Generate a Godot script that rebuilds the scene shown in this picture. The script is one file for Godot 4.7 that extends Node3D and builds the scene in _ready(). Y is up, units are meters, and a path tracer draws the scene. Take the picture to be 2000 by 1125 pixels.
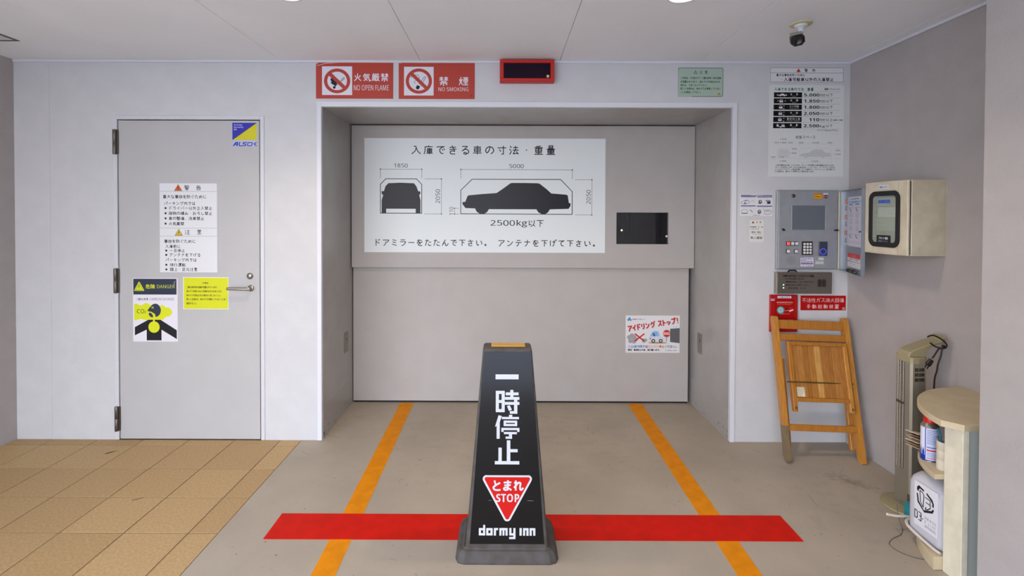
extends Node3D
# A drive-in entrance of a lift car park: back wall with a steel door and a recessed lift door, notices, control boxes,
# a folded chair, a corner shelf and a stop sign post on the floor. x right, y up, depth = -z.

const XL := -3.202      # left wall
const XR := 2.261       # right wall
const ZB := 3.34        # back wall
const ZI := 4.02        # lift door at the back of the recess
const HC := 2.4945      # ceiling
const LAMP := 0.4         # downlight strength
var M := {}


func _ready() -> void:
	# ------------------------------------------------------------ camera
	var cam := Camera3D.new()
	cam.name = "camera"
	cam.projection = Camera3D.PROJECTION_FRUSTUM
	cam.near = 0.05
	cam.far = 200.0
	cam.size = 0.05 * 1125.0 / 995.6
	cam.frustum_offset = Vector2(0.05 * (1000.0 - 980.07) / 995.6, -0.05 * (562.5 - 436.22) / 995.6)
	cam.transform = Transform3D(Basis(Vector3(0.999993, 0.003324, -0.001947), Vector3(-0.003352, 0.99989, -0.014471), Vector3(0.001899, 0.014477, 0.999893)).orthonormalized(), Vector3(0, 1.4826, 0))
	add_child(cam)
	# ------------------------------------------------------------ sky and exposure
	var env := Environment.new()
	var sky_m := ProceduralSkyMaterial.new()
	sky_m.sky_top_color = Color(0.82, 0.88, 1.0)
	sky_m.sky_horizon_color = Color(1.0, 0.975, 0.935)
	sky_m.ground_horizon_color = Color(0.62, 0.61, 0.60)
	sky_m.ground_bottom_color = Color(0.42, 0.41, 0.40)
	sky_m.sky_energy_multiplier = 1.0
	sky_m.energy_multiplier = 2.4
	var sky := Sky.new()
	sky.sky_material = sky_m
	env.background_mode = Environment.BG_SKY
	env.sky = sky
	env.tonemap_mode = Environment.TONE_MAPPER_LINEAR
	env.tonemap_exposure = 3.4
	env.sdfgi_enabled = true
	env.ssao_enabled = true
	env.ssil_enabled = true
	var we := WorldEnvironment.new()
	we.name = "surroundings"
	we.environment = env
	add_child(we)
	make_materials()
	build_shell()
	build_floor()
	build_ceiling()
	build_steel_door()
	build_lift_door()
	build_signs()
	build_door_notices()
	build_side_notices()
	build_control_panel()
	build_wall_boxes()
	build_stop_post()
	build_chair()
	build_shelf()
	build_heater()
	build_small_things()

# ---------------------------------------------------------------- the setting
func make_materials() -> void:
	var wall := mat(Color(0.795, 0.80, 0.812), 0.62)
	wall.albedo_texture = noise_tex(0.006, Color(0.985, 0.985, 0.985), Color(1, 1, 1), 512, 11)
	wall.normal_enabled = true
	wall.normal_texture = bump_tex(0.09, 1.6, 512, 5, 3)
	wall.normal_scale = 0.25
	M.wall = triplanar(wall, 1.6)
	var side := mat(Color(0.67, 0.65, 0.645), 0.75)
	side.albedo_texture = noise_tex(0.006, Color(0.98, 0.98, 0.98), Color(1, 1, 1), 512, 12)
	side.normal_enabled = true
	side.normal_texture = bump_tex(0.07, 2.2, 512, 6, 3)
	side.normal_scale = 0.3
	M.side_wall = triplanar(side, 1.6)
	M.ceiling = triplanar(mat(Color(0.925, 0.94, 0.955), 0.75), 1.0)
	M.ceiling.albedo_texture = noise_tex(0.004, Color(0.99, 0.99, 0.99), Color(1, 1, 1), 512, 13)
	M.ceiling.uv1_scale = Vector3.ONE * 0.6
	M.trim = mat(Color(0.84, 0.85, 0.88), 0.45)
	M.door_paint = mat(Color(0.715, 0.715, 0.72), 0.55)
	M.door_paint.albedo_texture = noise_tex(0.008, Color(0.985, 0.985, 0.985), Color(1, 1, 1), 512, 21)
	triplanar(M.door_paint, 0.8)
	M.door_frame = mat(Color(0.80, 0.805, 0.83), 0.4)
	M.lift_paint = mat(Color(0.69, 0.675, 0.665), 0.55)
	M.lift_paint.albedo_texture = noise_tex(0.012, Color(0.985, 0.983, 0.98), Color(1, 1, 1), 512, 22, 5)
	triplanar(M.lift_paint, 0.7)
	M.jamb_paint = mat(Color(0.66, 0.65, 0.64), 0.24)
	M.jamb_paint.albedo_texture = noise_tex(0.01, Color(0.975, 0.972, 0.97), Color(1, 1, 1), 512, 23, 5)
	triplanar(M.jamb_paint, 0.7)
	M.rubber = mat(Color(0.09, 0.09, 0.10), 0.8)
	M.steel = mat(Color(0.62, 0.60, 0.57), 0.32, 0.9)
	M.steel_dark = mat(Color(0.42, 0.40, 0.38), 0.4, 0.9)
	M.steel_plate = mat(Color(0.56, 0.54, 0.51), 0.4, 0.5)
	M.brass = mat(Color(0.55, 0.46, 0.27), 0.4, 0.9)
	M.white_plastic = mat(Color(0.86, 0.87, 0.88), 0.45)
	M.black_plastic = mat(Color(0.035, 0.035, 0.04), 0.4)
	M.dark_void = mat(Color(0.10, 0.105, 0.115), 0.9)
	M.asphalt = triplanar(mat(Color(0.68, 0.67, 0.66), 0.95), 0.5)
	M.grout = triplanar(mat(Color(0.46, 0.40, 0.34), 0.9), 1.0)


func build_shell() -> void:
	var b := MB.new()
	var top := HC + 0.16
	b.bx(-3.4, -2.551, -0.1, top, ZB, 3.46)
	b.bx(-2.551, -1.562, 2.132, top, ZB, 3.46)
	b.bx(-1.562, -1.217, -0.1, top, ZB, 3.46)
	b.bx(-1.217, 1.527, 2.227, top, ZB, 3.46)
	b.bx(1.527, 2.45, -0.1, top, ZB, 3.46)
	b.bx(-3.4, -1.28, -0.1, top, 3.46, 3.56)
	b.bx(-3.02, -2.967, 0.0, HC - 0.017, ZB - 0.0025, ZB, 0.001)
	struct("wall_back", b.done(), M.wall, "pale painted back wall around the steel door and the lift recess")
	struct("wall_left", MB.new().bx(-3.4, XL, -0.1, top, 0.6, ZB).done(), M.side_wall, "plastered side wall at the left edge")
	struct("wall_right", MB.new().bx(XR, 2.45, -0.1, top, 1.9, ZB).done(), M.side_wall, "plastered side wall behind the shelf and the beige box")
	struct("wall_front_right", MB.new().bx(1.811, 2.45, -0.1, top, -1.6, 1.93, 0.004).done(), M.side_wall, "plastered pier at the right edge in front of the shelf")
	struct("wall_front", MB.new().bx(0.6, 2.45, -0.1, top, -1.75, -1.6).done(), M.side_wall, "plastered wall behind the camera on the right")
	# painted steel lining of the recess
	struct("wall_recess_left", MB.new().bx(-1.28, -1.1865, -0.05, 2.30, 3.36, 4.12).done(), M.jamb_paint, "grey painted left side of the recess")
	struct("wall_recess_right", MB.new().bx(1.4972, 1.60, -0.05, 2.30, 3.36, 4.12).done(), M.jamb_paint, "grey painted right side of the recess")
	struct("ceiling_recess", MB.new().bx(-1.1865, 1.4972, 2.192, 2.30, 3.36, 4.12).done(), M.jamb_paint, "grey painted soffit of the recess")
	# scuffed foot strips on the recess sides
	for sd in [[-1.1865, 1.0], [1.4972, -1.0]]:
		var rng := RandomNumberGenerator.new()
		rng.seed = 5 if sd[1] > 0.0 else 6
		var c := canvas(0, 0, 660, 210, 1.0, Color(0.655, 0.645, 0.63))
		for i in 70:
			var u := rng.randf_range(0.0, 1.0)
			var y := 208.0 - pow(rng.randf(), 2.2) * 170.0
			c.disc(u * u * 650.0, y, rng.randf_range(0.8, 2.6), Color(0.22, 0.20, 0.18, rng.randf_range(0.35, 0.9)), rng.randf_range(0.8, 3.4), 8)
		for i in 14:
			var x := pow(rng.randf(), 2.0) * 600.0
			var y := rng.randf_range(150.0, 205.0)
			c.ink([x, y, x + rng.randf_range(6.0, 30.0), y - rng.randf_range(2.0, 12.0)], rng.randf_range(1.5, 4.5), Color(0.16, 0.15, 0.15, 0.8))
		# near edge of the left side: black scrape
		if sd[1] > 0.0:
			c.fill([0, 160, 10, 172, 30, 166, 24, 178, 8, 196, 0, 208], Color(0.10, 0.10, 0.11))
		else:
			for i in 12:
				c.disc(70 + rng.randfn(0, 14), 120 + rng.randfn(0, 28), rng.randf_range(1.0, 3.0), Color(0.25, 0.23, 0.21, 0.8), 0.0, 8)
		if sd[1] < 0.0:
			# on this side the print runs from the far end to the near one
			var im := Image.create_from_data(c.w, c.h, false, Image.FORMAT_RGB8, c.px)
			im.flip_x()
			c.px = im.get_data()
		var o := put(self, numbered("trim_foot_strip"), plate(0.655, 0.21, 0.0012, printed(c, 0.3), M.jamb_paint), null, V(sd[0] - sd[1] * 0.0002, 0.105, 3.69), Vector3(0, sd[1] * PI / 2, 0))
		o.set_meta("kind", "structure")
		o.set_meta("label", "scuffed grey strip along the foot of the %s recess side" % ("left" if sd[1] > 0.0 else "right"))
	# frames and the small cornice
	b = MB.new()
	b.bx(-1.217, -1.1865, 0.0, 2.227, 3.332, 3.36, 0.002)
	b.bx(1.4972, 1.527, 0.0, 2.227, 3.332, 3.36, 0.002)
	b.bx(-1.1865, 1.4972, 2.192, 2.227, 3.332, 3.36, 0.002)
	struct("trim_1", b.done(), M.trim, "pale metal frame around the recess")
	b = MB.new()
	b.bx(XL, XR - 0.010, HC - 0.016, HC, 3.330, ZB, 0.003)
	b.bx(XR - 0.010, XR, HC - 0.016, HC, 1.93, ZB, 0.003)
	struct("trim_2", b.done(), M.trim, "thin white cornice under the ceiling")
	# light switch plates let into the sides of the recess
	for s in [[-1.1865, 1.0, "left"], [1.4972, -1.0, "right"]]:
		var t := thing("switch_plate", "narrow metal plate on the %s side of the recess" % s[2], "plate", V(s[0], 0.522, 3.853), Vector3(0, s[1] * PI / 2, 0), "plates in the recess sides")
		put(t, "cover", MB.new().box(Vector3(0, 0, 0.002), Vector3(0.084, 0.152, 0.004), 0.0015).done(), M.steel_plate)
		put(t, "slot", MB.new().box(Vector3(0.006, 0.02, 0.0045), Vector3(0.008, 0.018, 0.002), 0.0005).done(), M.black_plastic)
		for y in [-0.064, 0.064]:
			put(t, "screw", MB.new().lathe([Vector2(0.0001, 0.0), Vector2(0.004, 0.0), Vector2(0.003, 0.0012), Vector2(0.0001, 0.0014)], 10, Transform3D(Basis(Vector3.RIGHT, PI / 2), Vector3(0, y, 0.004))).done(), M.steel_dark)


func speckle(w: int, h: int, base: Color, amount: float, freq: float, sd: int) -> Image:
	var a := noise(freq, 5, sd).get_image(w, h, false, false, false)
	var f := noise(0.9, 1, sd + 7).get_image(w, h, false, false, false)
	var da := a.get_data()
	var df := f.get_data()
	var o := PackedByteArray()
	o.resize(w * h * 3)
	for i in w * h:
		var t: float = 1.0 + ((da[i] - 128) / 128.0) * amount + ((df[i] - 128) / 128.0) * amount * 0.35
		var j := i * 3
		o[j] = clampi(int(base.r * 255.0 * t), 0, 255)
		o[j + 1] = clampi(int(base.g * 255.0 * t), 0, 255)
		o[j + 2] = clampi(int(base.b * 255.0 * t), 0, 255)
	return Image.create_from_data(w, h, false, Image.FORMAT_RGB8, o)


func build_floor() -> void:
	var fl := frame_node("floor", "painted grey concrete floor with beige tiles on the left")
	# painted concrete: the top carries dirt, scuffs and crumbs where the photograph has them
	var x0 := -1.32
	var x1 := 2.46
	var d0 := -1.6
	var d1 := 4.12
	var w := 1200
	var h := 1816
	var im := speckle(w, h, Color(0.66, 0.618, 0.557), 0.05, 0.006, 31)
	var c := canvas(0, 0, w, h, 1.0, Color.WHITE)
	c.px = im.get_data()
	var sx := w / (x1 - x0)
	var sd := h / (d1 - d0)
	var rng := RandomNumberGenerator.new()
	rng.seed = 77
	# crumbs and specks
	for i in 420:
		var x := rng.randf_range(x0, 2.2)
		var d := rng.randf_range(1.4, 3.95)
		var r := rng.randf_range(0.4, 1.1) if rng.randf() < 0.85 else rng.randf_range(1.1, 1.9)
		c.disc((x - x0) * sx, (d1 - d) * sd, r, Color(0.30, 0.27, 0.25, rng.randf_range(0.25, 0.75)), r * rng.randf_range(0.6, 1.3), 8)
	# the brown smear near the right wall, scuffs and tyre dirt in the recess
	for i in 260:
		var a := rng.randfn(0.0, 1.0)
		var q := rng.randfn(0.0, 1.0)
		c.disc((1.955 + a * 0.045 - x0) * sx, (d1 - (2.845 + q * 0.035 - a * 0.03)) * sd, rng.randf_range(1.5, 5.0), Color(0.38, 0.33, 0.29, 0.05), rng.randf_range(1.0, 4.0), 10)
	for i in 420:
		c.disc((rng.randfn(0.1, 0.75) - x0) * sx, (d1 - rng.randfn(3.55, 0.35)) * sd, rng.randf_range(3.0, 16.0), Color(0.52, 0.47, 0.42, 0.03), rng.randf_range(3.0, 10.0), 12)
	for i in 60:
		c.disc((rng.randfn(1.75, 0.2) - x0) * sx, (d1 - rng.randfn(2.6, 0.3)) * sd, rng.randf_range(3.0, 14.0), Color(0.50, 0.45, 0.41, 0.05), rng.randf_range(3.0, 10.0), 12)
	for i in 26:
		var x := rng.randf_range(-1.2, 2.1)
		var d := rng.randf_range(2.0, 3.9)
		var an := rng.randf_range(0, PI)
		var l := rng.randf_range(0.02, 0.12)
		c.ink([(x - x0) * sx, (d1 - d) * sd, (x + cos(an) * l - x0) * sx, (d1 - d - sin(an) * l) * sd], rng.randf_range(0.6, 1.2), Color(0.40, 0.36, 0.33, 0.4))
	var pm := printed(c, 0.68)
	pm.metallic_specular = 0.35
	pm.normal_enabled = true
	pm.normal_texture = bump_tex(0.04, 1.0, 512, 9)
	pm.normal_scale = 0.12
	var b := MB.new()
	b.quad_uv(V(x0, 0, d0), V(x1, 0, d0), V(x1, 0, d1), V(x0, 0, d1), Vector2(0, 1), Vector2(1, 1), Vector2(1, 0), Vector2(0, 0))
	var m := b.done()
	m.surface_set_material(0, pm)
	var s := MB.new()
	s.quad(V(x0, -0.1, d0), V(x1, -0.1, d0), V(x1, 0, d0), V(x0, 0, d0))
	s.quad(V(x0, -0.1, d1), V(x0, -0.1, d0), V(x0, 0, d0), V(x0, 0, d1))
	s.quad(V(x1, -0.1, d0), V(x1, -0.1, d1), V(x1, 0, d1), V(x1, 0, d0))
	s.quad(V(x1, -0.1, d1), V(x0, -0.1, d1), V(x0, 0, d1), V(x1, 0, d1))
	s.quad(V(x0, -0.1, d0), V(x0, -0.1, d1), V(x1, -0.1, d1), V(x1, -0.1, d0))
	s.st.commit(m)
	m.surface_set_material(1, M.grout)
	put(fl, "painted_slab", m, pm).set_meta("label", "grey-beige painted concrete")
	# painted lines
	var red := mat(Color(0.80, 0.08, 0.0), 0.65)
	red.albedo_texture = noise_tex(0.012, Color(0.95, 0.95, 0.95), Color(1, 1, 1), 512, 41, 6)
	red.metallic_specular = 0.3
	triplanar(red, 1.5)
	var orange := mat(Color(0.885, 0.545, 0.0), 0.65)
	orange.albedo_texture = noise_tex(0.012, Color(0.94, 0.94, 0.94), Color(1, 1, 1), 512, 42, 6)
	orange.metallic_specular = 0.3
	triplanar(orange, 1.5)
	for e in [[-0.806, -0.700, -0.776, -0.678], [0.993, 1.103, 0.967, 1.066]]:
		var p := MB.new()
		var y := 0.0009
		var f := 4.01
		var n := 1.2
		p.quad(V(e[2], y, n), V(e[3], y, n), V(e[1], y, f), V(e[0], y, f))
		p.quad(V(e[2], 0, n), V(e[3], 0, n), V(e[3], y, n), V(e[2], y, n))
		p.quad(V(e[0], 0, f), V(e[2], 0, n), V(e[2], y, n), V(e[0], y, f))
		p.quad(V(e[3], 0, n), V(e[1], 0, f), V(e[1], y, f), V(e[3], y, n))
		put(fl, "guide_line", p.done(), orange).set_meta("label", "orange painted guide line")
	put(fl, "stop_line", MB.new().bx(-1.092, 1.380, 0.0, 0.0016, 2.309, 2.510).done(), red).set_meta("label", "red painted stop line")
	# tiles in their bed
	put(fl, "tile_bed", MB.new().bx(-3.4, -1.32, -0.1, -0.0035, -1.6, 3.4).done(), M.grout)
	var tile_mats := []
	for i in 4:
		var tm := mat([Color(0.735, 0.61, 0.43), Color(0.72, 0.60, 0.425), Color(0.745, 0.625, 0.445), Color(0.71, 0.59, 0.415)][i], 0.55)
		tm.albedo_texture = noise_tex(0.05, Color(0.93, 0.925, 0.91), Color(1, 1, 1), 512, 50 + i, 6)
		tm.metallic_specular = 0.35
		tm.normal_enabled = true
		tm.normal_texture = bump_tex(0.12, 1.2, 512, 8)
		tm.normal_scale = 0.045
		triplanar(tm, 2.3)
		tile_mats.append(tm)
	var xs := [-1.3215]
	var x := -1.4612
	while x > XL:
		xs.append(x)
		x -= 0.3
	xs.append(XL)
	var ds := [ZB, 3.2513]
	while ds[-1] > -1.2:
		ds.append(ds[-1] - 0.3)
	var cache := {}
	for i in xs.size() - 1:
		for j in ds.size() - 1:
			var tw: float = xs[i] - xs[i + 1] - 0.0055
			var td: float = ds[j] - ds[j + 1] - 0.0055
			if tw < 0.01:
				continue
			var key := "%.4f %.4f" % [tw, td]
			if not cache.has(key):
				cache[key] = MB.new().box(Vector3(0, -0.004, 0), Vector3(tw, 0.008, td), 0.0012).done()
			put(fl, "tile", cache[key], tile_mats[rng.randi() % 4], V((xs[i] + xs[i + 1]) / 2, rng.randf_range(-0.0006, 0.0), (ds[j] + ds[j + 1]) / 2))
	struct("floor_outside", MB.new().bx(-40, 40, -0.3, -0.1, -60, -1.6).bx(-40, -3.4, -0.3, -0.1, -1.6, 12).done(), M.asphalt, "asphalt in front of the entrance")


func build_ceiling() -> void:
	var ce := frame_node("ceiling", "white boarded ceiling")
	put(ce, "slab", MB.new().bx(-3.4, 2.45, HC + 0.012, HC + 0.16, -1.6, 3.46).done(), M.ceiling)
	var js := [XL]
	var x := -2.3622
	while x < XR:
		js.append(x)
		x += 0.91
	js.append(XR)
	for i in js.size() - 1:
		put(ce, "board", MB.new().bx(js[i] + 0.0012, js[i + 1] - 0.0012, HC, HC + 0.011, -1.6, ZB, 0.0012).done(), M.ceiling)
	# inspection hatch in the left corner
	var t := thing("ceiling_hatch", "square ceiling hatch with a dark frame in the left corner", "hatch", V(-3.004, HC, 2.795))
	var b := MB.new()
	for s in [-1.0, 1.0]:
		b.box(Vector3(0, -0.0015, s * 0.178), Vector3(0.372, 0.004, 0.016), 0.0008)
		b.box(Vector3(s * 0.178, -0.0015, 0), Vector3(0.016, 0.004, 0.340), 0.0008)
	put(t, "frame", b.done(), M.steel_dark)
	put(t, "panel", MB.new().box(Vector3(0, -0.001, 0), Vector3(0.340, 0.002, 0.340), 0.0005).done(), M.trim)
	# recessed downlights
	var glow := mat(Color(1, 0.97, 0.92), 0.5)
	glow.emission_enabled = true
	glow.emission = Color(1.0, 0.93, 0.82)
	glow.emission_energy_multiplier = 1.6
	for p in [[-0.99, 2.342, "left"], [0.823, 2.35, "right"]]:
		var l := thing("downlight", "round ceiling downlight above the %s guide line" % p[2], "light", V(p[0], HC, p[1]), Vector3.ZERO, "ceiling downlights")
		put(l, "ring", MB.new().lathe([Vector2(0.062, -0.001), Vector2(0.066, -0.006), Vector2(0.076, -0.005), Vector2(0.080, 0.0)], 40).done(), M.trim)
		put(l, "lamp", MB.new().lathe([Vector2(0.0001, -0.004), Vector2(0.064, -0.003)], 40).done(), glow)
		var s := SpotLight3D.new()
		s.name = "lamp_light"
		s.light_color = Color(1.0, 0.90, 0.78)
		s.light_energy = LAMP
		s.spot_range = 12.0
		s.spot_attenuation = 2.0
		s.spot_angle = 68.0
		s.spot_angle_attenuation = 0.8
		s.light_size = 0.05
		s.shadow_enabled = true
		s.position = Vector3(0, -0.02, 0)
		s.rotation = Vector3(-PI / 2, 0, 0)
		l.add_child(s)


func build_steel_door() -> void:
	var d := frame_node("door_1", "grey steel service door with a lever handle")
	var b := MB.new()
	b.bx(-2.551, -2.524, 0.0, 2.132, 3.334, 3.46, 0.002)
	b.bx(-1.588, -1.562, 0.0, 2.132, 3.334, 3.46, 0.002)
	b.bx(-2.524, -1.588, 2.106, 2.132, 3.334, 3.46, 0.002)
	put(d, "door_frame", b.done(), M.door_frame)
	put(d, "seal", MB.new().bx(-2.526, -1.586, 0.0, 2.108, 3.376, 3.386).done(), M.rubber)
	put(d, "leaf", MB.new().bx(-2.5175, -1.5945, 0.005, 2.0995, 3.338, 3.376, 0.0015).done(), M.door_paint)
	for y in [1.958, 1.05, 0.14]:
		var hg := put(d, "hinge", MB.new().lathe([Vector2(0.0001, -0.082), Vector2(0.0105, -0.081), Vector2(0.0115, -0.079), Vector2(0.0115, -0.001), Vector2(0.0108, 0.0), Vector2(0.0115, 0.001), Vector2(0.0115, 0.079), Vector2(0.0105, 0.081), Vector2(0.0001, 0.082)], 16).done(), M.steel_dark, V(-2.5345, y, 3.328))
		put(hg, "hinge_leaf", MB.new().box(Vector3(0.008, 0, -0.006), Vector3(0.028, 0.158, 0.003), 0.0005).done(), M.steel_dark)
	var front := Basis(Vector3.RIGHT, PI / 2)
	var hd := put(d, "handle", MB.new().lathe([Vector2(0.0001, 0.0), Vector2(0.021, 0.0), Vector2(0.021, 0.004), Vector2(0.018, 0.007), Vector2(0.011, 0.009), Vector2(0.011, 0.046), Vector2(0.0001, 0.048)], 24, Transform3D(front, Vector3.ZERO)).done(), M.steel, V(-1.652, 1.003, 3.338))
	put(hd, "lever", MB.new().tube([Vector3(0.004, 0, 0.040), Vector3(-0.012, 0, 0.047), Vector3(-0.04, 0.001, 0.049), Vector3(-0.125, 0.002, 0.048), Vector3(-0.132, 0.002, 0.047)], 0.0098, 14).done(), M.steel)
	var lk := put(d, "lock_cylinder", MB.new().lathe([Vector2(0.0001, 0.0), Vector2(0.0215, 0.0), Vector2(0.0215, 0.003), Vector2(0.017, 0.010), Vector2(0.011, 0.014), Vector2(0.0001, 0.0145)], 28, Transform3D(front, Vector3.ZERO)).done(), M.steel, V(-1.658, 1.083, 3.338))
	put(lk, "keyhole", MB.new().box(Vector3(0, 0, 0.0148), Vector3(0.0022, 0.008, 0.001)).done(), M.black_plastic)


func build_lift_door() -> void:
	var d := frame_node("door_2", "two panel lift door at the back of the recess")
	# upper leaf with a hole for the window
	var x0 := -1.180
	var x1 := 1.4935
	var f := 3.975
	var bk := 4.012
	var b := MB.new()
	b.bx(x0, 0.887, 1.078, 2.185, f, bk, 0.0015)
	b.bx(1.292, x1, 1.078, 2.185, f, bk, 0.0015)
	b.bx(0.8855, 1.2935, 1.513, 2.185, f, bk)
	b.bx(0.8855, 1.2935, 1.078, 1.266, f, bk)
	put(d, "upper_panel", b.done(), M.lift_paint)
	put(d, "lower_panel", MB.new().bx(-1.181, 1.470, 0.016, 1.12, ZI, 4.055, 0.0015).done(), M.lift_paint)
	put(d, "bottom_seal", MB.new().bx(-1.181, 1.470, 0.0, 0.014, 4.035, 4.055).done(), M.rubber)
	put(d, "head_seal", MB.new().bx(-1.186, 1.497, 2.10, 2.19, 4.014, 4.05).done(), M.rubber)
	var g := put(d, "window_pane", MB.new().bx(0.889, 1.290, 1.268, 1.511, 3.990, 3.994).done(), null)
	var gm := mat(Color(0.06, 0.075, 0.095, 0.40), 0.03)
	gm.transparency = BaseMaterial3D.TRANSPARENCY_ALPHA
	g.set_surface_override_material(0, gm)
	b = MB.new()
	for i in range(-14, 24):
		for s in [-1.0, 1.0]:
			# wires of the glass, clipped to the pane
			var cx := 0.889 + i * 0.0265
			var a := Vector2(cx, 1.268)
			var e := Vector2(cx + s * 0.243, 1.511)
			if s < 0.0:
				a.x += 0.16
				e.x += 0.16
			var t0 := 0.0
			var t1 := 1.0
			var dx := e.x - a.x
			var ta := (0.889 - a.x) / dx
			var tb := (1.290 - a.x) / dx
			t0 = maxf(t0, minf(ta, tb))
			t1 = minf(t1, maxf(ta, tb))
			if t1 - t0 < 0.05:
				continue
			var p := a.lerp(e, t0)
			var q := a.lerp(e, t1)
			b.tube([V(p.x, p.y, 3.9955), V(q.x, q.y, 3.9955)], 0.0006, 4)
	put(d, "wire_mesh", b.done(), M.steel_dark)
	# the dim lift shaft behind the glass
	b = MB.new()
	var s0 := 4.07
	var s1 := 5.3
	b.bx(-1.4, 1.9, -0.1, 2.6, s1, s1 + 0.1)
	b.bx(-1.5, -1.4, -0.1, 2.6, s0, s1)
	b.bx(1.8, 1.9, -0.1, 2.6, s0, s1)
	b.bx(-1.4, 1.9, 2.5, 2.6, s0, s1)
	b.bx(-1.4, 1.9, -0.2, -0.1, s0, s1)
	struct("wall_shaft", b.done(), mat(Color(0.24, 0.265, 0.30), 0.9), "dim lift shaft seen through the small window")
	for e in [[1.285, 0.045, "left"], [1.575, 0.022, "right"]]:
		var rail := thing("guide_rail", "dark steel rail seen in the %s half of the lift door window" % e[2], "rail", V(e[0], 0, 5.0), Vector3.ZERO, "rails in the lift shaft")
		put(rail, "web", MB.new().bx(-e[1], e[1], -0.1, 2.5, -0.02, 0.02).done(), M.black_plastic)
		put(rail, "flange", MB.new().bx(-e[1] * 1.6, e[1] * 1.6, -0.1, 2.5, 0.02, 0.03).done(), M.black_plastic)
	var lampm := mat(Color(1, 0.6, 0.25), 0.5)
	lampm.emission_enabled = true
	lampm.emission = Color(1.0, 0.72, 0.45)
	lampm.emission_energy_multiplier = 6.0
	solo("pilot_lamp", MB.new().lathe([Vector2(0.0001, -0.008), Vector2(0.0075, -0.004), Vector2(0.0075, 0.004), Vector2(0.0001, 0.008)], 12).done(), lampm, "tiny orange pilot lamp behind the window of the lift door", "lamp", V(1.05, 1.36, 4.5))
	solo("label_tag", plate(0.016, 0.016, 0.001, M.white_plastic, M.white_plastic), null, "tiny white tag behind the right edge of the lift door window", "tag", V(1.282, 1.328, 3.9893))

# ---------------------------------------------------------------- signs and notices
const INK := Color(0.10, 0.10, 0.13)


func warning_triangle(c: Canvas, cx: float, cy: float, r: float, body: Color, rim: Color, mark: Color) -> void:
	c.fill([cx, cy - r, cx + r * 1.1, cy + r * 0.85, cx - r * 1.1, cy + r * 0.85], rim)
	var q := r * 0.80
	c.fill([cx, cy - q * 0.95, cx + q * 1.05, cy + q * 0.86, cx - q * 1.05, cy + q * 0.86], body)
	c.ink([cx, cy - q * 0.40, cx, cy + q * 0.35], r * 0.2, mark)
	c.disc(cx, cy + q * 0.62, r * 0.11, mark, 0.0, 10)


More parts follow.
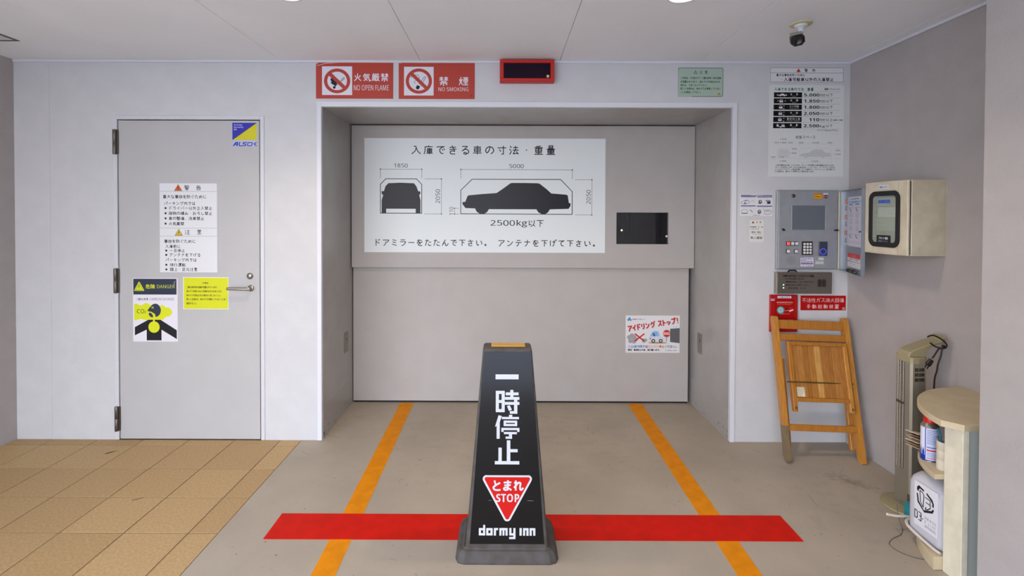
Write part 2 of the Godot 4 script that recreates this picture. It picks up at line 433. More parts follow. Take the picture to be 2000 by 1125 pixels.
func build_signs() -> void:
	# the large notice on the lift door: sizes of cars
	var c := canvas(50, 42, 1925, 940, 1.0, Color(0.885, 0.91, 0.92))
	var k := Color(0.115, 0.12, 0.155)
	var g := Color(0.30, 0.32, 0.36)
	c.jp("入庫できる車の寸法・重量", 453, 133, 78, 6.8, k, 95.2)
	c.latin("1850", 282, 241, 388, 273, g)
	c.latin("5000", 1178, 243, 1290, 275, g)
	for l in [[175, 286, 497, 286], [175, 286, 175, 357], [497, 286, 497, 357], [801, 286, 1668, 288], [801, 286, 801, 360], [1668, 288, 1668, 362], [518, 361, 650, 361], [650, 361, 650, 637], [518, 637, 650, 637], [1690, 364, 1821, 364], [1821, 364, 1821, 641], [1690, 641, 1821, 641], [752, 592, 790, 592], [752, 592, 752, 637], [752, 637, 790, 637]]:
		c.ink(l, 2.6, Color(0.36, 0.38, 0.42))
	for p in [[175, 286], [497, 286], [801, 286], [1668, 288], [650, 361], [650, 637], [1821, 364], [1821, 641], [752, 592], [752, 637]]:
		c.disc(p[0], p[1], 5.0, g)
	for t in [["2050", 605, 640, 553, 443], ["2050", 1778, 1812, 555, 445], ["110", 712, 742, 645, 582]]:
		# read from below: turned by a quarter
		c.upright(Vector2(t[1], t[3]), -90)
		c.latin(t[0], t[1], t[3], t[1] + (t[3] - t[4]), t[3] + (t[2] - t[1]), g)
		c.level()
	c.ink([175, 632, 175, 405, 218, 361, 455, 361, 497, 405, 497, 632], 5, k, true)
	c.fill([237, 396, 330, 392, 437, 396, 455, 420, 470, 460, 478, 458, 487, 465, 485, 482, 477, 488, 487, 530, 487, 630, 450, 630, 450, 597, 220, 597, 220, 630, 185, 630, 185, 530, 197, 488, 186, 482, 184, 463, 192, 457, 202, 460, 215, 420], k)
	c.ink([801, 635, 801, 450, 889, 363, 1577, 363, 1668, 458, 1668, 637], 5, k, true)
	c.fill([814, 543, 836, 541, 853, 497, 860, 490, 960, 480, 1080, 471, 1130, 436, 1185, 395, 1200, 391, 1300, 391, 1400, 393, 1415, 397, 1470, 440, 1505, 473, 1620, 482, 1633, 488, 1642, 547, 1655, 550, 1655, 570, 1640, 593, 1494, 598, 1480, 622, 1460, 634, 1430, 634, 1405, 622, 1390, 598, 1020, 598, 1005, 622, 985, 634, 950, 634, 925, 618, 912, 592, 838, 590, 815, 560], k)
	c.latin("2500kg", 1033, 682, 1318, 741, k)
	c.jp("以下", 1353, 708, 62, 5.5, k, 66)
	c.jp("ドアミラーをたたんで下さい。", 152, 863, 58, 5.6, k, 66)
	c.jp("アンテナを下げて下さい。", 1118, 865, 58, 5.6, k, 67)
	wall_print("car_size_notice", c, -1.079, 2.085, 0.797, 1.197, 3.975, 0.003, 0.35, "large white notice with two black car outlines on the lift door", "sign")
	# red plates above the recess
	var red := Color(0.70, 0.27, 0.22)
	var wh := Color(0.86, 0.86, 0.90)
	c = canvas(92, 110, 930, 535, 1.0, red)
	c.ink([100, 150, 200, 122, 330, 113], 5, wh)
	c.ink([96, 130, 110, 116], 8, wh)
	c.ink([92, 533, 930, 533], 4, wh)
	c.rect(158, 157, 485, 488, wh)
	c.fill([290, 248, 285, 262, 300, 278, 312, 300, 330, 330, 300, 380, 268, 362, 250, 345, 262, 340, 248, 310, 258, 290, 275, 285, 278, 262], k)
	c.disc(291, 400, 15, k)
	c.ink([291, 400, 318, 352], 12, k)
	c.ink([328, 355, 392, 286, 402, 296, 340, 362], 5, k)
	c.ink([305, 372, 322, 352, 334, 360, 300, 385], 4, k)
	c.ink([246, 248, 398, 400], 40, red)
	c.ring(322, 325, 143, 107, red)
	c.jp("火気厳禁", 545, 281, 100, 10.5, wh, 97.5, 0.90)
	c.latin("NO OPEN FLAME", 503, 372, 882, 433, wh)
	wall_print("no_open_flame_sign", c, -1.222, 2.481, -0.718, 2.242, ZB, 0.003, 0.4, "red sign with a crossed-out flame and match above the recess", "sign", "red prohibition signs")
	c = canvas(992, 120, 1820, 530, 1.0, red)
	c.ink([1000, 124, 1020, 122], 4, wh)
	c.rect(1050, 165, 1373, 490, wh)
	c.ink([1130, 288, 1128, 274, 1160, 266, 1170, 280], 6, k)
	c.ink([1170, 258, 1200, 258, 1216, 285, 1214, 306], 3.5, k)
	c.ink([1214, 306, 1162, 330, 1160, 346, 1180, 352], 3.5, k)
	c.fill([1192, 372, 1226, 386, 1212, 418, 1196, 422, 1178, 408], k)
	c.ink([1212, 366, 1268, 282, 1278, 275, 1287, 284, 1232, 384], 4, k)
	c.ink([1136, 248, 1290, 402], 38, red)
	c.ring(1212, 327, 143, 108, red)
	c.jp("禁", 1482, 325, 108, 11, wh)
	c.jp("煙", 1700, 325, 108, 10.5, wh)
	c.latin("NO SMOKING", 1425, 397, 1752, 440, wh)
	c.ink([1776, 500, 1776, 490, 1788, 488, 1790, 500], 4, INK)
	wall_print("no_smoking_sign", c, -0.682, 2.479, -0.186, 2.244, ZB, 0.003, 0.4, "red sign with a crossed-out cigarette above the recess", "sign", "red prohibition signs")
	# dark display in a red case
	var t := thing("display_panel", "unlit black display in a red case above the recess", "display", V(0.153, 2.4155, ZB))
	var rc := mat(Color(0.74, 0.10, 0.06), 0.45)
	var b := MB.new()
	for s in [-1.0, 1.0]:
		b.box(Vector3(0, s * 0.0595, 0.03), Vector3(0.350, 0.021, 0.060), 0.002)
		b.box(Vector3(s * 0.1625, 0, 0.03), Vector3(0.025, 0.100, 0.060), 0.002)
	put(t, "case", b.done(), rc)
	var scr := mat(Color(0.11, 0.04, 0.12), 0.25)
	scr.metallic_specular = 0.3
	put(t, "screen", MB.new().box(Vector3(0, 0, 0.026), Vector3(0.302, 0.100, 0.048), 0.0).done(), scr)
	c = canvas(0, 0, 20, 20, 3, Color(0.80, 0.76, 0.50))
	c.ring(10, 10, 8, 6, Color(0.45, 0.42, 0.25), 20)
	put(t, "sticker", MB.new().lathe([Vector2(0.0001, 0.0), Vector2(0.0095, 0.0), Vector2(0.0095, 0.0006), Vector2(0.0001, 0.0006)], 20, Transform3D(Basis(Vector3.RIGHT, PI / 2), Vector3(0.134, -0.034, 0.050))).done(), mat(Color(0.80, 0.76, 0.52), 0.5))
	# small green plate
	var gb := Color(0.66, 0.74, 0.68)
	var gk := Color(0.17, 0.34, 0.25)
	c = canvas(200, 160, 1435, 990, 0.5, gb)
	c.ink([212, 225, 250, 175, 1390, 175, 1425, 215, 1425, 930, 1385, 972, 580, 972], 14, Color(0.36, 0.44, 0.40))
	c.ink([205, 160, 205, 800], 10, Color(0.52, 0.60, 0.56))
	c.ink([680, 250, 725, 335, 632, 335], 11, gk, true)
	c.ink([680, 280, 680, 320], 9, gk)
	c.jp("注", 826, 297, 92, 9, gk)
	c.jp("意", 968, 297, 92, 9, gk)
	c.jpw("この室は、不活性ガス(二酸化炭素)消火設備", 270, 1370, 455, 66, 8, gk)
	c.jpw("が設置されており、消火ガスが放出された", 270, 1360, 558, 66, 8, gk)
	c.jpw("場合は、入室しないで下さい。", 270, 1030, 655, 66, 7, gk)
	c.jpw("室に入る場合は、消火ガスが滞留していない", 265, 1365, 752, 66, 8, gk)
	c.jpw("ことを確認して下さい。", 260, 860, 852, 66, 7, gk)
	c.disc(1322, 905, 42, Color(0.68, 0.64, 0.42))
	c.disc(1322, 908, 16, Color(0.50, 0.47, 0.30))
	wall_print("caution_plate", c, 1.138, 2.454, 1.434, 2.262, ZB, 0.002, 0.4, "small pale green caution plate above the right end of the recess", "sign")
	# idling stop poster on the lower lift door panel
	c = canvas(155, 130, 1375, 990, 0.7, Color(0.86, 0.865, 0.875))
	var rd := Color(0.78, 0.13, 0.12)
	var sh := Color(0.62, 0.62, 0.66)
	var bl := Color(0.25, 0.45, 0.70)
	c.disc(240, 200, 22, Color(0.28, 0.56, 0.76), 30)
	c.disc(214, 232, 24, Color(0.28, 0.56, 0.76))
	c.disc(266, 232, 24, Color(0.28, 0.56, 0.76))
	c.jpw("地球にやさしく", 305, 595, 217, 40, 5, Color(0.38, 0.42, 0.44))
	for pass_n in 2:
		var off := Vector2(7, 9) if pass_n == 0 else Vector2.ZERO
		var col := sh if pass_n == 0 else rd
		var word := "アイドリング ストップ!"
		for i in word.length():
			var px: float = [250, 348, 445, 545, 648, 765, 0, 925, 1020, 1115, 1225, 1322][i] + off.x
			var py: float = 430 - (px - 250) * 0.178 + off.y
			c.upright(Vector2(px, py), -9)
			c.jp(word[i], px, py, 150 if i != 11 else 140, 24, col, 0, 0.72)
			c.level()
	for p in [[240, 635, 52], [300, 600, 55], [345, 640, 60], [265, 720, 50], [345, 730, 50], [390, 680, 45], [570, 720, 42], [605, 700, 40], [550, 690, 30]]:
		c.disc(p[0], p[1], p[2], Color(0.62, 0.62, 0.64))
	c.ink([365, 550, 580, 725], 30, rd)
	c.ink([580, 550, 360, 725], 30, rd)
	c.disc(880, 760, 220, Color(0.66, 0.56, 0.33), 18)
	c.fill([690, 620, 740, 520, 790, 485, 905, 480, 945, 605, 1040, 640, 1050, 735, 680, 735, 675, 690], Color(0.80, 0.83, 0.88))
	c.fill([715, 610, 750, 520, 800, 495, 890, 495, 925, 605], Color(0.50, 0.68, 0.88))
	c.fill([770, 535, 800, 545, 825, 605, 795, 610], Color(0.15, 0.20, 0.35))
	c.ink([870, 492, 905, 606], 7, Color(0.86, 0.88, 0.90))
	c.ink([905, 615, 925, 735], 3, Color(0.70, 0.72, 0.75))
	c.disc(707, 660, 10, Color(0.60, 0.25, 0.25), 20)
	for x in [780, 950]:
		c.disc(x, 715, 43, Color(0.10, 0.10, 0.11))
		c.disc(x, 715, 24, Color(0.78, 0.78, 0.80))
	c.ink([1080, 630, 1080, 730], 24, Color(0.60, 0.61, 0.64))
	c.disc(1082, 545, 88, Color(0.80, 0.55, 0.55))
	c.disc(1082, 545, 76, rd)
	c.rect(1012, 515, 1150, 575, Color(0.88, 0.82, 0.83))
	c.latin("STOP", 1025, 522, 1140, 568, rd, 1)
	c.fill([1160, 435, 1375, 418, 1375, 768, 1160, 740], Color(0.37, 0.37, 0.38))
	c.ink([1240, 380, 1242, 405], 8, sh)
	c.ink([1280, 395, 1318, 375], 7, sh)
	c.jp("入出庫待機中", 240, 845, 66, 7.5, bl, 65)
	c.jp("は", 630, 845, 66, 8, INK)
	c.jp("エンジン停止", 692, 845, 64, 7.5, rd, 62)
	c.jp("ください。", 1066, 845, 64, 7.5, INK, 62)
	c.jpw("環境・事故防止の為、励行願います。", 205, 960, 925, 50, 7, INK)
	c.jpw("立体自動車入出場合", 1055, 1310, 937, 24, 3, Color(0.40, 0.40, 0.42))
	wall_print("idling_stop_poster", c, 0.974, 0.700, 1.401, 0.405, ZI, 0.001, 0.4, "white poster with red slanted lettering and a small car on the lift door", "poster")


func build_door_notices() -> void:
	# white warning sheet
	var c := canvas(68, 42, 752, 1088, 0.85, Color(0.86, 0.87, 0.885))
	var gl := Color(0.62, 0.63, 0.66)
	var k := Color(0.15, 0.15, 0.17)
	c.ink([71, 45, 749, 45, 749, 1085, 71, 1085], 4, gl, true)
	c.ink([741, 45, 741, 1085], 3, gl)
	for y in [142, 566, 661]:
		c.ink([72, y, 742, y], 3.5, gl)
	warning_triangle(c, 291, 100, 42, Color(0.83, 0.38, 0.16), Color(0.55, 0.30, 0.20), k)
	c.jp("警", 391, 98, 62, 4.4, Color(0.28, 0.28, 0.30))
	c.jp("告", 528, 98, 62, 5.5, k)
	c.jpw("重大な事故を防ぐために", 110, 622, 203, 44, 4.4, k)
	c.jpw("パーキング内では", 125, 492, 281, 42, 4.4, k)
	for r in [["ドライバー以外立入禁止", 336, 176, 688], ["荷物の積み・おろし禁止", 396, 176, 688], ["車の整備、洗車禁止", 455, 176, 594], ["火気厳禁", 516, 176, 360]]:
		c.disc(143, r[1], 12, k)
		c.jpw(r[0], r[2], r[3], r[1], 44, 4.3, k)
	warning_triangle(c, 295, 618, 42, Color(0.86, 0.72, 0.13), Color(0.40, 0.38, 0.20), k)
	c.jp("注", 396, 614, 62, 5.0, k)
	c.jp("意", 533, 614, 62, 4.6, k)
	c.jpw("事故を防ぐために", 122, 494, 720, 44, 4.4, k)
	c.jpw("入庫前に", 136, 318, 779, 42, 4.3, k)
	c.jpw("一旦停止", 185, 368, 829, 42, 4.3, k)
	c.jpw("アンテナを下げる", 180, 550, 879, 42, 4.3, k)
	c.jpw("パーキング内では", 135, 505, 937, 42, 4.3, k)
	c.jpw("徐行運転", 188, 374, 994, 44, 4.3, k)
	c.jpw("頭上・足元注意", 188, 512, 1048, 44, 4.3, k)
	for y in [829, 879, 994, 1048]:
		c.disc(148, y, 12, k)
	c.latin("P-105", 702, 1083, 742, 1094, gl)
	wall_print("warning_sheet", c, -2.252, 1.693, -1.866, 1.102, 3.338, 0.0012, 0.4, "tall white sheet of black warnings on the steel door", "notice")
	# carbon dioxide warning
	c = canvas(75, 95, 738, 1022, 0.8, Color(0.875, 0.87, 0.90))
	var nv := Color(0.20, 0.235, 0.30)
	var ye := Color(0.83, 0.86, 0.16)
	c.rect(82, 105, 722, 335, nv)
	c.fill([168, 148, 176, 152, 240, 268, 240, 282, 98, 282, 98, 268, 160, 152], ye)
	c.fill([168, 162, 228, 274, 110, 274], nv)
	c.fill([168, 172, 220, 269, 118, 269], ye)
	c.ink([168, 196, 168, 240], 9, nv)
	c.disc(168, 254, 5.5, nv)
	c.jp("危険", 296, 216, 70, 7.5, ye, 73)
	c.latin("DANGER", 433, 192, 698, 242, Color(0.78, 0.82, 0.30))
	c.ink([690, 200, 684, 165, 704, 138], 9, Color(0.60, 0.64, 0.66))
	c.jpw("二酸化炭素", 118, 305, 402, 38, 4, Color(0.36, 0.36, 0.42))
	c.latin("CARBON DIOXIDE", 322, 384, 684, 418, Color(0.40, 0.40, 0.46))
	c.fill([92, 475, 130, 468, 175, 492, 215, 488, 260, 458, 300, 466, 345, 495, 345, 690, 270, 712, 200, 690, 150, 700, 92, 715], ye)
	c.fill([470, 520, 500, 486, 530, 495, 560, 525, 610, 525, 650, 565, 655, 605, 620, 648, 560, 660, 530, 695, 500, 703, 330, 703, 345, 560], ye)
	c.latin("CO", 134, 550, 240, 610, k)
	c.latin("2", 246, 572, 268, 608, k)
	c.disc(405, 565, 83, nv, 97)
	c.fill([330, 515, 290, 565, 298, 580, 345, 585], nv)
	c.fill([305, 590, 345, 585, 400, 620, 420, 700, 360, 690, 310, 650], ye)
	c.fill([308, 605, 330, 598, 355, 615, 372, 645, 372, 668, 350, 668, 320, 650, 307, 625], nv)
	c.ink([350, 510, 382, 540], 7, ye)
	c.ink([382, 510, 350, 540], 7, ye)
	c.fill([302, 703, 482, 703, 722, 855, 722, 985, 496, 848, 496, 1005, 276, 1005, 276, 848, 100, 932, 100, 812], Color(0.13, 0.14, 0.16))
	c.ink([384, 640, 384, 740], 26, ye)
	c.disc(385, 810, 84, ye)
	wall_print("carbon_dioxide_poster", c, -2.428, 1.067, -2.134, 0.649, 3.338, 0.001, 0.35, "poster with a yellow gas cloud and a choking figure on the steel door", "poster")
	# yellow notice
	c = canvas(818, 92, 1475, 552, 0.9, Color(0.87, 0.88, 0.82))
	c.rect(829, 102, 1467, 543, Color(0.82, 0.84, 0.13))
	var yk := Color(0.27, 0.27, 0.12)
	c.jpw("この室は", 1085, 1185, 176, 30, 3.4, yk)
	for r in [["二酸化炭素消火設備が設置されています。", 866, 1328, 236], ["消火ガスを吸い込むと死傷のおそれがあります。", 866, 1398, 294], ["消火ガスが放出された場合は入室しないこと。", 866, 1376, 352], ["室に入る場合は、消火ガスが滞留していないことを", 866, 1432, 408], ["確認すること。", 866, 1030, 468]]:
		c.jpw(r[0], r[1], r[2], r[3], 31, 3.4, yk)
	wall_print("yellow_notice", c, -2.098, 1.075, -1.799, 0.863, 3.338, 0.001, 0.35, "bright yellow notice left of the lever handle on the steel door", "notice")
	# security sticker
	c = canvas(612, 235, 1120, 745, 0.8, Color(0.70, 0.73, 0.81))
	var bl := Color(0.18, 0.17, 0.66)
	c.rect(626, 245, 1110, 602, Color(0.80, 0.78, 0.10))
	c.fill([626, 245, 1100, 245, 626, 598], bl)
	c.ink([1104, 248, 630, 600], 9, Color(0.32, 0.20, 0.24))
	var lt := Color(0.78, 0.78, 0.92)
	c.latin("ALways", 652, 272, 825, 312, lt, 1)
	c.latin("Security", 652, 318, 845, 362, lt, 1)
	c.latin("OK", 652, 366, 715, 402, lt, 1)
	c.fill([632, 728, 676, 660, 696, 644, 742, 644, 730, 728, 700, 728, 704, 704, 676, 704, 662, 728], bl)
	c.fill([690, 688, 708, 664, 712, 664, 709, 688], Color(0.70, 0.73, 0.81))
	c.ink([774, 644, 758, 708, 768, 722, 822, 722], 19, bl)
	c.ink([920, 653, 850, 653, 838, 664, 840, 684, 890, 686, 894, 706, 884, 720, 822, 720], 17, bl)
	c.ink([945, 656, 1010, 656, 1022, 668, 1012, 710, 998, 721, 934, 721, 926, 708, 936, 666], 17, bl, true)
	c.ink([1106, 650, 1056, 682, 1104, 726], 18, bl)
	wall_print("security_sticker", c, -1.774, 2.089, -1.607, 1.929, 3.338, 0.0008, 0.35, "blue and yellow security sticker in the top corner of the steel door", "sticker")


func car_icon(c: Canvas, x: float, y: float, w: float, front: bool, col: Color) -> void:
	if front:
		c.fill([x - w * 0.35, y - w * 0.45, x + w * 0.35, y - w * 0.45, x + w * 0.55, y, x + w * 0.6, y + w * 0.4, x + w * 0.35, y + w * 0.5, x - w * 0.35, y + w * 0.5, x - w * 0.6, y + w * 0.4, x - w * 0.55, y], col)
		c.rect(x - w * 0.3, y - w * 0.32, x + w * 0.3, y - w * 0.05, INK)
	else:
		c.fill([x - w, y, x - w * 0.55, y - w * 0.08, x - w * 0.3, y - w * 0.35, x + w * 0.4, y - w * 0.35, x + w * 0.65, y - w * 0.05, x + w, y, x + w, y + w * 0.2, x - w, y + w * 0.2], col)
		c.disc(x - w * 0.55, y + w * 0.22, w * 0.16, col)
		c.disc(x + w * 0.55, y + w * 0.22, w * 0.16, col)


func build_side_notices() -> void:
	var k := Color(0.13, 0.13, 0.15)
	var wh := Color(0.86, 0.865, 0.875)
	var c := canvas(118, 62, 815, 200, 1.0, wh)
	c.ink([120, 64, 813, 64, 813, 198, 120, 198], 3, Color(0.45, 0.46, 0.48), true)
	c.ink([120, 113, 813, 113], 3, Color(0.45, 0.46, 0.48))
	warning_triangle(c, 387, 88, 19, Color(0.76, 0.22, 0.13), Color(0.76, 0.22, 0.13), Color(0.60, 0.15, 0.10))
	c.jp("警", 460, 87, 33, 2.6, k)
	c.jp("告", 532, 87, 33, 2.8, k)
	c.jpw("重大な事故を防ぐために", 175, 452, 132, 24, 2.6, k)
	c.jp("・入庫可能車以外の入庫禁止", 228, 173, 37, 4.4, k, 39.7)
	wall_print("entry_ban_plate", c, 1.739, 2.455, 2.216, 2.360, ZB, 0.002, 0.4, "white strip plate with a red triangle under the ceiling at the right", "sign")
	# table of sizes
	c = canvas(108, 222, 812, 1098, 1.1, Color(0.85, 0.86, 0.86))
	var gr := Color(0.16, 0.42, 0.36)
	var pale := Color(0.70, 0.71, 0.72)
	c.jpw("入庫できる車の寸法・重量", 155, 527, 262, 32, 3.6, gr)
	c.rect(628, 250, 662, 271, Color(0.40, 0.41, 0.42))
	for i in 4:
		c.ink([634 + i * 7, 250, 634 + i * 7, 271], 1.5, Color(0.75, 0.75, 0.75))
	c.latin("Parking System", 668, 252, 776, 272, Color(0.42, 0.43, 0.45))
	var rows := [["5,000", "以下", 317, "全 長", 0], ["1,850", "以下", 375, "全 幅", 1], ["1,800", "以下", 434, "タイヤ外幅", 1], ["2,050", "以下", 494, "全 高", 1], ["110", "以上", 553, "最低地上高", 1], ["2,500", "以下", 612, "重 量", 1]]
	for i in 6:
		var r: Array = rows[i]
		var y: float = r[2]
		c.rect(154 - i, y - 25, 418 - i * 0.5, y + 24, Color(0.06, 0.06, 0.07))
		c.ink([420, y - 30, 776, y - 30], 1.8, Color(0.52, 0.53, 0.54))
		if i == 0:
			car_icon(c, 232, y, 36, false, wh)
			c.fill([178, y, 192, y - 9, 192, y + 9], wh)
			c.fill([280, y, 268, y - 9, 268, y + 9], wh)
		elif i == 5:
			car_icon(c, 242, y - 4, 26, true, wh)
			c.rect(182, y - 14, 200, y + 8, wh)
			c.rect(200, y + 6, 262, y + 12, wh)
			c.rect(218, y + 10, 224, y + 24, wh)
		else:
			car_icon(c, 226 - i * 3.5, y - 1, 30, true, wh)
			if i == 1:
				c.fill([190, y - 7, 200, y, 190, y + 7], wh)
				c.fill([264, y - 7, 254, y, 264, y + 7], wh)
			else:
				c.rect(244, y - 14, 254, y - 8, wh)
				c.rect(240, y + 12, 254, y + 18, wh)
		if r[3].length() == 3:
			c.jp(r[3][0], 316, y - 7, 21, 2.4, wh)
			c.jp(r[3][2], 371, y - 7, 21, 2.4, wh)
			c.latin(["LENGTH", "WIDTH", "", "HEIGHT", "", "WEIGHT"][i], 324, y + 9, 364, y + 17, wh)
		else:
			c.jpw(r[3], 300 if i == 2 else 274, 388 if i == 2 else 404, y - 8, 23, 2.2, wh)
			c.latin("TREAD WIDTH" if i == 2 else "GROUND CLEARANCE", 302 if i == 2 else 276, y + 7, 386 if i == 2 else 402, y + 16, wh)
		c.latin(r[0].replace(",", "."), 436 if i != 4 else 486, y - 15, 582, y + 16, k, 1)
		c.latin("kg" if i == 5 else "mm", 590, y - 8, 636, y + (21 if i == 5 else 16), k)
		c.jp(r[1], 658, y, 32, 3.0, k, 35)
	c.jpw("(入庫パレットのみ)", 706, 808, 556, 18, 1.8, k)
	c.ink([420, 642, 776, 642], 1.8, Color(0.52, 0.53, 0.54))
	c.jpw("ドアミラーをたたんで下さい。", 560, 770, 655, 15, 1.7, k)
	c.ink([110, 668, 812, 668], 1.5, Color(0.80, 0.81, 0.81))
	c.ink([738, 680, 756, 694], 2.5, Color(0.66, 0.66, 0.66))
	c.jpw("収容スペース", 360, 550, 721, 32, 3.4, gr)
	c.ink([192, 905, 192, 845, 212, 828, 285, 828, 303, 845, 303, 920, 192, 920], 1.6, pale, true)
	c.fill([200, 915, 200, 850, 215, 838, 282, 838, 297, 850, 297, 915], Color(0.80, 0.81, 0.81))
	c.ink([398, 925, 398, 850, 430, 828, 668, 828, 702, 850, 702, 925], 1.6, pale, true)
	c.fill([402, 890, 430, 878, 490, 868, 530, 840, 610, 838, 640, 868, 690, 872, 698, 908, 640, 910, 625, 922, 605, 910, 480, 910, 460, 922, 440, 908, 404, 905], Color(0.77, 0.78, 0.785))
	for l in [[398, 965, 702, 965], [398, 786, 702, 786], [192, 965, 303, 965], [728, 828, 790, 828], [728, 925, 790, 925], [310, 920, 378, 920], [310, 828, 378, 828], [398, 786, 398, 815], [702, 786, 702, 815], [398, 930, 398, 965], [702, 930, 702, 965], [126, 930, 186, 930]]:
		c.ink(l, 1.4, pale)
	for l in [["1,850", 214, 741, 278], ["225", 162, 774, 204], ["1,800", 212, 774, 278], ["225", 292, 774, 334], ["500", 392, 774, 436], ["4,000", 518, 774, 582], ["500", 662, 774, 706], ["250", 328, 834, 372], ["1,800", 310, 874, 372], ["140", 126, 913, 172], ["110", 212, 913, 256], ["1,850", 212, 950, 276], ["5,000", 514, 952, 578], ["550", 738, 848, 784], ["1,500", 722, 884, 788]]:
		c.latin(l[0].replace(",", "."), l[1], l[2] - 7, l[3], l[2] + 7, Color(0.30, 0.31, 0.32))
	for r in [["上記の最低地上高110mmは、パレット中央部の入庫可能高さを示します。", 176, 738, 990], ["パレット左右の立上りが140mmあるため、メーカーやディーラーオプションなどに", 170, 736, 1010], ["よってはエアロパーツ等を装着している場合や、サスペンションを交換して", 170, 738, 1030], ["いる場合は、車のドアが開かない場合があります。", 170, 552, 1050]]:
		c.jpw(r[0], r[1], r[2], r[3], 17, 1.9, Color(0.28, 0.29, 0.30))
	wall_print("car_size_table", c, 1.733, 2.342, 2.221, 1.747, ZB, 0.002, 0.4, "tall white table of car sizes with six black rows above the control panel", "sign")
	# four-picture instruction sheet
	c = canvas(128, 160, 668, 540, 1.1, Color(0.86, 0.865, 0.89))
	var nb := Color(0.24, 0.25, 0.50)
	c.rect(146, 175, 665, 190, nb)
	c.jpw("入庫前の確認お願いします", 300, 510, 183, 12, 1.6, wh)
	for p in [[146, 196, 396], [414, 200, 665], [144, 358, 390], [412, 362, 663]]:
		c.rect(p[0], p[1], p[2], p[1] + 15, nb)
		c.jpw("ドアミラーをたたんで下さい", p[0] + 6, p[0] + 190, p[1] + 27, 11, 1.3, Color(0.45, 0.46, 0.56))
	var ck := Color(0.36, 0.36, 0.38)
	c.ink([152, 320, 150, 300, 185, 285, 215, 265, 268, 265, 284, 290, 282, 318, 230, 332, 180, 334], 6, ck, true)
	c.disc(215, 318, 14, ck, 16)
	c.rect(200, 270, 255, 288, Color(0.62, 0.63, 0.65))
	c.ink([300, 250, 378, 246, 380, 318, 302, 320], 1.6, pale, true)
	c.ink([315, 290, 345, 268, 362, 292], 4, Color(0.62, 0.40, 0.44))
	for p in [[462, 296], [450, 468]]:
		c.fill([p[0] - 18, p[1] - 30, p[0] + 22, p[1] - 36, p[0] + 38, p[1] + 5, p[0] + 14, p[1] + 36, p[0] - 22, p[1] + 30, p[0] - 26, p[1] + 4], ck)
		c.disc(p[0] + 8, p[1] - 8, 14, Color(0.75, 0.75, 0.77))
	c.fill([550, 262, 630, 262, 640, 270, 636, 330, 578, 332, 572, 290, 555, 280], Color(0.55, 0.56, 0.58))
	c.rect(584, 288, 632, 326, Color(0.18, 0.18, 0.20))
	c.ink([164, 450, 182, 428, 238, 428, 254, 450, 254, 498, 158, 498, 158, 460], 5, ck, true)
	c.ink([165, 492, 250, 492], 12, ck)
	c.ink([276, 415, 380, 412, 380, 500, 278, 502], 1.6, pale, true)
	c.ink([298, 430, 330, 465, 345, 470], 12, Color(0.45, 0.42, 0.44))
	c.ink([520, 415, 532, 450], 9, Color(0.60, 0.61, 0.64))
	c.ink([540, 470, 552, 440, 620, 436, 655, 462, 640, 492, 600, 512, 548, 508], 6, ck, true)
	c.rect(558, 448, 620, 462, Color(0.62, 0.63, 0.65))
	c.jpw("立体自動車場合入出部", 340, 460, 528, 12, 1.4, ck)
	wall_print("instruction_sheet", c, 1.550, 1.631, 1.763, 1.488, ZB, 0.001, 0.4, "white sheet with four small car pictures left of the control panel", "notice")
	# unmanned check notice
	c = canvas(292, 600, 530, 985, 1.6, Color(0.855, 0.86, 0.85))
	c.fill([350, 614, 372, 655, 328, 655], Color(0.52, 0.16, 0.16))
	c.jp("危", 416, 636, 30, 3.2, Color(0.28, 0.28, 0.28))
	c.jp("険", 475, 636, 30, 3.2, Color(0.28, 0.28, 0.28))
	c.ink([296, 664, 526, 664], 1.5, pale)
	c.jpw("重大な事故を防ぐ", 300, 415, 720, 22, 2.8, k)
	c.jpw("ため、", 438, 465, 720, 18, 2.2, k)
	c.jpw("入庫", 485, 520, 720, 22, 2.8, k)
	c.jpw("する前には必ず", 302, 452, 756, 18, 2.2, Color(0.36, 0.28, 0.28))
	c.jpw("運転者", 320, 396, 810, 26, 3.2, k)
	c.jpw("最後に", 424, 500, 810, 26, 3.2, k)
	c.jpw("パーキング内", 334, 490, 846, 22, 2.4, k)
	c.jpw("無人確認", 306, 512, 909, 48, 5.2, k)
	c.latin("P-110", 470, 976, 520, 986, pale)
	wall_print("unmanned_check_notice", c, 1.616, 1.461, 1.707, 1.317, ZB, 0.001, 0.4, "small narrow white notice below the four-picture sheet", "notice")
	# red fire plate
	c = canvas(590, 460, 1302, 692, 1.0, Color(0.68, 0.035, 0.05))
	var pk := Color(0.86, 0.70, 0.70)
	c.jpw("不活性ガス消火設備", 612, 1276, 532, 74, 8, pk)
	c.jp("手動起動装置", 720, 632, 70, 8, pk, 88.5)
	c.rect(1250, 645, 1286, 682, Color(0.74, 0.64, 0.58))
	c.ring(1268, 664, 11, 8, Color(0.45, 0.38, 0.34), 16)
	wall_print("fire_plate", c, 1.953, 0.968, 2.250, 0.871, ZB, 0.002, 0.4, "red plate with two lines of pale lettering above the folded chair", "sign")

# ---------------------------------------------------------------- control panel and wall boxes
func cp(cx: float, cy: float, z: float) -> Vector3:
	return Vector3(-0.199 + (cx - 40.0) * 0.000568, 0.2585 - (cy - 65.0) * 0.000559, z)


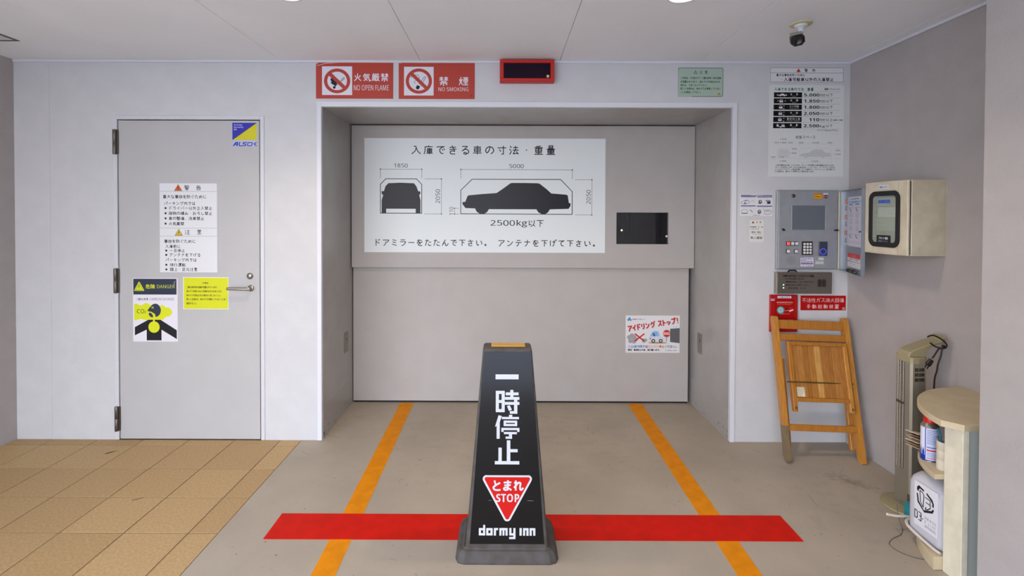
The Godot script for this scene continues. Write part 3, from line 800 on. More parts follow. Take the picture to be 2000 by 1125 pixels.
func build_control_panel() -> void:
	var t := thing("control_panel", "grey metal control panel with keypad, screen and open door", "control panel", V(1.981, 1.3985, ZB))
	M.panel_grey = mat(Color(0.615, 0.63, 0.655), 0.34, 0.25)
	M.panel_grey.albedo_texture = noise_tex(0.02, Color(0.97, 0.97, 0.97), Color(1, 1, 1), 512, 61)
	triplanar(M.panel_grey, 1.2)
	put(t, "body", MB.new().box(Vector3(0, 0, 0.012), Vector3(0.398, 0.517, 0.024), 0.003).done(), M.panel_grey)
	put(t, "front_plate", MB.new().box(Vector3(0.002, 0, 0.026), Vector3(0.384, 0.503, 0.005), 0.002).done(), M.panel_grey)
	put(t, "hinge_strip", MB.new().box(Vector3(0.2085, -0.002, 0.014), Vector3(0.017, 0.500, 0.026), 0.003).done(), mat(Color(0.80, 0.77, 0.68), 0.4))
	var zf := 0.0286
	var front := Basis(Vector3.RIGHT, PI / 2)
	var lk := put(t, "key_lock", MB.new().lathe([Vector2(0.0001, 0.0), Vector2(0.0125, 0.0), Vector2(0.0125, 0.004), Vector2(0.0095, 0.006), Vector2(0.0001, 0.006)], 20, Transform3D(front, cp(218, 133, zf))).done(), M.steel_dark)
	put(lk, "keyhole", MB.new().box(cp(218, 133, zf + 0.006), Vector3(0.003, 0.010, 0.001)).done(), M.black_plastic)
	# screen set back in a bezel
	var scr := mat(Color(0.38, 0.41, 0.44), 0.12)
	var sc := put(t, "screen", MB.new().box(cp(395, 385, zf + 0.0005), Vector3(0.214, 0.156, 0.001)).done(), scr)
	var b := MB.new()
	var cen := cp(395, 385, zf + 0.0015)
	for s in [-1.0, 1.0]:
		b.box(cen + Vector3(0, s * 0.0795, 0), Vector3(0.222, 0.004, 0.004), 0.001)
		b.box(cen + Vector3(s * 0.109, 0, 0), Vector3(0.004, 0.155, 0.004), 0.001)
	put(sc, "bezel", b.done(), M.panel_grey)
	put(t, "latch", MB.new().box(cp(104, 525, zf + 0.008), Vector3(0.018, 0.011, 0.016), 0.003, Basis(Vector3.BACK, -0.7)).done(), M.black_plastic)
	put(t, "latch", MB.new().box(cp(705, 529, zf + 0.008), Vector3(0.026, 0.010, 0.014), 0.003).done(), M.black_plastic)
	# push buttons
	var lit := mat(Color(0.90, 0.40, 0.38), 0.4)
	lit.emission_enabled = true
	lit.emission = Color(0.95, 0.25, 0.22)
	lit.emission_energy_multiplier = 0.25
	for p in [[163, 685, true], [211, 685, false], [256, 685, false], [162, 775, false], [252, 775, false]]:
		var bt := put(t, "push_button", MB.new().box(cp(p[0], p[1], zf + 0.003), Vector3(0.0255, 0.0265, 0.007), 0.002).done(), M.black_plastic)
		put(bt, "cap", MB.new().box(cp(p[0], p[1], zf + 0.008), Vector3(0.019, 0.020, 0.006), 0.002).done(), lit if p[2] else M.white_plastic)
	var kp := put(t, "keypad", MB.new().box(cp(381, 739, zf + 0.003), Vector3(0.070, 0.087, 0.006), 0.002).done(), M.black_plastic)
	var key_mesh := MB.new().box(Vector3.ZERO, Vector3(0.0145, 0.0145, 0.005), 0.0015).done()
	for r in 4:
		for q in 3:
			put(kp, "key", key_mesh, M.white_plastic, cp(345 + q * 35, 690 + r * 34, zf + 0.008))
	var rd := put(t, "card_reader", MB.new().box(cp(560, 744, zf + 0.004), Vector3(0.056, 0.092, 0.008), 0.003).done(), mat(Color(0.22, 0.24, 0.30), 0.3))
	var blue := mat(Color(0.20, 0.25, 0.75), 0.4)
	blue.emission_enabled = true
	blue.emission = Color(0.22, 0.28, 0.95)
	blue.emission_energy_multiplier = 0.35
	var ring := []
	for i in 25:
		var a := TAU * i / 24
		ring.append(cp(557, 777, zf + 0.009) + Vector3(cos(a) * 0.0195, sin(a) * 0.0185, 0))
	put(rd, "light_ring", MB.new().tube(ring, 0.002, 8).done(), blue)
	b = MB.new()
	for r in 4:
		var n: int = [1, 6, 10, 14][r]
		for i in n:
			var a := TAU * i / n + r * 0.3
			var o := cp(200, 885, zf) + Vector3(cos(a), sin(a), 0) * r * 0.0088
			b.lathe([Vector2(0.0001, 0.0006), Vector2(0.0019, 0.0006), Vector2(0.002, 0.0)], 6, Transform3D(front, o))
	put(t, "speaker_holes", b.done(), M.black_plastic)
	# stickers on the front
	var wh := Color(0.84, 0.85, 0.88)
	var c := canvas(0, 0, 95, 67, 2, Color(0.86, 0.42, 0.12))
	c.rect(8, 18, 88, 58, Color(0.85, 0.74, 0.12))
	c.jpw("開運転中", 12, 84, 38, 18, 3, Color(0.45, 0.30, 0.08))
	put(t, "sticker", plate(0.0535, 0.0364, 0.0006, printed(c, 0.4), M.white_plastic), null, cp(502, 137, zf))
	c = canvas(0, 0, 65, 70, 2, Color(0.55, 0.55, 0.57))
	c.rect(4, 4, 60, 22, wh)
	c.disc(34, 46, 22, Color(0.50, 0.22, 0.20))
	c.ink([14, 46, 54, 46], 4, Color(0.75, 0.70, 0.70))
	put(t, "sticker", plate(0.0366, 0.0381, 0.0006, printed(c, 0.4), M.white_plastic), null, cp(588, 130, zf))
	c = canvas(303, 838, 465, 962, 2, Color(0.82, 0.82, 0.88))
	c.ink([305, 840, 463, 840, 463, 960, 305, 960], 5, Color(0.33, 0.29, 0.52), true)
	var vi := Color(0.30, 0.28, 0.48)
	for r in [["番号を入力して下さい。", 850, 315, 450], ["入庫の時は開を押し", 864, 315, 455], ["最後に確認", 878, 315, 370], ["車の出入口確認お願い", 895, 315, 455], ["設備運転時車内入禁止", 908, 315, 455]]:
		c.jpw(r[0], r[2], r[3], r[1], 11, 1.6, vi)
	c.rect(313, 915, 453, 927, Color(0.40, 0.34, 0.46))
	c.jpw("備考・立入禁止時", 330, 440, 944, 12, 1.6, vi)
	put(t, "sticker", plate(0.0912, 0.0675, 0.0006, printed(c, 0.4), M.white_plastic), null, cp(384, 900, zf))
	c = canvas(475, 840, 578, 945, 2, Color(0.62, 0.64, 0.65))
	c.rect(515, 848, 574, 876, Color(0.80, 0.81, 0.82))
	c.rect(480, 895, 572, 925, Color(0.76, 0.77, 0.78))
	c.ink([482, 938, 570, 938], 4, Color(0.42, 0.43, 0.45))
	c.jpw("出入禁止", 484, 510, 862, 9, 1.4, Color(0.35, 0.36, 0.38))
	put(t, "sticker", plate(0.058, 0.0571, 0.0006, printed(c, 0.4), M.white_plastic), null, cp(526, 892, zf))
	# the open door, hinged on the right edge
	var d := Node3D.new()
	d.name = "door"
	d.position = Vector3(0.216, -0.002, 0.034)
	d.rotation = Vector3(0, atan2(-0.431, -0.152), 0)
	t.add_child(d)
	var dm := mat(Color(0.58, 0.61, 0.65), 0.28, 0.5)
	dm.albedo_texture = noise_tex(0.015, Color(0.97, 0.97, 0.97), Color(1, 1, 1), 512, 62)
	triplanar(dm, 1.3)
	put(d, "door_sheet", MB.new().box(Vector3(0.211, 0, -0.008), Vector3(0.418, 0.512, 0.004), 0.001).done(), dm)
	b = MB.new()
	b.box(Vector3(0.211, 0.254, 0.001), Vector3(0.418, 0.004, 0.020), 0.001)
	b.box(Vector3(0.211, -0.254, 0.001), Vector3(0.418, 0.004, 0.020), 0.001)
	b.box(Vector3(0.418, 0, 0.001), Vector3(0.004, 0.506, 0.020), 0.001)
	b.box(Vector3(0.004, 0, 0.001), Vector3(0.004, 0.506, 0.020), 0.001)
	put(d, "door_lip", b.done(), dm)
	put(d, "door_catch", MB.new().tube([Vector3(0.385, 0.0, -0.004), Vector3(0.392, 0.004, 0.012), Vector3(0.406, 0.0, 0.016)], 0.004, 8).done(), M.steel_dark)
	var hd := put(d, "stay", MB.new().box(Vector3(0.22, -0.242, 0.006), Vector3(0.16, 0.012, 0.014), 0.002).done(), M.steel_dark)
	put(hd, "stop_pin", MB.new().box(Vector3(0.19, -0.240, 0.012), Vector3(0.010, 0.020, 0.016), 0.002).done(), M.black_plastic)
	put(hd, "stop_pin", MB.new().box(Vector3(0.285, -0.240, 0.012), Vector3(0.010, 0.022, 0.016), 0.002).done(), M.black_plastic)
	# papers inside the door
	c = canvas(120, 10, 318, 650, 2.0, Color(0.80, 0.80, 0.86))
	c.rect(122, 60, 316, 96, Color(0.62, 0.74, 0.88))
	c.jpw("入出庫作動手動", 150, 280, 40, 18, 2.4, Color(0.25, 0.26, 0.30))
	c.jpw("パネルの使用方法", 160, 270, 78, 18, 2.4, Color(0.22, 0.35, 0.60))
	for x in [168, 260]:
		c.rect(x - 26, 100, x + 26, 120, Color(0.25, 0.35, 0.62))
		c.jpw("入庫" if x == 168 else "出庫", x - 18, x + 18, 110, 14, 2, wh)
		for r in 5:
			var y: float = 165 + r * 86
			var g := Color(0.36, 0.37, 0.42)
			if r == 0 or r == 4:
				c.ink([x - 20, y - 20, x - 12, y + 20, x + 8, y + 34], 11, g)
				c.ink([x + 4, y - 16, x + 40, y - 18], 2.5, g)
				c.ink([x + 4, y - 6, x + 36, y - 8], 2.5, g)
			else:
				for q in 3:
					c.ink([x - 24, y - 8 + q * 14, x + 22, y - 10 + q * 14], 5, Color(0.55, 0.56, 0.62))
				c.ink([x - 30, y - 26, x + 24, y - 28], 3, g)
			if r < 4:
				c.fill([x - 6, y + 40, x + 6, y + 40, x, y + 48], g)
	c.ink([126, 588, 306, 586, 306, 606, 126, 606], 2.5, Color(0.70, 0.45, 0.45), true)
	put(d, "instruction_paper", plate(0.254, 0.302, 0.0006, printed(c, 0.3), M.white_plastic), null, Vector3(0.233, 0.0595, -0.0059))
	c = canvas(58, 35, 112, 640, 1.6, Color(0.72, 0.74, 0.80))
	for p in [[35, 98, 0], [242, 305, 0], [452, 512, 1]]:
		c.rect(58, p[0], 112, p[1], Color(0.80, 0.33, 0.15) if p[2] == 0 else Color(0.75, 0.24, 0.12))
		c.jpw("入庫" if p[2] == 0 else "出庫", 64, 106, (p[0] + p[1]) / 2.0 - 12, 20, 3, Color(0.90, 0.72, 0.45))
		c.jpw("確認", 68, 104, (p[0] + p[1]) / 2.0 + 14, 16, 2.5, Color(0.90, 0.72, 0.45))
	for p in [[110, 190, Color(0.52, 0.22, 0.24)], [320, 400, Color(0.52, 0.24, 0.28)], [540, 605, Color(0.25, 0.38, 0.60)]]:
		c.disc(84, p[0] + 22, 16, Color(0.45, 0.46, 0.52))
		c.ink([72, p[0] + 70, 84, p[0] + 40, 98, p[0] + 70], 14, p[2])
	put(d, "sticker_strip", plate(0.058, 0.287, 0.0006, printed(c, 0.3), M.white_plastic), null, Vector3(0.065, 0.054, -0.0059))
	c = canvas(118, 728, 302, 905, 2.0, Color(0.82, 0.82, 0.84))
	c.rect(118, 728, 302, 786, Color(0.78, 0.16, 0.12))
	c.jp("注", 195, 758, 26, 4, Color(0.85, 0.50, 0.45))
	c.jp("意", 222, 758, 26, 4, Color(0.85, 0.50, 0.45))
	warning_triangle(c, 132, 828, 16, Color(0.72, 0.68, 0.28), Color(0.50, 0.48, 0.25), INK)
	for r in [["運転中にドアを開けて", 150, 290, 802], ["車内に入らないで下さい", 150, 296, 832], ["中止", 146, 240, 862]]:
		c.jpw(r[0], r[1], r[2], r[3], 16, 2.4, Color(0.34, 0.35, 0.38))
	put(d, "caution_label", plate(0.245, 0.086, 0.0006, printed(c, 0.3), M.white_plastic), null, Vector3(0.230, -0.178, -0.0059))


func build_wall_boxes() -> void:
	# beige box with a window, on the right wall
	var t := thing("telephone_box", "beige metal box with a black-rimmed window on the right wall", "box", V(XR, 1.4795, 2.7525), Vector3(0, -PI / 2, 0))
	var beige := mat(Color(0.80, 0.765, 0.68), 0.4)
	beige.albedo_texture = noise_tex(0.01, Color(0.93, 0.925, 0.91), Color(1, 1, 1), 512, 63, 5)
	triplanar(beige, 1.5)
	var w := 0.305
	var h := 0.391
	var b := MB.new()
	b.box(Vector3(0, 0, 0.004), Vector3(w, h, 0.008))
	for s in [-1.0, 1.0]:
		b.box(Vector3(s * (w / 2 - 0.004), 0, 0.0935), Vector3(0.008, h, 0.171), 0.002)
		b.box(Vector3(0, s * (h / 2 - 0.004), 0.0935), Vector3(w - 0.016, 0.008, 0.171), 0.002)
	put(t, "body", b.done(), beige)
	put(t, "joint_seal", MB.new().box(Vector3(0, h / 2 - 0.012, 0.182), Vector3(w - 0.014, 0.008, 0.006)).box(Vector3(0, 0.012 - h / 2, 0.182), Vector3(w - 0.014, 0.008, 0.006)).box(Vector3(w / 2 - 0.012, 0, 0.182), Vector3(0.008, h - 0.016, 0.006)).box(Vector3(0.012 - w / 2, 0, 0.182), Vector3(0.008, h - 0.016, 0.006)).done(), M.rubber)
	var d := Node3D.new()
	d.name = "door"
	t.add_child(d)
	var ox := -0.006   # the window sits a little off the middle
	var oy := -0.007
	var ww := 0.190
	var wh := 0.272
	b = MB.new()
	b.box(Vector3((-w / 2 + ox - ww / 2) / 2, 0, 0.193), Vector3(w / 2 + ox - ww / 2, h, 0.014), 0.003)
	b.box(Vector3((w / 2 + ox + ww / 2) / 2, 0, 0.193), Vector3(w / 2 - ox - ww / 2, h, 0.014), 0.003)
	b.box(Vector3(ox, (h / 2 + oy + wh / 2) / 2, 0.193), Vector3(ww, h / 2 - oy - wh / 2, 0.0139))
	b.box(Vector3(ox, (-h / 2 + oy - wh / 2) / 2, 0.193), Vector3(ww, h / 2 + oy - wh / 2, 0.0139))
	put(d, "door_sheet", b.done(), beige)
	put(d, "window_gasket", band_ring(0.221, 0.303, 0.045, 0.026, 0.008), M.rubber, Vector3(ox, oy, 0.1995))
	var gl := mat(Color(0.72, 0.78, 0.72, 0.22), 0.04)
	gl.transparency = BaseMaterial3D.TRANSPARENCY_ALPHA
	put(d, "window_pane", MB.new().box(Vector3(ox, oy, 0.2015), Vector3(0.200, 0.282, 0.002)).done(), gl)
	var c := canvas(222, 140, 370, 195, 3, Color(0.78, 0.80, 0.84))
	c.jpw("電話ボックス", 240, 350, 168, 22, 3.4, Color(0.25, 0.28, 0.40))
	put(d, "name_plate", plate(0.074, 0.023, 0.001, printed(c, 0.4), M.white_plastic), null, Vector3(-0.014, 0.1665, 0.2001))
	c = canvas(212, 780, 382, 855, 3, Color(0.07, 0.07, 0.09))
	c.jpw("フロント連絡", 236, 352, 808, 26, 3.6, Color(0.80, 0.81, 0.84))
	c.jpw("受話器を上げて下さい", 232, 354, 838, 14, 1.8, Color(0.55, 0.56, 0.60))
	put(d, "window_label", plate(0.100, 0.042, 0.0006, printed(c, 0.35), M.black_plastic), null, Vector3(-0.006, -0.115, 0.2026))
	c = canvas(225, 325, 380, 360, 2, Color(0.20, 0.31, 0.68))
	c.jpw("フロント直通電話", 240, 366, 342, 17, 2, Color(0.36, 0.46, 0.80))
	put(d, "blue_strip", plate(0.085, 0.017, 0.0006, printed(c, 0.4), M.white_plastic), null, Vector3(-0.004, 0.088, 0.2026))
	# inside: shelf plate and an intercom handset panel
	var inner := mat(Color(0.62, 0.63, 0.55), 0.5)
	put(t, "inner_panel", MB.new().box(Vector3(0, 0.035, 0.150), Vector3(0.26, 0.215, 0.006), 0.002).box(Vector3(-0.012, 0.094, 0.158), Vector3(0.12, 0.04, 0.015), 0.002).done(), inner)
	put(t, "inner_plate", MB.new().box(Vector3(0, 0.030, 0.156), Vector3(0.215, 0.060, 0.010), 0.003).done(), mat(Color(0.76, 0.77, 0.72), 0.4))
	put(t, "inner_box", MB.new().box(Vector3(0.006, -0.10, 0.10), Vector3(0.20, 0.13, 0.06), 0.006).done(), inner)
	# stainless intercom under the control panel
	t = thing("intercom_box", "flat stainless intercom with two green lights below the control panel", "intercom", V(1.9585, 1.0535, ZB))
	c = canvas(240, 95, 1090, 435, 1.1, Color(0.47, 0.445, 0.42))
	var ek := Color(0.16, 0.15, 0.14)
	c.rect(312, 120, 806, 168, Color(0.43, 0.40, 0.375))
	c.jpw("お問い合わせは、(フロント)へ連絡", 325, 805, 152, 34, 4.5, ek)
	c.jpw("点灯時は通話できます。", 350, 685, 196, 24, 3.2, ek)
	c.jpw("機器故防の時は、しばらくお待ち下さい。", 360, 832, 246, 24, 3.2, ek)
	c.jpw("非常停止はボタンを押して下さい", 360, 722, 296, 24, 3.2, ek)
	c.jpw("運転確認", 398, 560, 346, 24, 3.4, ek)
	c.jpw("非常", 585, 690, 346, 24, 3.0, ek)
	var pm := printed(c, 0.35)
	pm.metallic = 0.6
	b = MB.new()
	b.prism(PackedVector2Array([Vector2(-0.1795, -0.0695), Vector2(0.1795, -0.0695), Vector2(0.1795, 0.0695), Vector2(-0.1795, 0.0695)]), 0.031, 0.003, Transform3D(Basis(), Vector3(0, 0, 0.031)))
	put(t, "case", b.done(), M.steel_plate)
	put(t, "front_plate", plate(0.350, 0.138, 0.003, pm, M.steel_plate), null, Vector3(0.0035, 0, 0.031))
	var gr := put(t, "speaker", MB.new().box(Vector3(0.113, 0.0, 0.0342), Vector3(0.058, 0.046, 0.0006)).done(), M.steel_dark)
	for r in 6:
		for s in [-1.0, 1.0]:
			put(gr, "slot", MB.new().box(Vector3(0.113 + s * 0.0135, -0.021 + r * 0.0084, 0.0347), Vector3(0.022 if r > 0 and r < 5 else 0.014, 0.0048, 0.0008)).done(), M.black_plastic)
	var led := mat(Color(0.4, 0.95, 0.5), 0.4)
	led.emission_enabled = true
	led.emission = Color(0.55, 1.0, 0.6)
	led.emission_energy_multiplier = 1.6
	var front := Basis(Vector3.RIGHT, PI / 2)
	for y in [-0.0115, -0.031]:
		put(t, "signal_light", MB.new().lathe([Vector2(0.0035, 0.0), Vector2(0.003, 0.0015), Vector2(0.0001, 0.002)], 12, Transform3D(front, Vector3(-0.135, y, 0.034))).done(), led)
	put(t, "top_bracket", MB.new().tube([Vector3(-0.100, 0.067, 0.018), Vector3(-0.090, 0.080, 0.018), Vector3(-0.050, 0.080, 0.018), Vector3(-0.040, 0.067, 0.018)], 0.005, 8).done(), M.rubber)
	# red manual start box behind the top of the chair
	t = thing("manual_start_box", "red fire control box with a round sticker behind the folded chair", "box", V(1.838, 0.8525, ZB))
	var red := mat(Color(0.66, 0.025, 0.035), 0.35)
	put(t, "case", MB.new().box(Vector3(0, 0, 0.009), Vector3(0.180, 0.243, 0.018), 0.003).done(), red)
	c = canvas(218, 515, 520, 1000, 1.5, Color(0.65, 0.025, 0.035))
	c.rect(248, 560, 492, 580, Color(0.80, 0.60, 0.58))
	c.jpw("不活性ガス消火設備起動", 254, 486, 570, 16, 2.2, Color(0.55, 0.10, 0.10))
	for i in 9:
		c.ink([256 + i * 25, 604 - (i % 3) * 6, 270 + i * 25, 598 + (i % 2) * 10], 6, Color(0.84, 0.60, 0.40))
	c.fill([385, 690, 392, 665, 404, 660, 416, 680, 412, 690], INK)
	c.ink([372, 698, 440, 694], 10, Color(0.80, 0.55, 0.52))
	c.fill([435, 696, 498, 672, 508, 694, 445, 718], Color(0.85, 0.80, 0.78))
	c.ink([448, 664, 464, 650], 5, Color(0.80, 0.40, 0.36))
	c.ink([476, 662, 490, 648], 5, Color(0.80, 0.40, 0.36))
	c.jpw("起動は開けて押す", 290, 452, 748, 14, 2, Color(0.84, 0.60, 0.56))
	c.rect(238, 838, 505, 862, Color(0.62, 0.50, 0.50))
	c.jpw("取時注意点検日", 246, 498, 850, 15, 2, Color(0.40, 0.15, 0.15))
	var dr := put(t, "door", plate(0.127, 0.203, 0.003, printed(c, 0.35), red), null, Vector3(0.0015, -0.006, 0.0182))
	put(dr, "latch", MB.new().box(Vector3(-0.045, -0.024, 0.005), Vector3(0.026, 0.013, 0.005), 0.002).done(), M.brass)
	c = canvas(0, 0, 120, 120, 1.5, Color(0.70, 0.78, 0.80))
	c.ring(60, 60, 60, 42, Color(0.25, 0.60, 0.60))
	c.jpw("点検", 30, 90, 50, 22, 4, Color(0.35, 0.55, 0.45))
	c.jpw("日", 46, 74, 74, 22, 4, Color(0.35, 0.55, 0.45))
	var dm := printed(c, 0.4)
	b = MB.new()
	for i in 24:
		var a := TAU * i / 24
		var e := TAU * (i + 1) / 24
		var p := Vector2(cos(a), sin(a))
		var q := Vector2(cos(e), sin(e))
		b.v(Vector3(0, 0, 0.0006), Vector3.BACK, Vector2(0.5, 0.5))
		b.v(Vector3(q.x, q.y, 0.0218) * Vector3(0.0245, 0.0245, 0.0275), Vector3.BACK, Vector2(0.5 + q.x / 2, 0.5 - q.y / 2))
		b.v(Vector3(p.x, p.y, 0.0218) * Vector3(0.0245, 0.0245, 0.0275), Vector3.BACK, Vector2(0.5 + p.x / 2, 0.5 - p.y / 2))
	put(dr, "round_sticker", b.done(), dm, Vector3(-0.026, 0.028, 0.003))
	c = canvas(260, 470, 472, 505, 2, Color(0.80, 0.80, 0.86))
	c.jpw("二酸化炭素", 280, 460, 488, 24, 3, Color(0.45, 0.45, 0.55))
	put(t, "name_plate", plate(0.089, 0.0145, 0.0012, printed(c, 0.4), M.white_plastic), null, Vector3(0.001, 0.107, 0.018))
	c = canvas(0, 0, 95, 30, 2, Color(0.78, 0.78, 0.86))
	c.ink([8, 8, 60, 8], 6, Color(0.35, 0.36, 0.60))
	c.ink([12, 20, 86, 18], 7, Color(0.40, 0.42, 0.58))
	put(t, "tape_label", plate(0.040, 0.0125, 0.0008, printed(c, 0.4), M.white_plastic), null, Vector3(-0.066, 0.0895, 0.018))


# ---------------------------------------------------------------- stop sign post
func build_stop_post() -> void:
	var t := thing("stop_sign_post", "black tapered stop sign post standing on the red line", "sign post", V(0.0225, 0, 2.2875))
	var rub := mat(Color(0.30, 0.29, 0.285), 0.72)
	rub.albedo_texture = noise_tex(0.012, Color(0.86, 0.80, 0.74), Color(1, 1, 1), 512, 71, 6)
	rub.normal_enabled = true
	rub.normal_texture = bump_tex(0.1, 2.0, 512, 72)
	rub.normal_scale = 0.2
	triplanar(rub, 2.0)
	var rings := []
	for r in [[0.0, 0.2215, 0.1425, 0.037], [0.006, 0.2225, 0.1435, 0.037], [0.038, 0.213, 0.135, 0.034], [0.047, 0.204, 0.128, 0.032], [0.050, 0.194, 0.121, 0.028], [0.058, 0.186, 0.119, 0.020]]:
		rings.append(corner_ring(0, r[0], 0, r[1], r[2], r[3], 2))
	put(t, "base", MB.new().loft(rings, false).done(), rub)
	rings = []
	for r in [[0.056, 0.179, 0.1185, 0.014], [0.889, 0.1085, 0.0603, 0.012], [0.894, 0.1065, 0.058, 0.012], [0.898, 0.102, 0.054, 0.010]]:
		rings.append(corner_ring(0, r[0], 0, r[1], r[2], r[3], 3))
	put(t, "tower", MB.new().loft(rings, false).done(), rub)
	var gold := mat(Color(0.80, 0.62, 0.28), 0.45, 0.25)
	gold.normal_enabled = true
	gold.normal_texture = bump_tex(0.03, 6.0, 256, 73)
	triplanar(gold, 4.0)
	put(t, "top_tape", MB.new().box(Vector3(0.004, 0.8995, -0.012), Vector3(0.152, 0.005, 0.060), 0.002).done(), gold)
	# glossy front sheet
	var c := canvas(88, 85, 440, 1000, 2.1, Color(0.052, 0.052, 0.062))
	var wh := Color(0.79, 0.80, 0.82)
	c.rect(207, 193, 318, 217, wh)
	for z in [[208, 272, 245, 372]]:
		c.ink([216, 280, 244, 280, 244, 368, 216, 368], 15, wh, true)
		c.ink([216, 324, 244, 324], 14, wh)
	c.rect(256, 280, 318, 294, wh)
	c.rect(278, 268, 293, 312, wh)
	c.rect(252, 302, 322, 316, wh)
	c.rect(252, 326, 322, 340, wh)
	c.rect(296, 312, 312, 383, wh)
	c.rect(276, 370, 312, 383, wh)
	c.fill([262, 346, 276, 342, 286, 364, 272, 370], wh)
	# 停
	c.fill([222, 390, 238, 394, 228, 424, 228, 503, 213, 503, 213, 442, 205, 446], wh)
	c.rect(272, 388, 288, 400, wh)
	c.rect(238, 398, 320, 409, wh)
	c.ink([252, 421, 306, 421, 306, 437, 252, 437], 11, wh, true)
	c.ink([241, 470, 241, 456, 317, 456, 317, 470], 11, wh)
	c.rect(248, 470, 310, 481, wh)
	c.rect(272, 476, 287, 503, wh)
	c.rect(256, 492, 287, 503, wh)
	# 止
	c.rect(222, 545, 238, 614, wh)
	c.rect(262, 510, 279, 614, wh)
	c.rect(270, 552, 314, 567, wh)
	c.rect(205, 609, 322, 625, wh)
	# give way triangle
	for p in [[wh, 0.0], [Color(0.76, 0.085, 0.06), 9.0]]:
		var q: float = p[1]
		var pts := []
		for e in [[166.0, 694.0, 18.0, 150, 285], [364.0, 694.0, 18.0, -105, 30], [265.0, 876.0, 18.0, 30, 150]]:
			for i in 9:
				var a := deg_to_rad(lerpf(e[3], e[4], i / 8.0))
				pts.append_array([e[0] + cos(a) * (e[2] - q), e[1] + sin(a) * (e[2] - q)])
		c.fill(pts, p[0])
	c.jp("とまれ", 214, 724, 56, 8.2, wh, 52, 0.92)
	c.latin("STOP", 212, 765, 322, 803, wh, 1)
	for l in [[176, 796, 190, 795], [360, 796, 390, 797]]:
		c.ink(l, 1.6, Color(0.55, 0.55, 0.56))
	# maker's word in square letters
	var y0 := 925.0
	var y1 := 961.0
	c.rect(151, 911, 161, y1, wh)
	c.ink([136, 931, 156, 931, 156, 955, 136, 955], 10.5, wh, true)
	c.ink([171, 931, 191, 931, 191, 955, 171, 955], 10.5, wh, true)
	c.ink([207, y1, 207, 930.5, 222, 930.5], 10.5, wh)
	c.ink([233, y1, 233, 930.5, 262, 930.5, 262, y1], 10.5, wh)
	c.rect(243, y0, 252, y1, wh)
	c.ink([280, y0, 280, 955, 299, 955], 10.5, wh)
	c.ink([299, y0, 299, 972, 274, 972], 10.5, wh)
	c.rect(323, y0, 334, y1, wh)
	c.ink([345, y1, 345, 930.5, 361, 930.5, 361, y1], 10.5, wh)
	c.ink([376, y1, 376, 930.5, 393, 930.5, 393, y1], 10.5, wh)
	var pm := printed(c, 0.12)
	pm.metallic_specular = 0.46
	var b := MB.new()
	var z0 := 0.1185 + 0.0015 - (0.074 - 0.056) * 0.0699
	var z1 := 0.1185 + 0.0015 - (0.886 - 0.056) * 0.0699
	var hb := 0.160
	var ht := 0.1030
	b.quad_uv(Vector3(-hb, 0.074, z0), Vector3(hb, 0.074, z0), Vector3(ht, 0.886, z1), Vector3(-ht, 0.886, z1), Vector2(0, 1), Vector2(1, 1), Vector2(0.5 + ht / 0.32, 0), Vector2(0.5 - ht / 0.32, 0))
	var m := b.done()
	m.surface_set_material(0, pm)
	var s := MB.new()
	var a0 := Vector3(-hb, 0.074, z0)
	var a1 := Vector3(hb, 0.074, z0)
	var a2 := Vector3(ht, 0.886, z1)
	var a3 := Vector3(-ht, 0.886, z1)
	var back := Vector3(0, 0, -0.0014)
	s.quad(a0, a0 + back, a1 + back, a1)
	s.quad(a1, a1 + back, a2 + back, a2)
	s.quad(a2, a2 + back, a3 + back, a3)
	s.quad(a3, a3 + back, a0 + back, a0)
	s.st.commit(m)
	m.surface_set_material(1, M.black_plastic)
	put(t, "front_sheet", m, null).set_meta("label", "glossy black sheet with white and red lettering")


# ---------------------------------------------------------------- folded chair
func wood(c: Color, sd: int) -> StandardMaterial3D:
	var m := mat(c, 0.42)
	m.albedo_texture = noise_tex(0.02, Color(0.91, 0.885, 0.85), Color(1, 1, 1), 512, sd, 5)
	m.uv1_triplanar = true
	m.uv1_scale = Vector3(7.0, 0.9, 7.0)
	return m


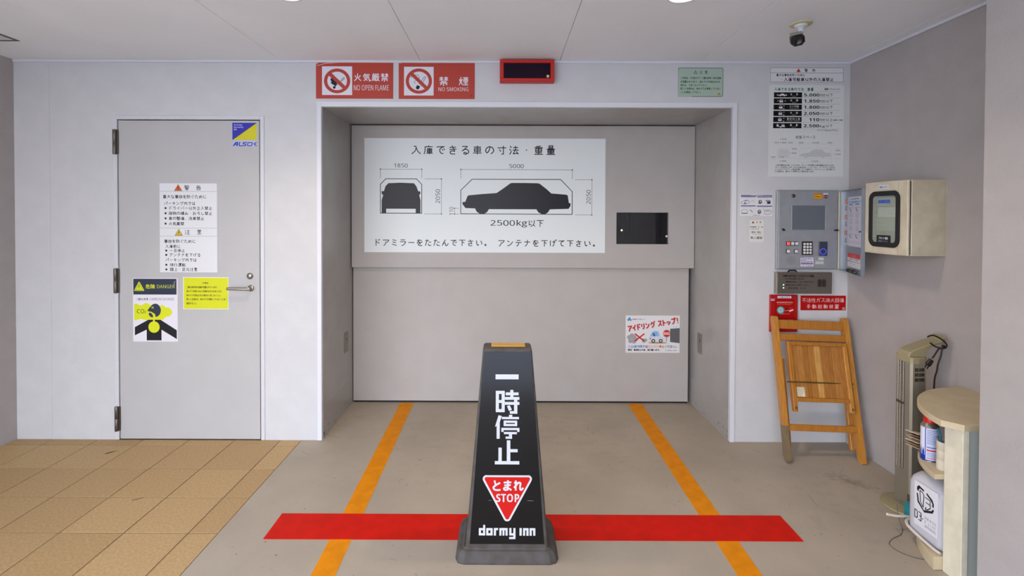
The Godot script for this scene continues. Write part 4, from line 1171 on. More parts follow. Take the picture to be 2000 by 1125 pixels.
func build_chair() -> void:
	var t := thing("folding_chair", "folded golden wooden chair leaning against the back wall", "chair", V(1.947, 0.0035, 3.052))
	var up := Vector3(0.027, 0.838, -0.228).normalized()
	var right := (Vector3.RIGHT - up * up.x).normalized()
	var bs := Basis(right, up, right.cross(up))
	t.basis = bs
	var w1 := wood(Color(0.765, 0.53, 0.21), 81)
	var w2 := wood(Color(0.70, 0.46, 0.16), 82)
	var worn := wood(Color(0.50, 0.43, 0.33), 83)
	for s in [-1.0, 1.0]:
		var x: float = s * 0.2235
		# stile: rounded top, slanted foot
		var pts := PackedVector2Array()
		for i in 9:
			var a := PI * i / 8
			pts.append(Vector2(cos(a) * 0.0225, 0.850 + sin(a) * 0.016))
		pts.append(Vector2(-0.0225, 0.205))
		pts.append(Vector2(0.0225, 0.205))
		var xf := Transform3D(Basis(Vector3(0, 0, -1), Vector3.UP, Vector3.RIGHT), Vector3(x + 0.0145, 0, 0))
		put(t, "stile", MB.new().prism(pts, 0.029, 0.002, xf).done(), w1)
		pts = PackedVector2Array([Vector2(0.0225, 0.205), Vector2(-0.0225, 0.205), Vector2(-0.0225, 0.004), Vector2(-0.012, -0.002), Vector2(0.010, 0.010), Vector2(0.0225, 0.030)])
		put(t, "foot", MB.new().prism(pts, 0.029, 0.002, xf).done(), worn if s < 0.0 else w1)
		# rear leg folded in behind the stile
		put(t, "rear_leg", MB.new().box(Vector3(s * 0.192, 0.335, -0.026), Vector3(0.022, 0.53, 0.028), 0.003, Basis(Vector3.RIGHT, 0.03)).done(), w2)
	put(t, "back_slat", MB.new().box(Vector3(0, 0.813, 0.004), Vector3(0.419, 0.056, 0.015), 0.003).done(), w2)
	put(t, "back_slat", MB.new().box(Vector3(0, 0.733, 0.006), Vector3(0.419, 0.042, 0.015), 0.003).done(), w2)
	put(t, "stretcher", MB.new().box(Vector3(0, 0.194, 0.004), Vector3(0.419, 0.038, 0.018), 0.003).done(), w2)
	var seat := Node3D.new()
	seat.name = "seat"
	seat.position = Vector3(0.004, 0, 0.036)
	t.add_child(seat)
	for s in [-1.0, 1.0]:
		var r := put(seat, "seat_rail", MB.new().box(Vector3(s * 0.172, 0.497, 0), Vector3(0.026, 0.415, 0.028), 0.003).done(), w1 if s > 0 else w2)
		put(r, "bolt", MB.new().lathe([Vector2(0.0075, 0.0), Vector2(0.006, 0.004), Vector2(0.0001, 0.005)], 12, Transform3D(Basis(Vector3.RIGHT, PI / 2), Vector3(s * 0.172, 0.312, 0.014))).done(), M.brass)
	put(seat, "seat_rail", MB.new().box(Vector3(0, 0.694, 0.004), Vector3(0.364, 0.022, 0.022), 0.003).done(), w2)
	put(seat, "seat_rail", MB.new().box(Vector3(0, 0.360, 0.004), Vector3(0.324, 0.024, 0.024), 0.003).done(), w2)
	var tones := [Color(0.68, 0.46, 0.20), Color(0.71, 0.49, 0.22), Color(0.65, 0.43, 0.18), Color(0.70, 0.475, 0.205), Color(0.80, 0.61, 0.33), Color(0.68, 0.45, 0.19), Color(0.66, 0.43, 0.18), Color(0.70, 0.475, 0.205), Color(0.68, 0.45, 0.19)]
	var plank := MB.new().box(Vector3.ZERO, Vector3(0.0345, 0.312, 0.010), 0.0012).done()
	for i in 9:
		put(seat, "plank", plank, wood(tones[i], 84 + i % 3), Vector3(-0.144 + i * 0.036, 0.5275, -0.002))
	var c := canvas(0, 0, 50, 60, 2, Color(0.80, 0.76, 0.66))
	c.fill([50, 20, 50, 60, 25, 60], Color(0.86, 0.83, 0.76))
	c.ink([4, 4, 14, 14, 4, 22], 1.5, Color(0.35, 0.32, 0.28))
	c.ink([0, 40, 30, 15], 1.0, Color(0.68, 0.62, 0.50))
	put(seat, "paper_label", plate(0.048, 0.056, 0.0006, printed(c, 0.6), M.white_plastic), null, Vector3(-0.128, 0.405, 0.0032))
	put(t, "cross_rod", MB.new().rod(Vector3(-0.212, 0.462, 0.056), Vector3(0.212, 0.462, 0.030), 0.004).done(), M.brass)


# ---------------------------------------------------------------- corner shelf and what stands on it
func shelf_outline(r: float, front: float) -> PackedVector2Array:
	# a quarter disc about the wall; the top comes forward over the post, the boards below end behind it
	var o := PackedVector2Array([Vector2(2.257, front)])
	var first := 0.10
	if front < 2.1:
		o.append(Vector2(1.852, front))
	else:
		first = asin((front - 2.04) / r)
	for i in 21:
		var a := lerpf(first, PI / 2 - 0.006, i / 20.0)
		o.append(Vector2(2.26 - r * cos(a), 2.04 + r * sin(a)))
	return o


func build_shelf() -> void:
	var t := thing("corner_shelf", "low cream corner shelf with a rounded top by the right wall", "shelf", Vector3.ZERO)
	var lam := mat(Color(0.80, 0.74, 0.615), 0.45)
	lam.albedo_texture = noise_tex(0.012, Color(0.955, 0.95, 0.935), Color(1, 1, 1), 512, 91, 5)
	triplanar(lam, 1.3)
	var edge := mat(Color(0.865, 0.845, 0.765), 0.45)
	edge.albedo_texture = noise_tex(0.02, Color(0.96, 0.955, 0.945), Color(1, 1, 1), 512, 92, 5)
	triplanar(edge, 1.3)
	var flat := Basis(Vector3.RIGHT, Vector3(0, 0, -1), Vector3.UP)
	put(t, "top", MB.new().prism(shelf_outline(0.46, 2.033), 0.025, 0.002, Transform3D(flat, Vector3(0, 0.650, 0))).done(), lam)
	put(t, "middle_board", MB.new().prism(shelf_outline(0.455, 2.124), 0.020, 0.002, Transform3D(flat, Vector3(0, 0.405, 0))).done(), lam)
	put(t, "base", MB.new().prism(shelf_outline(0.455, 2.124), 0.054, 0.002, Transform3D(flat, Vector3(0, 0.056, 0))).done(), lam)
	put(t, "post", MB.new().bx(1.850, 1.876, 0.0, 0.625, 2.036, 2.122, 0.0015).done(), edge)
	put(t, "side_panel", MB.new().bx(1.876, 2.257, 0.0, 0.625, 2.042, 2.056).done(), mat(Color(0.70, 0.735, 0.72), 0.45))
	# spray can: the body carries the print all round
	var s := thing("spray_can", "blue and white spray can with a red cap on the shelf", "spray can", V(1.903, 0.405, 2.258))
	var c := canvas(0, 0, 400, 220, 2, Color(0.84, 0.85, 0.90))
	var bl := Color(0.10, 0.22, 0.62)
	for i in 16:
		var x := 12.5 + i * 25
		c.fill([x - 9, 220, x - 9, 165, x, 118 + (i % 2) * 14, x + 9, 165, x + 9, 220], bl)
	c.rect(0, 185, 400, 220, bl)
	c.rect(150, 0, 262, 220, Color(0.74, 0.77, 0.86))
	c.rect(150, 0, 156, 220, bl)
	c.rect(256, 0, 262, 220, bl)
	for i in 9:
		c.ink([166, 14 + i * 11, 250 - (i % 3) * 14, 14 + i * 11], 3.5, Color(0.40, 0.48, 0.72))
	c.ink([164, 128, 250, 128], 6, Color(0.30, 0.40, 0.70))
	c.ink([164, 148, 250, 148], 9, Color(0.78, 0.18, 0.22))
	for i in 3:
		c.ink([166, 166 + i * 10, 246, 166 + i * 10], 3, Color(0.45, 0.52, 0.74))
	c.ink([164, 200, 250, 200], 5, Color(0.75, 0.40, 0.45))
	c.rect(0, 214, 400, 220, Color(0.08, 0.15, 0.42))
	put(s, "body", round_print(0.0325, 0.003, 0.148, 40), printed(c, 0.25), Vector3.ZERO, Vector3(0, deg_to_rad(-205), 0))
	put(s, "bottom_rim", MB.new().lathe([Vector2(0.0001, 0.0), Vector2(0.031, 0.0), Vector2(0.033, 0.0015), Vector2(0.0325, 0.003)], 32).done(), M.steel)
	put(s, "shoulder", MB.new().lathe([Vector2(0.0325, 0.148), Vector2(0.034, 0.150), Vector2(0.033, 0.152), Vector2(0.029, 0.160), Vector2(0.023, 0.167), Vector2(0.021, 0.170), Vector2(0.0001, 0.170)], 32).done(), M.steel)
	put(s, "cap", MB.new().lathe([Vector2(0.0235, 0.168), Vector2(0.0235, 0.176), Vector2(0.021, 0.208), Vector2(0.018, 0.211), Vector2(0.0001, 0.211)], 28).done(), mat(Color(0.75, 0.10, 0.06), 0.35))
	# cup with pens
	s = thing("pen_cup", "cream ribbed cup holding pens beside the spray can", "cup", V(1.893, 0.405, 2.168))
	var cream := mat(Color(0.80, 0.77, 0.70), 0.5)
	put(s, "cup_body", MB.new().lathe([Vector2(0.0001, 0.0), Vector2(0.027, 0.0), Vector2(0.029, 0.002), Vector2(0.0285, 0.040), Vector2(0.0275, 0.042), Vector2(0.0288, 0.044), Vector2(0.0285, 0.082), Vector2(0.0275, 0.084), Vector2(0.0288, 0.086), Vector2(0.0285, 0.120), Vector2(0.0265, 0.121), Vector2(0.0255, 0.118), Vector2(0.0250, 0.090), Vector2(0.0001, 0.088)], 28).done(), cream)
	solo("pen", MB.new().rod(Vector3.ZERO, Vector3(-0.028, 0.085, 0.004), 0.0048).done(), mat(Color(0.16, 0.40, 0.50), 0.35), "teal pen leaning to the left in the cream cup", "pen", V(1.890, 0.496, 2.172), Vector3.ZERO, "pens in the cup")
	solo("pen", MB.new().rod(Vector3.ZERO, Vector3(0.006, 0.062, -0.002), 0.0055).done(), mat(Color(0.62, 0.08, 0.07), 0.35), "red pen standing in the cream cup", "pen", V(1.900, 0.496, 2.160), Vector3.ZERO, "pens in the cup")
	# folded papers behind the can
	s = thing("paper_bundle", "bundle of folded papers sticking out behind the spray can", "papers", V(1.965, 0.405, 2.362), Vector3(0, 0.25, 0))
	for i in 6:
		var pc: Color = [Color(0.78, 0.74, 0.64), Color(0.66, 0.48, 0.30), Color(0.80, 0.78, 0.72), Color(0.74, 0.70, 0.60), Color(0.62, 0.42, 0.26), Color(0.82, 0.80, 0.76)][i]
		put(s, "sheet", MB.new().box(Vector3(-0.004 * (i % 3), 0.012 + i * 0.011, 0), Vector3(0.14, 0.0022, 0.06), 0.0004, Basis(Vector3.BACK, -0.10 - i * 0.035)).done(), mat(pc, 0.7))
	put(s, "block", MB.new().box(Vector3(0.035, 0.030, 0), Vector3(0.05, 0.060, 0.05), 0.003).done(), mat(Color(0.52, 0.44, 0.34), 0.8))
	# jug on the bottom of the shelf
	s = thing("plastic_jug", "white plastic jug with a black shield label at the shelf bottom", "jug", V(1.968, 0.056, 2.235))
	var jm := mat(Color(0.74, 0.74, 0.77), 0.35)
	jm.backlight_enabled = true
	jm.backlight = Color(0.12, 0.12, 0.12)
	var rings := []
	for r in [[0.0, 0.096, 0.090, 0.030], [0.006, 0.104, 0.098, 0.034], [0.03, 0.106, 0.100, 0.036], [0.225, 0.106, 0.100, 0.036], [0.250, 0.100, 0.094, 0.040], [0.270, 0.086, 0.080, 0.042], [0.280, 0.060, 0.055, 0.040], [0.284, 0.030, 0.030, 0.028]]:
		rings.append(corner_ring(0, r[0], 0, r[1], r[2], r[3], 6))
	put(s, "body", MB.new().loft(rings).done(), jm)
	put(s, "cap", MB.new().lathe([Vector2(0.022, 0.282), Vector2(0.022, 0.305), Vector2(0.020, 0.308), Vector2(0.0001, 0.308)], 24).done(), M.white_plastic)
	c = canvas(0, 0, 125, 196, 5, Color(0.84, 0.84, 0.87))
	var k := Color(0.10, 0.10, 0.12)
	# shield: outer bars, then the two letters inside
	c.fill([14, 26, 24, 14, 52, 22, 52, 30, 30, 26, 24, 33, 24, 42, 14, 40], k)
	c.fill([64, 34, 66, 26, 96, 42, 104, 58, 103, 74, 95, 71, 96, 60, 88, 50], k)
	c.fill([12, 52, 20, 54, 25, 84, 52, 110, 92, 92, 99, 80, 105, 84, 98, 100, 54, 120, 18, 92], k)
	c.ink([30, 34, 44, 38, 52, 46, 48, 100, 33, 82, 30, 34], 4.2, k)
	c.ink([58, 50, 84, 52, 86, 84, 72, 98, 60, 102, 64, 90], 4.2, k)
	c.ink([62, 70, 84, 72], 4.2, k)
	c.ink([4, 132, 14, 132, 18, 138, 18, 160, 14, 166, 4, 166], 4.6, k, true)
	c.ink([24, 132, 38, 134, 38, 147, 29, 148], 4.6, k)
	c.ink([29, 148, 38, 149, 38, 168, 24, 167], 4.6, k)
	c.rect(43, 151, 50, 155, k)
	for r in [["DOMINISTA", 140], ["8 LINE", 158], ["DEFENDERS", 176]]:
		var n: int = r[0].length()
		for i in n:
			if r[0][i] == " ":
				continue
			var x := 58.0 + i * 60.0 / n
			c.latin(r[0][i], x, r[1] - 5.5, x + (1.6 if r[0][i] == "I" else 4.2), r[1] + 5.5, k)
	put(s, "label", plate(0.125, 0.196, 0.0006, printed(c, 0.4), M.white_plastic), null, Vector3(-0.1062, 0.148, 0.012), Vector3(0, -PI / 2, 0)).set_meta("label", "white sticker with a black shield emblem")
	# white hose round the foot of the jug
	var hose := mat(Color(0.80, 0.765, 0.74), 0.4)
	var pts := []
	for p in [[1.905, 0.082, 2.352], [1.872, 0.082, 2.340], [1.852, 0.079, 2.310], [1.848, 0.074, 2.27], [1.848, 0.068, 2.22], [1.848, 0.064, 2.16], [1.852, 0.0635, 2.134]]:
		pts.append(V(p[0], p[1], p[2]))
	solo("white_hose", MB.new().tube(round_path(pts), 0.0065, 10).done(), hose, "pale hose curled round the foot of the white jug", "hose")


func round_path(p: Array) -> Array:
	var o := []
	var n := p.size()
	for i in n - 1:
		for s in 5:
			o.append(p[i].cubic_interpolate(p[i + 1], p[maxi(i - 1, 0)], p[mini(i + 2, n - 1)], s / 5.0))
	o.append(p[n - 1])
	return o


# side of a cylinder whose print runs once round
func round_print(r: float, y0: float, y1: float, segs: int) -> ArrayMesh:
	var b := MB.new()
	for k in segs:
		var a := TAU * k / segs
		var e := TAU * (k + 1) / segs
		var da := Vector3(sin(a), 0, cos(a))
		var de := Vector3(sin(e), 0, cos(e))
		var p := [da * r + Vector3.UP * y0, de * r + Vector3.UP * y0, de * r + Vector3.UP * y1, da * r + Vector3.UP * y1]
		var n := [da, de, de, da]
		var u := [Vector2(float(k) / segs, 1), Vector2(float(k + 1) / segs, 1), Vector2(float(k + 1) / segs, 0), Vector2(float(k) / segs, 0)]
		for i in [0, 2, 1, 0, 3, 2]:
			b.v(p[i], n[i], u[i])
	return b.done()


# ---------------------------------------------------------------- tower heater
func build_heater() -> void:
	var t := thing("tower_heater", "tall narrow silver tower heater behind the corner shelf", "heater", V(2.085, 0, 2.592))
	var olive := mat(Color(0.58, 0.545, 0.42), 0.42)
	var silver := mat(Color(0.62, 0.60, 0.54), 0.34, 0.65)
	var flat := Basis(Vector3.RIGHT, Vector3(0, 0, -1), Vector3.UP)
	put(t, "base", MB.new().lathe([Vector2(0.0001, 0.0), Vector2(0.118, 0.0), Vector2(0.122, 0.004), Vector2(0.120, 0.012), Vector2(0.100, 0.018), Vector2(0.0001, 0.020)], 48).done(), olive)
	var o := PackedVector2Array()
	for p in [[-0.045, -0.048], [-0.037, -0.058], [-0.01, -0.060], [0.025, -0.054], [0.046, -0.034], [0.050, 0.0], [0.046, 0.034], [0.025, 0.050], [-0.01, 0.052], [-0.037, 0.050], [-0.045, 0.040]]:
		o.append(Vector2(p[0], p[1]))
	put(t, "body", MB.new().prism(o, 0.735, 0.0, Transform3D(flat, Vector3(0, 0.757, 0))).done(), silver)
	var o2 := PackedVector2Array()
	for p in o:
		o2.append(p * 1.03)
	var cap := put(t, "top_cap", MB.new().prism(o2, 0.030, 0.004, Transform3D(flat, Vector3(0, 0.782, 0))).done(), olive)
	# the cap runs up into a flat carrying handle that reaches back to the wall
	var side := PackedVector2Array()
	for p in [[-0.045, 0.778], [-0.045, 0.793], [-0.036, 0.806], [-0.015, 0.818], [0.03, 0.835], [0.08, 0.854], [0.115, 0.863], [0.138, 0.886], [0.138, 0.852], [0.110, 0.846], [0.075, 0.832], [0.050, 0.812], [0.040, 0.795], [0.040, 0.778]]:
		side.append(Vector2(p[0], p[1]))
	put(cap, "handle", MB.new().prism(side, 0.072, 0.005, Transform3D(Basis(), Vector3(0, 0, 0.040))).done(), olive)
	# grille on the face towards the room
	put(t, "grille_slot", MB.new().bx(-0.0462, -0.0448, 0.205, 0.750, -0.016, 0.026).done(), M.steel_dark)
	var b := MB.new()
	for i in 66:
		var y := 0.212 + i * 0.0082
		b.tube([V(-0.0475, y, -0.016), V(-0.0515, y + 0.003, 0.005), V(-0.0475, y, 0.026)], 0.0012, 5)
	for d in [-0.012, 0.005, 0.022]:
		b.tube([V(-0.0485 - (0.003 if d == 0.005 else 0.0), 0.205, d), V(-0.0485 - (0.003 if d == 0.005 else 0.0), 0.752, d)], 0.0012, 5)
	put(t, "grille", b.done(), mat(Color(0.80, 0.775, 0.72), 0.35, 0.3))
	put(t, "grille_band", MB.new().bx(-0.054, -0.046, 0.535, 0.548, -0.018, 0.028, 0.001).done(), M.steel_dark)
	var slot := MB.new().box(Vector3.ZERO, Vector3(0.0048, 0.017, 0.0015)).done()
	for r in 3:
		for q in 6:
			put(t, "vent_slot", slot, M.black_plastic, V(-0.026 + q * 0.0085, 0.722 - r * 0.025, -0.0605 + q * 0.0006), Vector3(0, 0.06, 0))
	for q in 4:
		put(t, "vent_slot", slot, M.black_plastic, V(-0.0425, 0.06 + q * 0.009, -0.052), Vector3(0, -0.9, 1.2))
	# its cord, looped over the handle
	var pts := []
	for p in [[2.129, 0.886, 2.545], [2.127, 0.886, 2.545], [2.150, 0.894, 2.54], [2.184, 0.876, 2.53], [2.204, 0.852, 2.525], [2.198, 0.838, 2.522], [2.177, 0.833, 2.522], [2.150, 0.842, 2.53], [2.131, 0.858, 2.535]]:
		pts.append(V(p[0], p[1], p[2]))
	var cord := Node3D.new()
	cord.name = "power_cord"
	cord.position = -t.position
	t.add_child(cord)
	cord.set_meta("label", "black power cord with a plug, looped over the handle")
	put(cord, "loop", MB.new().tube(round_path(pts), 0.0036, 8).done(), M.black_plastic)
	pts = []
	for p in [[2.186, 0.842, 2.52], [2.177, 0.826, 2.52], [2.172, 0.795, 2.52], [2.163, 0.752, 2.525], [2.163, 0.72, 2.53], [2.159, 0.66, 2.54], [2.165, 0.5, 2.545], [2.18, 0.2, 2.55], [2.17, 0.024, 2.555], [2.15, 0.022, 2.56]]:
		pts.append(V(p[0], p[1], p[2]))
	put(cord, "lead", MB.new().tube(round_path(pts), 0.0036, 8).done(), M.black_plastic)
	put(cord, "lead", MB.new().tube(round_path([V(2.170, 0.838, 2.52), V(2.155, 0.826, 2.518), V(2.139, 0.803, 2.516), V(2.126, 0.786, 2.515)]), 0.0036, 8).done(), M.black_plastic)
	b = MB.new()
	var tilt := Basis(Vector3.BACK, -0.55)
	b.box(Vector3.ZERO, Vector3(0.028, 0.036, 0.014), 0.005, tilt)
	for sd in [-1.0, 1.0]:
		b.box(tilt * Vector3(sd * 0.006, -0.025, 0), Vector3(0.0018, 0.016, 0.006), 0.0, tilt)
	put(cord, "plug", b.done(), M.black_plastic, V(2.113, 0.765, 2.515))
	put(cord, "knot", MB.new().lathe([Vector2(0.0001, -0.010), Vector2(0.007, -0.008), Vector2(0.009, 0.0), Vector2(0.007, 0.008), Vector2(0.0001, 0.010)], 10).done(), M.black_plastic, V(2.186, 0.842, 2.518), Vector3(0, 0, 1.0))


func build_small_things() -> void:
	# camera on the ceiling
	var t := thing("security_camera", "black security camera on a white ceiling mount", "camera", V(1.560, HC, 2.690))
	put(t, "base_disc", MB.new().lathe([Vector2(0.0001, -0.007), Vector2(0.050, -0.007), Vector2(0.054, -0.004), Vector2(0.055, 0.0)], 36).done(), mat(Color(0.78, 0.75, 0.58), 0.5))
	put(t, "mount", MB.new().lathe([Vector2(0.0001, -0.050), Vector2(0.012, -0.048), Vector2(0.014, -0.030), Vector2(0.018, -0.022), Vector2(0.030, -0.017), Vector2(0.032, -0.007)], 28).done(), M.white_plastic)
	put(t, "knuckle", MB.new().lathe([Vector2(0.0001, -0.013), Vector2(0.009, -0.010), Vector2(0.013, 0.0), Vector2(0.009, 0.010), Vector2(0.0001, 0.013)], 16, Transform3D(Basis(), Vector3(-0.004, -0.056, 0.004))).done(), M.white_plastic)
	var cb := Basis(Vector3.UP, -0.42) * Basis(Vector3.RIGHT, 0.42) * Basis(Vector3.BACK, 0.12)
	var hd := put(t, "housing", MB.new().box(Vector3.ZERO, Vector3(0.062, 0.056, 0.105), 0.014, cb).done(), M.black_plastic, Vector3(-0.038, -0.092, 0.032))
	put(hd, "lens", MB.new().lathe([Vector2(0.0001, 0.0), Vector2(0.017, 0.0), Vector2(0.017, 0.003), Vector2(0.013, 0.002), Vector2(0.0001, 0.001)], 20, Transform3D(cb * Basis(Vector3.RIGHT, PI / 2), cb * Vector3(0, 0, 0.0525))).done(), mat(Color(0.08, 0.05, 0.05), 0.1))
	put(hd, "hood", MB.new().box(cb * Vector3(0, 0.029, -0.012), Vector3(0.056, 0.004, 0.09), 0.0015, cb).done(), mat(Color(0.62, 0.60, 0.55), 0.4))
	# teal gadget, white rod and thin wire behind the jug
	t = thing("teal_tool", "small teal plastic tool on the floor behind the jug", "tool", V(1.952, 0.0, 2.425))
	put(t, "foot", MB.new().box(Vector3(0.004, 0.017, 0), Vector3(0.026, 0.034, 0.034), 0.004).done(), M.black_plastic)
	put(t, "body", MB.new().box(Vector3(0, 0.070, 0), Vector3(0.032, 0.088, 0.036), 0.007).done(), mat(Color(0.06, 0.50, 0.55), 0.35))
	solo("white_rod", MB.new().tube(round_path([V(1.828, 0.074, 2.402), V(1.87, 0.066, 2.403), V(1.92, 0.063, 2.404), V(1.934, 0.062, 2.404)]), 0.006, 10).done(), mat(Color(0.85, 0.82, 0.76), 0.35), "white rod sticking out from the teal tool", "rod")
	var w := []
	for p in [[1.945, 0.10, 2.45], [1.925, 0.115, 2.45], [1.912, 0.09, 2.45], [1.915, 0.03, 2.44], [1.90, 0.003, 2.40], [1.86, 0.002, 2.36], [1.80, 0.002, 2.33], [1.755, 0.002, 2.29], [1.76, 0.002, 2.24], [1.80, 0.002, 2.20], [1.83, 0.002, 2.19]]:
		w.append(V(p[0], p[1], p[2]))
	solo("thin_wire", MB.new().tube(round_path(w), 0.0014, 6).done(), mat(Color(0.36, 0.36, 0.37), 0.5), "thin grey wire looped on the floor by the jug", "wire")
	# leaf and twig on the tiles
	var leaf := PackedVector2Array([Vector2(-0.030, 0.0), Vector2(-0.012, 0.006), Vector2(0.010, 0.006), Vector2(0.026, 0.001), Vector2(0.038, 0.0), Vector2(0.024, -0.003), Vector2(0.006, -0.006), Vector2(-0.014, -0.005)])
	solo("dry_leaf", MB.new().prism(leaf, 0.0012, 0.0, Transform3D(Basis(Vector3.RIGHT, -PI / 2), Vector3(0, 0.0014, 0))).done(), mat(Color(0.22, 0.19, 0.13), 0.8), "dark narrow dry leaf on the beige tiles", "leaf", V(-2.443, 0.0, 3.150), Vector3(0, 0.75, 0))
	solo("twig", MB.new().tube(round_path([Vector3(-0.024, 0.0014, 0.0), Vector3(-0.006, 0.0022, -0.002), Vector3(0.012, 0.002, -0.008), Vector3(0.022, 0.0014, -0.016)]), 0.0013, 6).done(), mat(Color(0.38, 0.27, 0.16), 0.8), "thin brown twig on the beige tiles", "twig", V(-1.896, 0.0, 2.626), Vector3(0, 0.3, 0))

# ---------------------------------------------------------------- mesh helpers
class MB:
	# collects triangles; faces are given counter-clockwise as seen from outside
	var st := SurfaceTool.new()
	func _init() -> void:
		st.begin(Mesh.PRIMITIVE_TRIANGLES)
	func v(p: Vector3, n: Vector3, uv := Vector2.ZERO) -> void:
		st.set_normal(n)
		st.set_uv(uv)
		st.add_vertex(p)
	func tri(a: Vector3, b: Vector3, c: Vector3) -> void:
		var n := (b - a).cross(c - a).normalized()
		v(a, n); v(c, n); v(b, n)
	func quad(a: Vector3, b: Vector3, c: Vector3, d: Vector3) -> void:
		tri(a, b, c)
		tri(a, c, d)
	func quad_uv(a: Vector3, b: Vector3, c: Vector3, d: Vector3, ua: Vector2, ub: Vector2, uc: Vector2, ud: Vector2) -> void:
		var n := (b - a).cross(c - a).normalized()
		v(a, n, ua); v(c, n, uc); v(b, n, ub)
		v(a, n, ua); v(d, n, ud); v(c, n, uc)
	func quad_n(p: Array, n: Array) -> void:
		v(p[0], n[0]); v(p[2], n[2]); v(p[1], n[1])
		v(p[0], n[0]); v(p[3], n[3]); v(p[2], n[2])
	# a box with chamfered edges, centred on c
	func box(c: Vector3, s: Vector3, bev := 0.0, bs := Basis()) -> MB:
		var h := s * 0.5
		var b: float = min(bev, min(h.x, min(h.y, h.z)) * 0.9)
		for ax in 3:
			var u := (ax + 1) % 3
			var w := (ax + 2) % 3
			for sg: float in [-1.0, 1.0]:
				var pts := []
				for q in [[-1, -1], [1, -1], [1, 1], [-1, 1]]:
					var p := Vector3.ZERO
					p[ax] = sg * h[ax]
					p[u] = q[0] * (h[u] - b)
					p[w] = q[1] * (h[w] - b)
					pts.append(c + bs * p)
				if sg < 0.0:
					pts.reverse()
				quad(pts[0], pts[1], pts[2], pts[3])
			if b > 0.0:
				for s1: float in [-1.0, 1.0]:
					for s2: float in [-1.0, 1.0]:
						var pts := []
						for q in [[-1, 0], [1, 0], [1, 1], [-1, 1]]:
							var p := Vector3.ZERO
							p[ax] = q[0] * (h[ax] - b)
							p[u] = s1 * (h[u] if q[1] == 0 else h[u] - b)
							p[w] = s2 * (h[w] - b if q[1] == 0 else h[w])
							pts.append(c + bs * p)
						var o: Vector3 = (pts[1] - pts[0]).cross(pts[2] - pts[0])
						var dir := Vector3.ZERO
						dir[u] = s1
						dir[w] = s2
						if o.dot(bs * dir) < 0.0:
							pts.reverse()
						quad(pts[0], pts[1], pts[2], pts[3])
		if b > 0.0:
			for sx: float in [-1.0, 1.0]:
				for sy: float in [-1.0, 1.0]:
					for sz: float in [-1.0, 1.0]:
						var p0 := c + bs * Vector3(sx * h.x, sy * (h.y - b), sz * (h.z - b))
						var p1 := c + bs * Vector3(sx * (h.x - b), sy * h.y, sz * (h.z - b))
						var p2 := c + bs * Vector3(sx * (h.x - b), sy * (h.y - b), sz * h.z)
						if (p1 - p0).cross(p2 - p0).dot(bs * Vector3(sx, sy, sz)) < 0.0:
							tri(p0, p2, p1)
						else:
							tri(p0, p1, p2)
		return self
	# box from corner to corner in room coordinates x, y, depth
	func bx(x0: float, x1: float, y0: float, y1: float, d0: float, d1: float, bev := 0.0) -> MB:
		return box(Vector3((x0 + x1) / 2, (y0 + y1) / 2, -(d0 + d1) / 2), Vector3(absf(x1 - x0), absf(y1 - y0), absf(d1 - d0)), bev)
	# profile of (radius, height) from bottom to top, turned about the y axis of xf
	func lathe(prof: Array, segs: int, xf := Transform3D()) -> MB:
		var m := prof.size() - 1
		var nn := []
		for i in m:
			var d: Vector2 = prof[i + 1] - prof[i]
			nn.append(Vector2(d.y, -d.x).normalized())
		for i in m:
			var n0: Vector2 = nn[i]
			var n1: Vector2 = nn[i]
			if i > 0 and nn[i - 1].dot(nn[i]) > 0.75:
				n0 = (nn[i - 1] + nn[i]).normalized()
			if i < m - 1 and nn[i + 1].dot(nn[i]) > 0.75:
				n1 = (nn[i + 1] + nn[i]).normalized()
			for k in segs:
				var a := TAU * k / segs
				var b := TAU * (k + 1) / segs
				var da := Vector3(cos(a), 0, sin(a))
				var db := Vector3(cos(b), 0, sin(b))
				var up := Vector3.UP
				var p := [da * prof[i].x + up * prof[i].y, da * prof[i + 1].x + up * prof[i + 1].y, db * prof[i + 1].x + up * prof[i + 1].y, db * prof[i].x + up * prof[i].y]
				var n := [da * n0.x + up * n0.y, da * n1.x + up * n1.y, db * n1.x + up * n1.y, db * n0.x + up * n0.y]
				for q in 4:
					p[q] = xf * p[q]
					n[q] = (xf.basis * n[q]).normalized()
				quad_n(p, n)
		return self
	func rod(a: Vector3, b: Vector3, r: float, segs := 12) -> MB:
		return tube([a, b], r, segs)
	# a round tube along points, closed at both ends
	func tube(path: Array, r: float, segs := 10) -> MB:
		var n := path.size()
		var t0: Vector3 = (path[1] - path[0]).normalized()
		var side := t0.cross(Vector3.UP if absf(t0.y) < 0.9 else Vector3.RIGHT).normalized()
		var rings := []
		var norms := []
		for i in n:
			var t: Vector3 = (path[mini(i + 1, n - 1)] - path[maxi(i - 1, 0)]).normalized()
			side = (side - t * side.dot(t)).normalized()
			var up := side.cross(t)
			var ring := []
			var nr := []
			for k in segs:
				var a := TAU * k / segs
				var d := side * cos(a) + up * sin(a)
				ring.append(path[i] + d * r)
				nr.append(d)
			rings.append(ring)
			norms.append(nr)
		for i in n - 1:
			for k in segs:
				var j := (k + 1) % segs
				quad_n([rings[i][j], rings[i][k], rings[i + 1][k], rings[i + 1][j]], [norms[i][j], norms[i][k], norms[i + 1][k], norms[i + 1][j]])
		for k in segs:
			var j := (k + 1) % segs
			tri(path[0], rings[0][k], rings[0][j])
			tri(path[n - 1], rings[n - 1][j], rings[n - 1][k])
		return self
